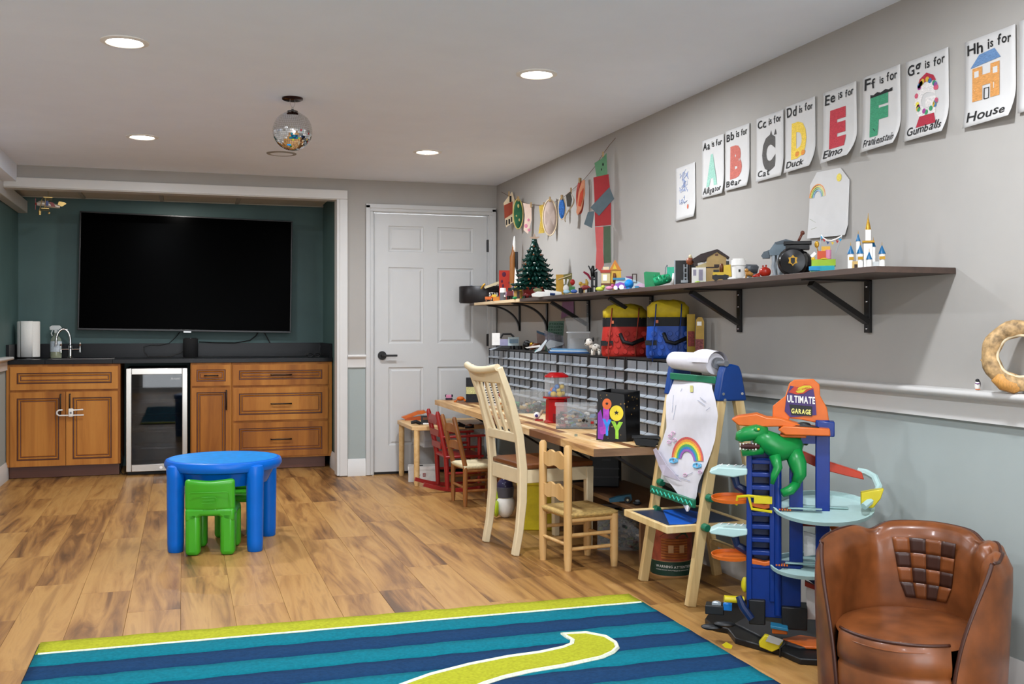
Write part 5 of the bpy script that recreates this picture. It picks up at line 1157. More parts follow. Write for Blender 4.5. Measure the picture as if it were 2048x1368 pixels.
T2 = put('toy_sword', 'pale wooden toy sword sticking out of the black bin', 'toy', 982, 574, SZ+20*T.k, X=2.24); T2.part('blade', T2.m().pp([(968, 562), (1000, 550), (1000, 556), (970, 566)], -2, 2), CRT); T2.part('hilt', T2.m().pt([(962, 566), (966, 560), (970, 556)], 2, 6), GLD)
T2 = put('toy_blaster', 'dark toy parts heaped in the black bin', 'toy', 975, 572, SZ+18*T.k, X=2.23); T2.part('barrel', T2.m().pt([(955, 568), (998, 563)], 4, 8), C('blaster', '#20242c')); T2.part('grip', T2.m().pb(975, 984, 560, 572, -3, 3), BLK)
# red gift box with dark prints
T = S_('red_gift_box', 'red card box printed with dark spots behind the toy tree', 'box', 1014, 595, 2.33)
T.part('box', T.m().pb(998, 1034, 531, 595, -8, 8), C('giftred', '#b8321f', .6, var=.08)); T.part('printed_spots', T.m().ps(1008, 539, 4, 5, .6, y=-8).ps(1004, 553, 2, 3, .6, y=-8).ps(1026, 545, 4, 4, .6, y=-8).ps(1020, 556, 3, 3, .6, y=-8).ps(1006, 562, 2, 4, .6, y=-8), C('plum', '#4a1030', .6), kind='stuff')
T = S_('plastic_bag', 'crumpled translucent lilac bag left of the toy tree', 'bag', 1026, 590, 2.2)
m = T.m(); m.grid(lambda u, v: m.P(1012+26*u+3*math.sin(v*7), 592-44*v*(0.45+.55*u)+3*math.sin(u*9), -8+6*math.sin(u*6+v*5)), 10, 8); T.part('film', m, clear('lilac_film', '#a48fb8', .5, .2), smooth='all')
# space shuttle on its tank
T = S_('toy_rocket', 'tall white and orange toy space rocket behind the toy tree', 'toy rocket', 1031, 590, 2.34)
T.part('tank', T.m().pt([(1025, 590), (1025, 500), (1027, 492), (1028, 470)], [6, 6, 4.5, 2], 12), C('tank', '#96602c'), smooth=True); T.part('nose', T.m().pt([(1028, 490), (1028.5, 470), (1029, 458)], [4, 3, 1], 10), WHT, smooth=True)
T.part('shuttle', T.m().pb(1030, 1036, 490, 560, -5, 3), BLK, bevel=.004); T.part('shuttle_wing', T.m().pp([(1030, 520), (1040, 560), (1028, 560)], -6, -4), WHT)
# toy fir tree
T = S_('toy_fir_tree', 'dark green toy brick fir tree with a pale star on top', 'toy tree', 1070, 590, 2.2)
fir = C('fir', '#123f36', .25, var=.25); m = T.m(); rs = random.Random(4)
tiers = [(476, 4), (483, 8), (491, 13), (500, 17), (509, 21), (519, 25), (529, 29), (539, 32), (549, 35), (558, 38), (566, 38)]
m.pt([(1069, 474), (1069, 490), (1069, 570)], [2, 4, 9], 8)
for y, r in tiers:
    n = max(6, int(r*.62))
    for i in range(n):
        a = 2*math.pi*(i+rs.random()*.5)/n; x0_, y0_ = math.cos(a), math.sin(a); L = r*rs.uniform(.82, 1.18)
        m.pt([(1069+x0_*L*.3, y-4, y0_*L*.3*.75), (1069+x0_*L*.72, y+2, y0_*L*.72*.75), (1069+x0_*L, y+6, y0_*L*.75), (1069+x0_*L*1.12, y+2, y0_*L*1.1*.75)], [3.8, 3.6, 2.4, .8], 6)
T.part('branches', m, fir, kind='stuff', smooth='all')
m = T.m()
for i in range(26):
    y, r = tiers[1+rs.randrange(10)]; a = rs.uniform(0, 6.28); m.ps(1069+math.cos(a)*r*.9, y+3, 1.8, y=math.sin(a)*r*.75-1, n=6, m=5)
T.part('baubles', m, C('bauble', '#8a4a22', .25), kind='stuff')
m = T.m()
for i in range(22):
    y, r = tiers[1+rs.randrange(10)]; a = rs.uniform(3.3, 6.1); m.ps(1069+math.cos(a)*r*.95, y+1, 1.2, y=math.sin(a)*r*.8-2, n=6, m=4)
T.part('lights', m, WHT, kind='stuff')
T.part('pot', T.m().lathe([(0, 0), (20*T.k, 0), (26*T.k, 20*T.k), (26*T.k, 22*T.k), (0, 22*T.k)], 16, T.m().P(1069, 590)), C('pot', '#7a2622'))
st_ = [(1069+(11 if i % 2 == 0 else 4)*math.sin(i*math.pi/5), 470-(11 if i % 2 == 0 else 4)*math.cos(i*math.pi/5)) for i in range(10)]
T.part('star', T.m().pp(st_, -1.5, 1.5), C('star', '#d9b89a', .4))
# little things in front of the tree
T = S_('toy_cup_figure', 'small grey and white toy mug figure before the red box', 'toy', 1006, 597, 2.14); T.part('body', T.m().pc(1006, 580, 597, 6.5), C('mug', '#5b5b5e', .3), smooth=True); T.part('cap', T.m().pc(1006, 572, 581, 7, 6), WHT, smooth=True); T.part('badge', T.m().ps(1010, 588, 2.2, 2.2, 1, y=-6), WHT)
T = S_('toy_buggy', 'small dark red and black toy buggy before the toy tree', 'toy car', 1020, 596, 2.14); T.part('body', T.m().pb(1014, 1026, 578, 590, -6, 6), DRD, bevel=.002); T.part('wheels', T.m().pc(1017, 588, 596, 3.5, y=-5).pc(1024, 588, 596, 3.5, y=-5), BLK, smooth=True, kind='stuff'); T.part('cab', T.m().pb(1016, 1024, 572, 579, -4, 4), BLK)
T = S_('toy_hut', 'small round yellow toy hut under the fir tree', 'toy house', 1038, 597, 2.14); T.part('wall', T.m().pc(1038, 577, 597, 11), C('hut', '#b08a4a'), smooth=True); T.part('roof', T.m().pc(1038, 566, 580, 14, 5), YEL, smooth=True); T.part('doorway', T.m().pb(1034, 1039, 582, 595, -12, -9), DBR); T.part('shrub', T.m().ps(1030, 595, 5, 3, 3, y=-9).ps(1047, 595, 4, 3, 3, y=-8), GRE, kind='stuff')
T = S_('orange_toy_dog', 'tiny orange toy animal at the shelf edge by the lettering', 'toy', 976, 600, 2.125); T.part('body', T.m().pb(970, 983, 590, 596, -3, 3), ORG, bevel=.002); T.part('legs', T.m().pb(971, 974, 595, 600, -3, 3).pb(980, 983, 595, 600, -3, 3), BRT, kind='stuff'); T.part('head', T.m().ps(984, 590, 3, 3, 3), ORG)
T = S_('orange_toy_block', 'tiny orange toy brick stack at the shelf edge', 'toy', 992, 599, 2.125); m = T.m(); m.pb(986, 999, 591, 599, -4, 4); studs(m, 986, 999, 591, -4, 4, 3); T.part('brick', m, C('amberbrick', '#c9781f')); T.part('top_brick', T.m().pb(984, 993, 586, 591, -3, 3), YEL)
T = S_('red_toy_ball_car', 'small dark red rounded toy car under the fir tree', 'toy car', 1054, 594, 2.13); T.part('body', T.m().ps(1054, 588, 9, 6, 6), C('maroon', '#7a2320'), smooth=True); T.part('wheels', T.m().pc(1049, 589, 594, 2.6, y=-5).pc(1060, 589, 594, 2.6, y=-5), BLK, kind='stuff')
T = S_('toy_spaceship', 'flat white toy spaceship with olive pod on the shelf edge', 'toy spaceship', 1092, 591, 2.14)
T.part('hull', T.m().pp([(1063, 586), (1075, 581), (1122, 583), (1124, 587), (1080, 592), (1064, 591)], -12, 10), WHT, bevel=.002); T.part('wing', T.m().pp([(1088, 577), (1123, 582), (1122, 585), (1090, 582)], -10, -2), WHT); T.part('pod', T.m().ps(1075, 578, 9, 4, 5, y=-3), C('olive', '#6b6a4a')); T.part('engine', T.m().pt([(1100, 586, -13), (1110, 587, -13)], 2.5, 8), NVY)
T = S_('bunny_toy_box', 'yellow card toy box with a white bunny shape', 'toy box', 1124, 584, 2.24); T.part('box', T.m().pb(1112, 1127, 540, 584, -8, 12), C('boxyel', '#c99a2c', .5)); T.part('side_panel', T.m().pp([(1127, 540), (1144, 537), (1143, 582), (1127, 584)], -6, 10), C('boxolive', '#7a7434', .5)); T.part('bunny', T.m().ps(1132, 568, 6, 8, 3, y=-8).pt([(1129, 560, -8), (1128, 549, -8)], 2, 6).pt([(1134, 560, -8), (1136, 549, -8)], 2, 6), WHT, smooth='all'); T.part('wand', T.m().pt([(1116, 550, -10), (1142, 541, -10)], 1, 5), CRT)
T = S_('toy_flower_pot', 'small toy plant with a red flower in a green pot', 'toy', 1146, 581, 2.2); T.part('pot', T.m().pb(1139, 1150, 564, 580, -6, 6), C('leaf', '#2a7a3a')); T.part('flower', T.m().ps(1145, 555, 5, 6, 4), REDT); T.part('base', T.m().pb(1130, 1153, 576, 582, -7, 7), TAN)
T = S_('toy_blue_pups', 'small pale blue toy animals lying on the shelf edge', 'toy', 1140, 587, 2.13); T.part('pup', T.m().ps(1133, 582, 7, 4, 5), C('babyblue', '#9fc4d6'), smooth=True); T.part('pup', T.m().ps(1148, 581, 7, 4, 5, y=2), C('cobalt', '#4a6cb0'), smooth=True)
T = S_('toy_motorcycle', 'dark red toy motorcycle on the shelf edge', 'toy motorcycle', 1170, 583, 2.13); T.part('frame', T.m().pt([(1160, 577), (1168, 572), (1176, 572), (1182, 576)], [4, 5, 4, 3], 8), C('motored', '#7d2a28')); T.part('wheel', T.m().pc(1162, 573, 583, 5, y=0, n=14), BLK); T.part('wheel', T.m().pc(1179, 573, 582, 5, y=0, n=14), BLK); T.part('handlebar', T.m().pt([(1178, 572), (1180, 566)], 1.4, 5), LGR)
T = S_('toy_squirrel', 'small mustard toy squirrel behind the motorcycle', 'toy', 1166, 582, 2.22); T.part('body', T.m().ps(1166, 566, 6, 7, 5), C('mustard', '#b59038')); T.part('tail', T.m().pt([(1172, 568), (1174, 558), (1172, 551)], [3, 3.5, 1.5], 8), C('mustard', '#b59038')); T.part('head', T.m().ps(1161, 560, 4, 4, 4), C('mustard', '#b59038')); T.part('stand', T.m().pb(1162, 1170, 572, 582, -3, 3), TAN)
T = S_('toy_black_tower', 'spindly black toy tower with a dark figure on top', 'toy tower', 1187, 580, 2.22)
T.part('tower', T.m().pb(1190, 1195, 536, 580, -5, 5).pb(1182, 1187, 545, 580, -4, 6).pb(1182, 1195, 550, 553, -4, 5).pb(1182, 1195, 564, 567, -4, 5), BLK); T.part('figure', T.m().pt([(1186, 548), (1185, 534), (1186, 524)], [4, 4.5, 2.5], 8).pt([(1182, 534), (1177, 524)], 1.4, 5).pt([(1189, 534), (1194, 530)], 1.4, 5), BLK, smooth='all'); T.part('blade', T.m().pt([(1182, 552), (1176, 542), (1167, 536)], [2, 2.5, 2], 6), C('crimson', '#7d1c34'))
T = S_('toy_lime_frog', 'small lime green toy blob on the shelf edge', 'toy', 1200, 582, 2.12); T.part('body', T.m().ps(1200, 577, 9, 4.5, 5), C('limey', '#c2cc4a'), smooth=True); T.part('head', T.m().ps(1206, 573, 4, 4, 4, y=-2), C('limey', '#c2cc4a'), smooth=True)
T = S_('toy_pink_pony', 'small pink toy animal on the shelf edge', 'toy', 1219, 580, 2.12); T.part('body', T.m().ps(1219, 575, 8, 4, 4), PNK, smooth=True); T.part('head', T.m().ps(1225, 571, 3.5, 4, 3), C('rose', '#b84a7a'), smooth=True)
T = S_('toy_cottage', 'yellow and orange toy brick cottage with pointed roof', 'toy house', 1223, 576, 2.24)
T.part('gable_wall', T.m().pp([(1220, 532), (1242, 532), (1242, 574), (1220, 574)], -6, 12), C('yelwall', '#d9ab3a')); T.part('gable_roof', T.m().pp([(1218, 532), (1230, 511), (1243, 532)], -8, 13), C('orgroof', '#c97a22')); T.part('roof_window', T.m().pp([(1225, 530), (1229, 519), (1234, 530)], -9, -8), YEL)
T.part('tower_wall', T.m().pb(1203, 1220, 536, 560, -10, 8), C('palewall', '#d3c08a')); T.part('tower_roof', T.m().pb(1201, 1221, 531, 537, -12, 10), C('redroof', '#a8341f')); T.part('tower_top', T.m().pb(1206, 1218, 525, 531, -6, 6), CRT); T.part('window', T.m().pb(1206, 1214, 541, 553, -11, -10), WHT); T.part('deck', T.m().pb(1202, 1238, 558, 562, -14, 10), BRT); T.part('post', T.m().pb(1204, 1208, 562, 576, -12, -8).pb(1219, 1224, 562, 576, -12, -8), GRY, kind='stuff'); T.part('doll', T.m().pt([(1229, 556, -10), (1229, 544, -10), (1229, 538, -10)], [3, 3, 2.5], 8), BRT, smooth='all')
T = S_('toy_purple_car', 'purple toy car with white wheel on the shelf edge', 'toy car', 1240, 578, 2.13); T.part('body', T.m().pp([(1228, 574), (1230, 567), (1240, 563), (1252, 566), (1252, 575)], -8, 8), C('violet', '#8a4fae')); T.part('wheel', T.m().lathe([(0, -1*T.k), (5*T.k, -1*T.k), (5*T.k, T.k), (0, T.k)], 16, T=Matrix.Translation(T.m().P(1243, 573, -8))@Matrix.Rotation(math.pi/2, 4, 'X')), WHT); T.part('wheel', T.m().lathe([(0, -1*T.k), (4*T.k, -1*T.k), (4*T.k, T.k), (0, T.k)], 16, T=Matrix.Translation(T.m().P(1231, 574, -8))@Matrix.Rotation(math.pi/2, 4, 'X')), WHT)
T = S_('toy_blue_helmet', 'glossy bright blue toy ball on the shelf edge', 'toy ball', 1258, 576, 2.13); T.part('ball', T.m().ps(1258, 566, 9.5, 9.5, 9), C('sky', '#1a7fd0', .1), smooth=True); T.part('stand', T.m().pc(1258, 573, 576, 6), BLUT)
T = S_('toy_white_convertible', 'white and pale teal toy car behind the blue ball', 'toy car', 1262, 575, 2.25); T.part('body', T.m().pp([(1230, 568), (1232, 553), (1250, 548), (1268, 553), (1288, 562), (1290, 570), (1232, 573)], -8, 10), C('icewhite', '#b9cdd2')); T.part('canopy', T.m().pb(1226, 1250, 549, 553, -10, 10), TEA); T.part('seat', T.m().pb(1252, 1264, 546, 560, -6, 8), C('plumcar', '#6a2f58')); T.part('frame_window', T.m().pb(1264, 1274, 541, 543, -8, -6).pb(1264, 1266, 543, 560, -8, -6).pb(1272, 1274, 543, 560, -8, -6).pb(1264, 1274, 557, 560, -8, -6), DBR, kind='stuff'); T.part('wheels', T.m().pc(1240, 566, 575, 4.5, y=-9).pc(1280, 564, 574, 4.5, y=-9), BLK, kind='stuff')
T = S_('toy_pink_racer', 'small pink and white toy racer beside the green vehicle', 'toy car', 1282, 573, 2.14); T.part('body', T.m().pp([(1268, 570), (1280, 563), (1290, 566), (1294, 572)], -6, 6), C('palepink', '#c9a6bd')); T.part('green_bit', T.m().pb(1270, 1278, 569, 573, -8, -4), TEA)
T = S_('toy_green_vehicle', 'bright green toy brick vehicle heap in the middle of the shelf', 'toy vehicle', 1314, 571, 2.2)
T.part('crate', T.m().pp([(1288, 541), (1292, 539), (1320, 541), (1320, 568), (1290, 570)], -12, 14), C('emerald', '#12834e')); T.part('front', T.m().pt([(1308, 560, -12), (1322, 556, -10), (1338, 552, -4)], [8, 10, 9], 8), C('emerald2', '#23a06a'), smooth='all'); T.part('cab', T.m().pb(1334, 1349, 530, 556, -4, 12), C('seagreen', '#3fb894')); T.part('hoop', T.m().pt([(1330, 548, 6), (1331, 530, 6), (1334, 525, 6), (1335, 548, 6)], 1, 5), GRY)
m = T.m()
for i in range(10): m.pc(1310+i*3, 546+(i % 3)*5, 549+(i % 3)*5, 2, y=-20+i*.5, n=8)
T.part('studs', m, C('emerald2', '#23a06a'), kind='stuff'); T.part('white_figure', T.m().pt([(1346, 566, -12), (1346, 552, -12), (1347, 543, -12)], [4, 3, 2.5], 8), WHT, smooth='all')
T = S_('toy_black_screen', 'upright black toy panel with a grey ladder on it', 'toy', 1368, 566, 2.2); T.part('panel', T.m().pb(1350, 1392, 516, 564, -2, 2), BLK); T.part('edge', T.m().pb(1348.5, 1351, 515, 566, -3, 3), LGR); T.part('ladder', T.m().pb(1367, 1369, 524, 558, -4, -2).pb(1373, 1375, 524, 558, -4, -2).pb(1367, 1375, 530, 532, -4, -2).pb(1367, 1375, 540, 542, -4, -2).pb(1367, 1375, 550, 552, -4, -2).pb(1362, 1376, 556, 561, -12, -2), LGR, kind='stuff')
# tan house with dark roof
T = S_('toy_tan_house', 'tan toy brick house with dark brown tiled roof', 'toy house', 1420, 562, 2.23)
T.part('gable_wall', T.m().pp([(1413, 558), (1413, 512), (1424, 501), (1434, 499), (1444, 503), (1452, 511), (1452, 554)], -10, 22), TAN); T.part('side_wall', T.m().pp([(1392, 527), (1413, 520), (1413, 560), (1392, 562)], -8, 20), C('palewall', '#d3c08a'))
T.part('porch', T.m().pb(1384, 1412, 530, 561, -12, -6), WHT); T.part('porch_window', T.m().pb(1387, 1393, 534, 546, -13, -12).pb(1398, 1406, 534, 556, -13, -12), C('lav', '#8f8a9c'), kind='stuff'); T.part('upper_window', T.m().pb(1388, 1396, 517, 527, -11, -8).pb(1405, 1411, 511, 520, -11, -9), DBR, kind='stuff')
T.part('roof', T.m().pp([(1384, 514), (1402, 503), (1434, 494), (1438, 497), (1415, 510), (1413, 516), (1390, 520)], -14, 22), C('roofbrown', '#3e2c29', .5, var=.2)); T.part('roof', T.m().pp([(1434, 494), (1438, 496), (1458, 510), (1456, 513), (1436, 501)], -14, 24), C('roofbrown', '#3e2c29'))
T.part('band', T.m().pb(1412, 1436, 529, 531, -11, -10), DBR); T.part('gable_vent', T.m().pb(1430, 1436, 503, 507, -11, -10), BRT); T.part('back_window', T.m().pb(1428, 1438, 524, 530, -11, -10), DBR); T.part('plant', T.m().ps(1396, 560, 6, 3, 3, y=-14).ps(1408, 560, 4, 2, 3, y=-14), LIME, kind='stuff')
T = S_('toy_basket', 'toy hot air basket figure leaning against the tan house', 'toy', 1381, 566, 2.17); T.part('basket', T.m().ps(1380, 520, 8, 8, 6), C('basket', '#8a4a2c')); T.part('figure', T.m().pt([(1381, 514), (1380, 507)], [4, 2.5], 8), CRT, smooth='all'); T.part('post', T.m().pt([(1380, 526), (1381, 566)], 1.5, 6), DBR)
T = S_('toy_yellow_truck', 'yellow toy brick truck with black tyres before the tan house', 'toy truck', 1444, 556, 2.14)
T.part('chassis', T.m().pb(1425, 1457, 545, 552, -9, 9), BLK); T.part('bonnet', T.m().pb(1426, 1448, 539, 546, -8, 8), YEL); T.part('cab', T.m().pp([(1447, 526), (1461, 524), (1463, 548), (1447, 546)], -9, 9), YEL); T.part('grille', T.m().pb(1427, 1438, 534, 541, -7, 7), BLK); T.part('driver', T.m().pt([(1443, 540), (1443, 528), (1443, 522)], [4, 4, 3], 8), BRT, smooth='all'); T.part('light_bar', T.m().pb(1452, 1458, 517, 524, -5, 5), BLK)
for x in (1432, 1450): T.part('wheel', T.m().lathe([(0, -2*T.k), (6*T.k, -2*T.k), (6*T.k, 2*T.k), (0, 2*T.k)], 16, T=Matrix.Translation(T.m().P(x, 550, -9))@Matrix.Rotation(math.pi/2, 4, 'X')), BLK)
T = S_('toy_white_turret', 'round white toy brick turret beside the yellow truck', 'toy tower', 1477, 556, 2.18)
T.part('wall', T.m().pc(1477, 526, 552, 13), WHT, smooth=True); T.part('top', T.m().pc(1477, 516, 527, 15, 14).pc(1477, 513, 516, 12), WHT, smooth=True); T.part('ring', T.m().pc(1477, 525.5, 527, 14), GRY); T.part('snow_base', T.m().ps(1470, 553, 15, 3, 12).ps(1484, 552, 14, 4, 10), WHT, kind='stuff'); T.part('window', T.m().pb(1477, 1481, 535, 540, -14, -12), BLK)
T = S_('toy_grey_barrel', 'dark grey toy barrel lying behind the white turret', 'toy', 1505, 552, 2.3); T.part('barrel', T.m().pt([(1490, 527), (1493, 527), (1512, 528), (1516, 529)], [8, 10, 10, 7], 14), C('charcoal', '#4b4e52', .4), smooth=True); T.part('stand', T.m().pb(1494, 1514, 536, 552, -5, 5), GRY); T.part('cap', T.m().pt([(1496, 527, -10), (1502, 527, -11)], 5, 10), GRY)
T = S_('toy_gold_lion', 'small golden brown toy animal by the white turret', 'toy', 1498, 553, 2.14); T.part('body', T.m().pt([(1491, 545), (1498, 543), (1505, 547)], [4, 5, 4], 8), C('lion', '#b5813a'), smooth='all'); T.part('head', T.m().ps(1493, 537, 4, 4, 4), C('lion', '#b5813a')); T.part('legs', T.m().pt([(1493, 546), (1492, 553)], 2, 6).pt([(1504, 547), (1506, 553)], 2, 6), C('lion', '#b5813a'), kind='stuff')
T = S_('toy_red_lump', 'red toy brick creature beside the grey walker', 'toy', 1527, 553, 2.16); T.part('body', T.m().ps(1530, 542, 12, 10, 9), C('scarlet', '#b02a18', .3), smooth=True); T.part('tail', T.m().pt([(1520, 548), (1506, 551)], [5, 2], 8), C('scarlet', '#b02a18'), smooth='all'); T.part('spikes', T.m().pc(1526, 529, 534, 1, 2).pc(1532, 528, 533, 1, 2), C('scarlet', '#b02a18'), kind='stuff')
# grey walker
T = S_('toy_walker', 'grey four legged toy walking machine', 'toy robot', 1550, 547, 2.2)
T.part('hull', T.m().pp([(1538, 495), (1550, 478), (1570, 472), (1584, 476), (1584, 502), (1540, 504)], -12, 14), C('bluegrey', '#66757e')); T.part('deck_edge', T.m().pp([(1549, 478), (1571, 472), (1586, 476), (1584, 480), (1552, 482)], -13, 15), C('slate', '#4b555c')); T.part('head', T.m().pp([(1523, 504), (1528, 496), (1540, 492), (1541, 508), (1527, 509)], -7, 7), C('slate', '#4b555c')); T.part('jaw', T.m().pb(1526, 1540, 505, 509, -6, 6), BLK)
for (x, y) in ((1547, -8), (1557, -8), (1550, 9), (1561, 9)): T.part('leg', T.m().pt([(x, 502, y), (x, 518, y), (x-1, 526, y), (x+2, 540, y), (x+1, 547, y)], [4, 3, 4, 3, 5], 8), LGR, smooth='all')
# black round cauldron with gold crest and mallet
T = S_('toy_cauldron', 'black round toy cauldron with gold crest and brown mallet', 'toy', 1592, 545, 2.2)
m = T.m(); k_ = T.k; m.lathe([(0, -14*k_), (22*k_, -14*k_), (28*k_, -8*k_), (30*k_, 6*k_), (24*k_, 16*k_), (0, 18*k_)], 32, T=Matrix.Translation(T.m().P(1586, 518, -4))@Matrix.Rotation(math.radians(90), 4, 'X')); T.part('drum', m, C('gloss', '#101012', .2), smooth=True)
T.part('body', T.m().ps(1604, 520, 20, 25, 22, y=8), C('gloss', '#101012'), smooth=True); T.part('rim', T.m().pb(1568, 1622, 477, 484, -14, 18).pb(1572, 1618, 484, 494, -12, 16), BLK, bevel=.002)
cr = [(1586+(10 if i % 2 == 0 else 7)*math.sin(i*math.pi/6), 516-(11 if i % 2 == 0 else 7.5)*math.cos(i*math.pi/6)) for i in range(12)]
q = T.part('crest', T.m().pp(cr, -25.5, -21.5), GLD); T.part('crest_mark', T.m().pp([(1582, 511), (1590, 511), (1590, 520), (1586, 524), (1582, 520)], -26.2, -25.5), BLK, q)
T.part('mallet', T.m().pt([(1595, 480, -4), (1604, 461, -4)], 2.6, 8).ps(1604.5, 460, 4.5), C('mallet', '#5a2f22'), smooth='all')
# cake with bunting
T = S_('toy_cake', 'colourful toy brick cake stand with a small bunting string', 'toy cake', 1645, 543, 2.22)
T.part('base', T.m().pb(1622, 1668, 528, 543, -16, 16), C('turq', '#1fa3b4')); T.part('base_front', T.m().pb(1619, 1640, 529, 537, -20, -14), AZ); T.part('lower_tier', T.m().pb(1624, 1670, 515, 528, -14, 14), LIME); T.part('green_band', T.m().pb(1622, 1668, 539, 543, -17, 17), LIME); T.part('middle_tier', T.m().pb(1635, 1652, 498, 515, -10, 10), C('coral', '#c9502a')); T.part('pink_scroll', T.m().pc(1656, 496, 514, 6, y=-6), PNK, smooth=True); T.part('top_tier', T.m().pb(1643, 1660, 489, 499, -8, 8), C('honey', '#d9a83a')); T.part('ribbon', T.m().pt([(1624, 510, -10), (1632, 502, -10)], 4, 8), WHT); T.part('yellow_flower', T.m().ps(1627, 514, 4, 4, 3, y=-12).ps(1648, 514, 7, 2, 3, y=-13), YEL, kind='stuff'); T.part('gold_spoon', T.m().ps(1634, 484, 4.5, 7, 2).pt([(1634, 490), (1637, 500)], 1.2, 5), GLD, smooth='all')
bu = [(1642, 465), (1646, 471), (1653, 476), (1662, 477), (1671, 474), (1677, 471), (1682, 468)]
b_ = T.part('bunting', T.m().pt(bu, 1.4, 5), WHT); T.part('bunting_pole', T.m().pt([(1642, 465), (1640, 500)], .8, 5).pt([(1682, 468), (1670, 502)], .8, 5), LGR, b_)
for i, (x, y) in enumerate(bu[:-1]): T.part('flag', T.m().pp([(x-1, y+2), (x+5, y+4), (x+2, y+9)], -1, 1), [AZ, REDT, NVY, YEL, REDT, AZ][i], b_)
# plain toy castle (generic)
T = S_('toy_castle', 'white toy brick castle with blue cone towers and a gold spire', 'toy castle', 1732, 536, 2.22)
T.part('keep', T.m().pb(1728, 1744, 484, 536, -8, 10), WHT); T.part('gatehouse', T.m().pb(1706, 1720, 519, 536, -14, -4), TAN); T.part('curtain_wall', T.m().pb(1700, 1768, 520, 536, -6, 8), C('stone', '#b3b6b4')); T.part('gate', T.m().pb(1710, 1716, 525, 536, -15, -13), DBR)
def tower(x, top, bot, r, y, cone, mt_): 
    w_ = T.part('tower', T.m().pc(x, top, bot, r, y=y), mt_, smooth=True); T.part('tower_roof', T.m().pc(x, top-cone, top, .4, 0, y) if False else T.m().pc(x, top-cone, top, r*1.25, .3, y), C('roofblue', '#17608f'), w_, smooth=True); T.part('finial', T.m().pc(x, top-cone-6, top-cone+1, .8, .2, y, 6), GLD, w_)
for a in ((1703, 504, 536, 6, -6, 18, WHT), (1721, 504, 536, 6, -10, 18, WHT), (1762, 505, 536, 6, -6, 18, WHT), (1738, 516, 536, 5, -14, 16, WHT), (1717, 478, 520, 4, 4, 16, WHT), (1746, 490, 520, 4, 4, 14, WHT)): tower(*a)
T.part('gold_band', T.m().pb(1700, 1709, 510, 516, -13, 0).pb(1717, 1727, 510, 516, -17, -3).pb(1757, 1768, 510, 516, -13, 0).pb(1725, 1748, 478, 482, -9, 11), GLD, kind='stuff'); T.part('upper_keep', T.m().pb(1731, 1741, 456, 480, -5, 6), WHT); T.part('spire', T.m().pc(1736, 430, 456, 6, .6), GLD, smooth=True); T.part('spire_tip', T.m().pc(1736, 422, 431, .8, .3), GLD)
# ================= things on the organisers =================
OZ = DZ+UH
def O_(name, label, cat, px, bot, X=2.27, dz=0): return put(name, label, cat, px, bot, OZ+dz, X=X, group='things on top of the organisers')
T = O_('toy_white_truck', 'white and black toy brick truck at the door end of the organisers', 'toy truck', 1015, 694)
T.part('container', T.m().pb(984, 1000, 662, 686, -8, 12), WHT); T.part('cab', T.m().pb(1016, 1038, 670, 689, -12, 10), C('icewhite', '#b9cdd2')); T.part('cab_window', T.m().pb(1019, 1036, 674, 682, -13, -12), C('steelblue', '#3e6a86', .2)); T.part('frame', T.m().pt([(1001, 672, -8), (1006, 664, -8), (1022, 664, -8), (1028, 670, -8)], 2, 6), BLK); T.part('bed', T.m().pb(1000, 1016, 674, 688, -8, 10), C('lavender', '#9a98b8')); T.part('chassis', T.m().pb(992, 1042, 687, 692, -12, 12), BLK); T.part('wheels', T.m().pc(1025, 687, 694, 5, y=-12).pc(1040, 687, 694, 5, y=-10), BLK, kind='stuff'); T.part('ramp', T.m().pp([(978, 694), (1002, 687), (1004, 689), (982, 696)], -12, -2), LGR)
T = O_('toy_black_helmet', 'black toy helmet piece behind the white truck', 'toy', 1055, 695, 2.29); T.part('shell', T.m().ps(1054, 685, 9, 10, 8), BLK, smooth=True); T.part('visor', T.m().pt([(1050, 678, -6), (1068, 681, -6)], 2, 6), GRY)
T = O_('toy_brown_dino', 'small brown toy creature beside the black helmet', 'toy', 1072, 696, 2.27); T.part('body', T.m().pt([(1060, 690), (1070, 686), (1082, 683)], [5, 6, 2], 8), BRT, smooth='all'); T.part('head', T.m().ps(1063, 683, 4, 4, 4), GLD)
T = O_('toy_silver_ship', 'silver and white toy spaceship pieces lying on the organisers', 'toy spaceship', 1090, 706, 2.22)
T.part('nose', T.m().pp([(1068, 708), (1076, 700), (1092, 681), (1094, 684), (1082, 703)], -6, 2), C('silver', '#b4bcc0', .3, metal=.4)); T.part('wing', T.m().pp([(1050, 697), (1080, 692), (1082, 696), (1054, 699)], -4, 6), WHT); T.part('body', T.m().pp([(1090, 690), (1100, 682), (1128, 688), (1126, 692), (1096, 700)], -4, 8), LGR); T.part('teal_tip', T.m().pt([(1070, 706, -4), (1080, 699, -4)], 2, 6), C('seafoam', '#6fa8a8'))
T = O_('green_baseplate', 'dark green toy building plate standing upright', 'baseplate', 1113, 700, 2.34)
m = T.m(); m.pp([(1098, 640), (1129, 639), (1124, 700), (1090, 700)], -1, 1); g_ = T.part('plate', m, C('plategreen', '#17472d', .35)); m = T.m()
for i in range(6):
    for j in range(7): m.pc(1100+i*4.8-j*.8, 645+j*6-1, 645+j*6+1, 1.4, y=-1.5, n=6)
T.part('studs', m, C('plategreen', '#17472d'), g_, kind='stuff')
T = O_('blue_game_box', 'dusty blue striped box behind the green plate', 'box', 1084, 697, 2.36); T.part('box', T.m().pp([(1073, 657), (1092, 664), (1088, 697), (1075, 697)], -3, 3), C('dustybrown', '#8a7770', .6)); T.part('stripe', T.m().pp([(1073, 657), (1093, 664), (1093, 669), (1074, 662)], -4, -3), C('dustyblue', '#4a6a86', .6))
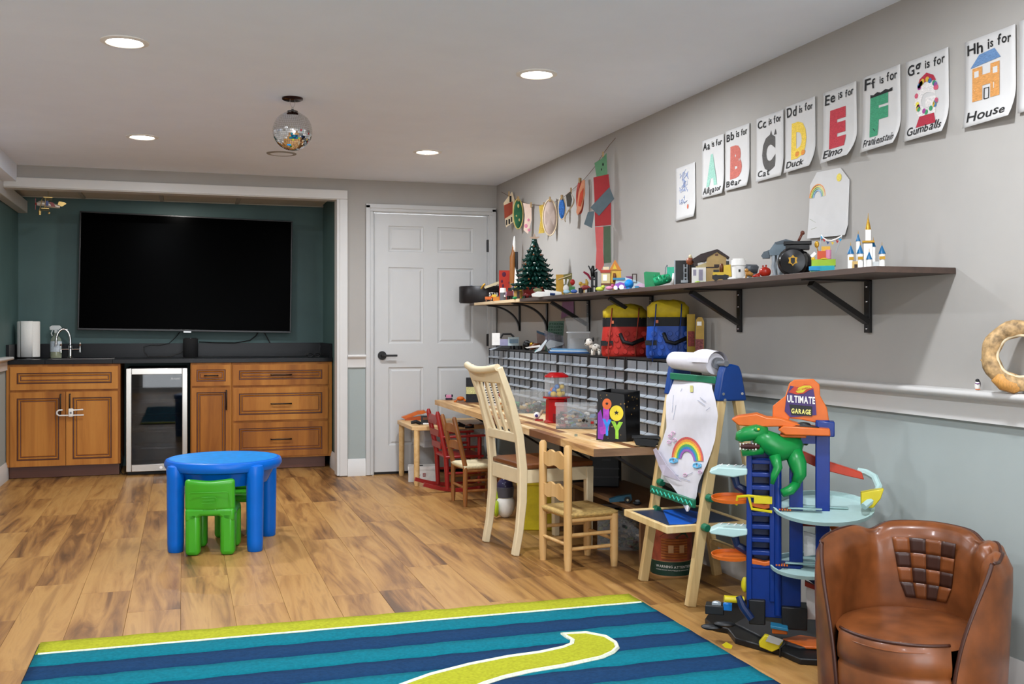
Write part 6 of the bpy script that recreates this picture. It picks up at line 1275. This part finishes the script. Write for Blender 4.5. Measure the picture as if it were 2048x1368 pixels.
T = O_('grey_film_pack', 'folded sheet of grey clear plastic in front of the green plate', 'plastic', 1112, 702, 2.29); m = T.m(); m.grid(lambda u, v: m.P(1094+38*u-6*v, 700-40*v*(1-.25*u), -6+6*v+3*math.sin(u*9)), 8, 6); T.part('film', m, clear('grey_film', '#7d7684', .55, .15), smooth='all')
CLR = clear('clear_tub', '#d5d8d8', .16, .06)
def open_box(m, l, r, t, b, y0, y1, w_=.8): m.pb(l, l+w_, t, b, y0, y1).pb(r-w_, r, t, b, y0, y1).pb(l, r, t, b, y0, y0+w_).pb(l, r, t, b, y1-w_, y1).pb(l, r, b-w_, b, y0, y1); return m
T = O_('clear_storage_box', 'clear plastic box with raised lid between plate and toy dog', 'storage box', 1154, 709, 2.29); T.part('box', open_box(T.m(), 1135, 1178, 668, 708, -14, 12), CLR); T.part('lid', T.m().pp([(1130, 639), (1177, 637), (1178, 668), (1136, 668)], 8, 9.5), CLR); T.part('rim', T.m().pb(1133, 1180, 666, 669, -16, -13), clear('rim_white', '#e6e8e8', .6)); T.part('contents', T.m().pb(1140, 1172, 680, 706, -10, 8), clear('tub_inner', '#cfcac6', .3))
T = O_('blue_lid_stack', 'stack of flat blue and white plastic lids on the organisers', 'lid', 1140, 714, 2.22)
for i, (y, mt_) in enumerate(((713, C('lidblue', '#1f5d9c', .2)), (710, C('lidwhite', '#b9cfdf', .2)), (707, C('lidblue2', '#5a97c4', .2)))): T.part('lid', T.m().pp([(1096+i*3, y-3), (1176-i*2, y-2), (1180-i*3, y+1), (1098+i*3, y)], -10, 14), mt_, bevel=.001)
T = O_('toy_dog', 'small white toy dog with black spots sitting by the red bag', 'toy dog', 1188, 711, 2.21)
dw = C('dogwhite', '#d9d3c8', .6); T.part('body', T.m().pt([(1184, 698), (1192, 695), (1199, 697)], [6, 7, 6], 10).pt([(1185, 700, -3), (1184, 711, -4)], 2.6, 8).pt([(1188, 700, 4), (1189, 711, 4)], 2.6, 8).pt([(1198, 700, -3), (1199, 711, -4)], 3, 8).pt([(1184, 696), (1180, 688)], [5, 4], 8), dw, smooth='all'); T.part('head', T.m().ps(1178, 685, 7.5, 7, 6, y=-2).ps(1173, 689, 3.5, 3, 3, y=-6), dw, smooth='all'); T.part('ear', T.m().ps(1171, 683, 2, 4.5, 2, y=-3), BLK, smooth=True); T.part('ear', T.m().ps(1186, 680, 2.5, 4.5, 2, y=-3), BLK, smooth=True); T.part('nose', T.m().ps(1171.5, 689, 1.4, 1.2, 1.2, y=-9), BLK)
m = T.m()
for (x, y, yy) in ((1190, 692, -6.5), (1196, 695, -6.5), (1185, 701, -5.8), (1198, 702, -6), (1193, 699, -6.5), (1180, 681, -7.5), (1182, 689, -7)): m.ps(x, y, 1.2, 1.2, .8, y=yy, n=6, m=4)
T.part('spots', m, BLK, kind='stuff')
# drawstring bags
def bag(name, label, px, bot, l, r, ptop, pband, pbot, col_, lid, cord, X=2.3):
    T = O_(name, label, 'bag', px, bot, X); cx_ = (l+r)/2; hw = (r-l)/2; k_ = T.k
    def ring(prof, n=28, noise=0): 
        m = T.m(); vs_ = []; fs_ = []
        for i, (sc, y) in enumerate(prof):
            for j in range(n):
                a = 2*math.pi*j/n; ex = .6; ca, sa = math.cos(a), math.sin(a); q = 1+noise*math.sin(j*2.7+i*1.9)
                vs_.append(m.P(cx_+hw*sc*q*math.copysign(abs(ca)**ex, ca), y+(noise*40*math.sin(j*1.3) if noise else 0), 22*sc*q*math.copysign(abs(sa)**ex, sa)))
        L = len(prof)
        for i in range(L-1):
            for j in range(n): fs_.append((i*n+j, (i*n+(j+1) % n), (i+1)*n+(j+1) % n, (i+1)*n+j))
        fs_ += [tuple(range(n))[::-1], tuple((L-1)*n+j for j in range(n))]; m.add(vs_, fs_); return m
    T.part('body', ring([(.95, pbot), (1.0, pbot-6), (1.0, pbot-30), (.94, pband+4), (.93, pband)]), col_, smooth='all')
    T.part('band', ring([(.955, pband+4), (.955, pband-14)]), C('bagblack', '#17171a', .6), smooth=True)
    T.part('drawstring_top', ring([(.93, pband-12), (.92, ptop+14), (.72, ptop+5), (.4, ptop)], 28, .035), lid, smooth='all')
    m = T.m()
    for r_ in range(4):
        for c_ in range(5): m.lathe([(0, 2.2*k_), (4.8*k_, 2.2*k_), (5.4*k_, -1*k_)], 12, T=Matrix.Translation(T.m().P(cx_+(c_-2+.25*(r_ % 2))*hw*.36, pbot-10-r_*(pbot-pband-16)/4, -21.8))@Matrix.Rotation(math.pi/2, 4, 'X'))
    T.part('stud_relief', m, col_, kind='stuff', smooth=True)
    for x in (cx_-hw*.62, cx_+hw*.52): T.part('cord', T.m().pt([(x+4, ptop+8, -18), (x+2, pband-6, -25), (x-1, pband+20, -26), (x-4, pbot-18, -27), (x-3, pbot+6, -27)], 1.2, 6), cord, smooth='all'); 
    T.part('handle', T.m().pt([(cx_-hw*.2, pband+18, -23), (cx_-hw*.05, pband+34, -29), (cx_+hw*.3, pband+38, -30), (cx_+hw*.8, pband+28, -24)], 4, 6), C('bagblack', '#17171a'), smooth='all')
    T.part('side_strap', T.m().pb(l-1, l+hw*.5, pband+32, pband+42, -24, -21), C('bagblack', '#17171a')); T.part('tag', T.m().pb(l+20, l+25, pband-8, pband-2, -24, -22), C('tagorange', '#c9683a'))
    return T
BR_ = C('bagred', '#b3271d', .6, var=.12, scale=18, bump=.3); BB_ = C('bagblue', '#12459c', .45, var=.15, scale=18, bump=.3); BY_ = C('bagyellow', '#c9ad1e', .65, var=.15, scale=25, bump=.4)
bag('drawstring_bag', 'red toy brick storage bag with yellow drawstring top', 1250, 716, 1203, 1296, 612, 653, 716, BR_, BY_, C('cordred', '#a5402c', .7), 2.27)
bag('drawstring_bag', 'blue toy brick storage bag with yellow drawstring top', 1335, 719, 1292, 1380, 602, 650, 718, BB_, BY_, C('cordblue', '#173a80', .7), 2.28)
T = O_('card_game_box', 'tall tan card box with printed front right of the blue bag', 'box', 1396, 716, 2.345); T.part('box', T.m().pp([(1392, 637), (1396, 631), (1404, 631), (1408, 640), (1408, 714), (1390, 716)], -6, 4), C('kraftyel', '#bf9a4a', .6)); T.part('label', T.m().pb(1394, 1403, 640, 648, -7, -6), WHT); T.part('print', T.m().pb(1391, 1407, 675, 706, -7, -6), C('printmix', '#8a4a4a', .6, var=.6, scale=120))
T = O_('card_game_box', 'narrow yellow card box beside the tan one behind the blue bag', 'box', 1384, 716, 2.35); T.part('box', T.m().pb(1374, 1390, 626, 716, -5, 8), C('boxmust', '#b0902f', .6)); T.part('print', T.m().pb(1376, 1389, 660, 690, -6, -5), C('printred', '#8d3a34', .6, var=.4, scale=120))
T = O_('toy_crocodile', 'teal toy crocodile on the organiser behind the paper roll', 'toy', 1398, 719, 2.335, 0); T.part('body', T.m().pt([(1388, 716), (1396, 713), (1408, 714), (1418, 713)], [3, 6, 6, 4], 8), C('croc', '#2a8a80'), smooth='all'); T.part('crest', T.m().pp([(1390, 710), (1394, 702), (1399, 708), (1404, 701), (1409, 708), (1418, 704), (1416, 712)], -2, 2), C('croc', '#2a8a80'))
# ================= things on the desk =================
def D_(name, label, cat, px, bot, X): return put(name, label, cat, px, bot, DZ, X=X, group='things on the desk')
T = D_('toy_pink_pig', 'tiny pink toy pig face with dark ears on the far desk corner', 'toy', 897, 801, 1.93); T.part('face', T.m().pb(892, 903, 791, 799, -4, 4), PNK, bevel=.004); T.part('ears', T.m().ps(892, 793, 2, 3, 2).ps(904, 793, 2, 3, 2).pb(891, 905, 797, 801, -5, 5), C('plumdk', '#2a1430'), kind='stuff')
T = D_('toy_orange_crab', 'small orange toy crab on the far end of the desk', 'toy', 920, 803, 1.95); T.part('shell', T.m().ps(921, 796, 8, 4.5, 6), ORG, smooth=True); T.part('claws', T.m().pt([(914, 799, -3), (909, 802, -5), (912, 803, -6)], 2, 6).pt([(928, 798, -3), (931, 801, -5)], 2, 6), ORG, kind='stuff')
T = D_('patterned_box', 'black and white dotted box on the far end of the desk', 'box', 950, 803, 2.05); T.part('box', T.m().pb(932, 972, 754, 803, -6, 14), C('boxdark', '#26262a', .6, var=.6, scale=200)); T.part('dots', T.m().pb(932.5, 971, 772, 786, -7, -6), C('dots', '#cfc98a', .6, var=.5, scale=260)); 
T = D_('striped_book', 'black and white striped activity book behind the cream chair', 'book', 985, 815, 2.08); T.part('cover', T.m().pb(968, 1000, 765, 815, -2, 3), WHT); m = T.m()
for i in range(9): m.pb(970, 998, 768+i*5, 770+i*5, -2.6, -2)
T.part('stripes', m, BLK, kind='stuff')
T = D_('toy_clown', 'white and red plush like toy figure behind the cream chair', 'toy', 1005, 825, 2.03); T.part('body', T.m().ps(1005, 812, 9, 13, 7), CRT, smooth=True); T.part('head', T.m().ps(1003, 794, 6, 7, 6), C('toyredhead', '#a83a2c'), smooth=True); T.part('spots', T.m().ps(1001, 812, 2, 2, 1, y=-7).ps(1008, 806, 2, 2, 1, y=-7).ps(1006, 818, 2, 2, 1, y=-7), C('amberbrick', '#c9781f'), kind='stuff')
def bricks(m_by, T, l, r, t, b, y0, y1, n, seed):
    rs = random.Random(seed); sets = {}
    for i in range(n):
        k2 = rs.randrange(len(m_by)); m = sets.setdefault(k2, T.m()); x, y, yy = rs.uniform(l, r), rs.uniform(t, b), rs.uniform(y0, y1); w_ = rs.uniform(3, 8)
        c_ = T.m().P(x, y, yy); R_ = Matrix.Translation(c_)@Matrix.Rotation(rs.uniform(0, 6), 4, 'Z')@Matrix.Rotation(rs.uniform(-.8, .8), 4, 'X'); k3 = T.k; m.box(-w_*k3, w_*k3, -3*k3, 3*k3, -2.2*k3, 2.2*k3, R_)
    for k2, m in sets.items(): T.part('loose_bricks', m, m_by[k2], kind='stuff')
MIX = [WHT, C('bone', '#b9a58c'), BRT, DBR, BLK, REDT, GRY, C('mixblue', '#5a8ab0'), BLK, GRE, TAN]
T = D_('clear_brick_bin', 'clear plastic bin of loose bricks beside the gumball machine', 'bin', 1052, 828, 2.10); T.part('bin', open_box(T.m(), 1018, 1094, 785, 828, -12, 26), CLR); T.part('lid', T.m().pb(1016, 1096, 783, 785, -14, 28), CLR); bricks(MIX, T, 1022, 1090, 808, 825, -8, 22, 75, 1)
T = D_('clear_brick_bin', 'clear plastic bin of loose bricks left of the gift bag', 'bin', 1152, 858, 2.03); T.part('bin', open_box(T.m(), 1112, 1191, 812, 858, -14, 30), CLR); T.part('lid', T.m().pb(1110, 1193, 808, 812, -16, 32), CLR); bricks(MIX, T, 1116, 1187, 828, 854, -10, 26, 95, 2); T.part('base', T.m().pb(1112, 1191, 857, 859, -15, 31), BLK); T.part('eyeglasses', T.m().pt([(1136, 826, -8), (1146, 820, -8), (1158, 824, -8), (1172, 832, -8)], 1.5, 6), C('mixblue', '#5a8ab0'), smooth='all')
T = D_('toy_eyeball', 'small white toy with one round blue eye before the gumball machine', 'toy', 1075, 841, 1.99); T.part('ball', T.m().ps(1074, 831, 7, 7, 7), WHT, smooth=True); T.part('iris', T.m().ps(1073, 831, 3.2, 3.2, 1.2, y=-6.5), C('iris', '#3a2f6a'), smooth=True); T.part('foot', T.m().pb(1070, 1086, 838, 841, -8, 4), REDT); T.part('arm', T.m().pt([(1080, 830), (1086, 820)], [3, 3], 6), C('bone', '#b9a58c'))
T = D_('loose_brick', 'tiny grey brick lying alone on the desk', 'brick', 1152, 874, 1.88); m = T.m(); m.pb(1149, 1155, 870, 874, -2, 2); studs(m, 1149, 1155, 870, -2, 2, 2, 1); T.part('brick', m, C('brickgrey', '#7f8574'))
# gumball machine
T = D_('gumball_machine', 'red toy gumball machine with a clear bowl on the desk', 'gumball machine', 1112, 845, 2.05); gr_ = C('gumred', '#b3161a', .2); k_ = T.k; P_ = T.m().P(1113, 845)
T.part('base', T.m().lathe([(0, 0), (25*k_, 0), (25*k_, 3*k_), (22*k_, 5*k_), (21*k_, 46*k_), (27*k_, 49*k_), (27*k_, 52*k_), (0, 52*k_)], 8, P_), gr_); T.part('bowl', T.m().lathe([(23*k_, 52*k_), (24*k_, 60*k_), (24*k_, 88*k_), (22*k_, 92*k_)], 24, P_), CLR, smooth=True); T.part('lid', T.m().lathe([(0, 100*k_), (14*k_, 100*k_), (24*k_, 94*k_), (25*k_, 91*k_), (0, 91*k_)], 24, P_), gr_, smooth=True); T.part('column', T.m().pc(1113, 755, 793, 5), GRY, smooth=True); T.part('chute', T.m().pb(1106, 1120, 826, 842, -26, -20), C('gumdark', '#7d0f12'))
rs = random.Random(9); cols = [YEL, YEL, C('gumblue', '#2f6fb8'), C('gumgrey', '#6b6a66'), ORG]
for i in range(13):
    a = i*2.4; r_ = 8+9*rs.random(); T.part('gumball', T.m().ps(1113+math.cos(a)*r_, 787-(i % 3)*7, 5.2, y=math.sin(a)*r_, n=10, m=7), cols[i % 5], smooth=True)
for i, x in enumerate((1107, 1119)): T.part('gumball', T.m().ps(x, 788, 6.2, y=-15, n=12, m=8), YEL, smooth=True)
# gift bag
T = D_('gift_bag', 'black gift bag with shiny rainbow letters and gold stars', 'gift bag', 1235, 876, 1.99)
BG = C('bagblk', '#0f0e0f', .3)
T.part('front', T.m().pp([(1197, 775), (1248, 782), (1253, 879), (1193, 873)], -15, -14), BG); T.part('side', T.m().add([T.m().P(1248, 782, -14), T.m().P(1280, 776, 22), T.m().P(1280, 872, 22), T.m().P(1253, 879, -14)], [(0, 1, 2, 3)]), BG, solid=.001); T.part('back', T.m().pp([(1222, 772), (1280, 776), (1280, 872), (1222, 868)], 21, 22), BG); T.part('side', T.m().add([T.m().P(1197, 775, -14), T.m().P(1222, 772, 21), T.m().P(1222, 868, 21), T.m().P(1193, 873, -14)], [(0, 1, 2, 3)]), BG, solid=.001)
def jl(s, x, y, size, wid, c, n, yy=-15.6):
    m = T.m(); text(m, s, lambda a, b: T.m().P(x+a, y-b+.1*a, yy), size, .07, 0, wid=wid); T.part('foil_letter', m, mat('foil_'+n, c, .25, metal=.35, var=.25, scale=40))
jl('J', 1199, 842, 62, 24, '#a43fb4', 'magenta'); jl('Y', 1205, 860, 40, 20, '#2f7fd0', 'blue', -15.9); jl('Y', 1222, 866, 42, 26, '#8fc63a', 'lime', -16.2)
T.part('foil_disc', T.m().pp([(1233+13.5*math.cos(i*.2618), 819+15.5*math.sin(i*.2618)) for i in range(24)], -16.4, -15.2), mat('foil_yellow', '#d9c42e', .25, metal=.3, var=.1)); T.part('foil_disc', T.m().pp([(1214+9*math.cos(i*.2618), 801+11*math.sin(i*.2618)) for i in range(24)], -15.9, -15), mat('foil_orange', '#d0642e', .25, metal=.3, var=.1))
T.part('foil_swash', T.m().pp([(1196, 820), (1202, 812), (1210, 850), (1206, 872), (1196, 870)], -15.5, -15), mat('foil_violet', '#7a2f9c', .3, metal=.3))
def star(x, y, r, yf): return [(x+(r if i % 2 == 0 else r*.42)*math.sin(i*math.pi/5), y-(r if i % 2 == 0 else r*.42)*math.cos(i*math.pi/5)) for i in range(10)]
T.part('dark_star', T.m().pp(star(1233, 818, 5.5, 0), -17, -16.4), BG); T.part('dark_star', T.m().pp(star(1214, 800, 4, 0), -16.4, -15.8), BG)
m = T.m(); rs = random.Random(8)
for i in range(22):
    u_, v_ = rs.uniform(.08, .92), rs.uniform(.04, .96); a_ = T.m().P(1248.6+31*u_, 782-6*u_+97*v_-1, -14.6+36*u_); r_ = rs.uniform(1.2, 2.6)*T.k
    ex = (T.m().P(1280, 776, 22)-T.m().P(1248, 782, -14)).normalized(); m.add([a_+ex*(r_*(1 if j % 2 == 0 else .45)*math.sin(j*math.pi/5))+Vector((0, 0, 1))*(r_*(1 if j % 2 == 0 else .45)*math.cos(j*math.pi/5)) for j in range(10)], [tuple(range(10))])
T.part('gold_stars', m, C('starfoil', '#a8854a', .35, metal=.4), kind='stuff')
m = T.m()
for i in range(16): m.pp(star(rs.uniform(1198, 1250), rs.uniform(782, 872), rs.uniform(1, 2), 0), -15.4, -15)
T.part('gold_specks', m, C('starfoil', '#a8854a'), kind='stuff')
T = D_('black_tray', 'shallow black plastic tray at the near end of the desk', 'tray', 1292, 890, 2.02); T.part('tray', T.m().pp([(1266, 871), (1318, 876), (1310, 890), (1272, 886)], -12, 14), BLK, bevel=.002); T.part('lip', T.m().pb(1264, 1320, 869, 872, -14, 16), C('trayedge', '#2c2c2e', .4))
T = D_('game_case', 'thin black case lying by the wall end of the desk', 'case', 1322, 884, 2.12); T.part('case', T.m().pb(1308, 1334, 880, 884, -8, 10), BLK); T.part('paper', T.m().pb(1310, 1330, 878.5, 880, -7, 9), CRT)
# ================= side table toys, floor things =================
def F_(name, label, cat, loc, bot): T = Toy(name, label, cat, loc); T.py = bot; return T
T = put('toy_track', 'orange curved toy race track on the birch table', 'toy track', 828, 829, .432, X=1.72); T.part('track', T.m().pp([(803, 823), (812, 820), (835, 811), (848, 810), (853, 814), (845, 817), (835, 818), (812, 828)], -14, 6), ORG); T.part('ramp', T.m().pp([(810, 829), (815, 824), (842, 821), (842, 829)], -16, -6), C('orangedk', '#b5501c'))
T = put('toy_mech', 'black and white toy robot parts on the birch table', 'toy robot', 848, 838, .432, X=1.70); T.part('body', T.m().pb(842, 862, 820, 837, -6, 6), C('mechdark', '#20242a')); T.part('limb', T.m().pt([(822, 834), (832, 832), (842, 836)], [3, 4, 3], 8), BLK); T.part('armour', T.m().pt([(858, 821, -8), (870, 822, -8)], 2.4, 6).pt([(846, 836, -8), (858, 836, -8)], 2, 6).pt([(862, 833, -8), (874, 828, -8)], 2.4, 6), WHT, kind='stuff'); T.part('limb', T.m().pt([(862, 832), (874, 824), (878, 834)], [4, 4, 4], 8), BLK); T.part('panel', T.m().pb(846, 858, 823, 828, -7, -6), BRT)
T = put('blue_board', 'dark blue flat toy board at the back of the birch table', 'toy', 870, 824, .432, X=1.86); T.part('board', T.m().pp([(850, 820), (882, 813), (884, 818), (852, 824)], -4, 10), NVY); T.part('edge', T.m().pt([(850, 820, -4), (882, 813, -4)], .8, 5), BLUT)
T = put('toy_dark_scraps', 'dark toy pieces on the birch table below the desk', 'toy', 925, 838, .432, X=1.9); T.part('pieces', T.m().pt([(906, 834), (918, 830), (930, 834)], [4, 5, 3], 8).pt([(930, 836), (948, 834)], [3, 4], 8), BLK); T.part('brown_piece', T.m().ps(940, 832, 6, 3, 4), BRT)
T = F_('white_shoe_box', 'white cardboard box with small logos under the birch table', 'box', (1.70, 7.64, 0), 966)
T.part('box', T.m().pb(817, 872, 941, 966, -12, 22), WHT); T.part('lid', T.m().pb(816, 873, 935, 942, -13, 23), C('lidwhitebox', '#e6e4df', .5)); T.part('swoosh_mark', T.m().pp([(835, 952), (837, 954.5), (842, 951), (837, 956)], -12.6, -12), BLK); T.part('red_mark', T.m().pb(845.5, 851.5, 949, 955.5, -12.6, -12), C('markred', '#a32a2a')); m = T.m(); text(m, 'LEGO', lambda a, b: T.m().P(846+a, 953.4-b, -12.9), 3.4, .05, wid=5); T.part('mark_lettering', m, WHT)
T.part('lid_print', T.m().pp([(835, 934.9), (846, 934.9), (846, 934.6), (835, 934.6)], -8, 8), BLK)
# under the desk
T = F_('yellow_brick_bin', 'large yellow toy brick storage bin under the desk', 'bin', (2.0, 5.62, 0), 1066)
yb = C('binyellow', '#e0cc1c', .35); T.part('body', T.m().pp([(1037, 975), (1110, 975), (1106, 1066), (1041, 1066)], -30, 30), yb, bevel=.006); T.part('lid', T.m().pb(1034, 1113, 966, 977, -33, 33), yb, bevel=.005)
for x in (1052, 1074, 1096):
    for y in (-16, 14): T.part('stud', T.m().pc(x, 958, 967, 8, y=y, n=18), yb, smooth=True)
T = F_('toy_spaceman_case', 'white and lime toy capsule with grey dome under the desk', 'toy', (1.84, 6.0, 0), 1040)
T.part('body', T.m().ps(1010, 1014, 20, 26, 18), WHT, smooth=True); T.part('dome', T.m().pc(1010, 978, 998, 17, 19), C('domegrey', '#4a4a52', .3), smooth=True); T.part('cap', T.m().ps(1010, 977, 17, 17, 15), C('domepurple', '#2b2740', .12), smooth=True); m = T.m(); m.lathe([(0, -4*T.k), (14*T.k, -4*T.k), (17*T.k, 0), (14*T.k, 4*T.k), (0, 4*T.k)], 24, T=Matrix.Translation(T.m().P(993, 1020, -8))@Matrix.Rotation(math.pi/2, 4, 'Y')); T.part('wheel', m, C('limewheel', '#b5cc2a'), smooth=True); T.part('lime_panel', T.m().pb(988, 998, 984, 1002, -8, 4), C('limewheel', '#b5cc2a'), bevel=.004)
t = thing('low_bench', 'low wooden shelf board under the near end of the desk', 'bench', (2.055, 4.53, 0), 0)
obj('board', M().box(0, .33, 0, .9, .262, .282), wood('bench_wood', ['#5e432c', '#77573a', '#8a6848'], grain=12, rand=False), t, bevel=.002)
for y in (0, .88): obj('end_panel', M().box(.02, .31, y, y+.02, 0, .262), MATS['bench_wood'], t)
T = put('black_tool_case', 'black plastic tool case on the low bench under the desk', 'case', 1212, 977, .282, X=2.2); T.part('case', T.m().pb(1180, 1238, 905, 976, -18, 18), C('caseblack', '#0b0b0c', .45), bevel=.004); T.part('latch', T.m().pb(1204, 1222, 920, 924, -20, -18), C('latchgrey', '#2c2c30', .4)); T.part('ridge', T.m().pb(1180, 1238, 938, 941, -19, -17).pb(1180, 1238, 955, 958, -19, -17), C('latchgrey', '#2c2c30'), kind='stuff')
T = put('toy_blue_racer', 'teal and blue toy race car on the low bench edge', 'toy car', 1242, 1010, .282, X=2.06); T.part('body', T.m().pp([(1218, 1003), (1240, 996), (1262, 992), (1264, 1004), (1220, 1009)], -8, 8), C('racerteal', '#1a4d62')); T.part('wheel', T.m().lathe([(0, -3*T.k), (6.5*T.k, -3*T.k), (6.5*T.k, 3*T.k), (0, 3*T.k)], 18, T=Matrix.Translation(T.m().P(1255, 1003, -9))@Matrix.Rotation(math.pi/2, 4, 'X')), BLK); T.part('hub', T.m().ps(1255, 1003, 2.4, 2.4, 1.2, y=-12), CRT)
T = put('toy_dark_car', 'small dark toy car beside the teal racer on the bench', 'toy car', 1274, 1008, .282, X=2.1); T.part('body', T.m().ps(1274, 1003, 9, 4, 6), C('cardark', '#262a30'), smooth=True); T.part('roof', T.m().ps(1275, 999, 5, 3, 4), GRY)
T = F_('clear_brick_tub', 'large clear tub full of loose bricks on the floor under the bench', 'bin', (2.22, 5.0, 0), 1096); T.part('tub', open_box(T.m(), 1196, 1316, 1018, 1098, -36, 36, 1.2), CLR); MIX2 = [C('mixdkgreen', '#2c4634'), BRT, GRY, C('bone', '#b9a58c'), BLK, C('mixslate', '#4a5560'), C('mixolive', '#7a8a3a'), DBR]
bricks(MIX2, T, 1201, 1311, 1022, 1092, -32, 32, 330, 3)
T = F_('crate_of_blocks', 'black crate with white bars behind the rush seat chair', 'crate', (2.25, 5.62, 0), 1075); T.part('crate', open_box(T.m(), 1140, 1172, 955, 1000, -20, 20), BLK); m = T.m(); [m.pb(1146+i*4, 1148+i*4, 962, 978, -21, -20) for i in range(5)]; T.part('bars', m, WHT, kind='stuff'); T.part('stand', T.m().pb(1140, 1172, 1000, 1075, -20, 20), DBR)
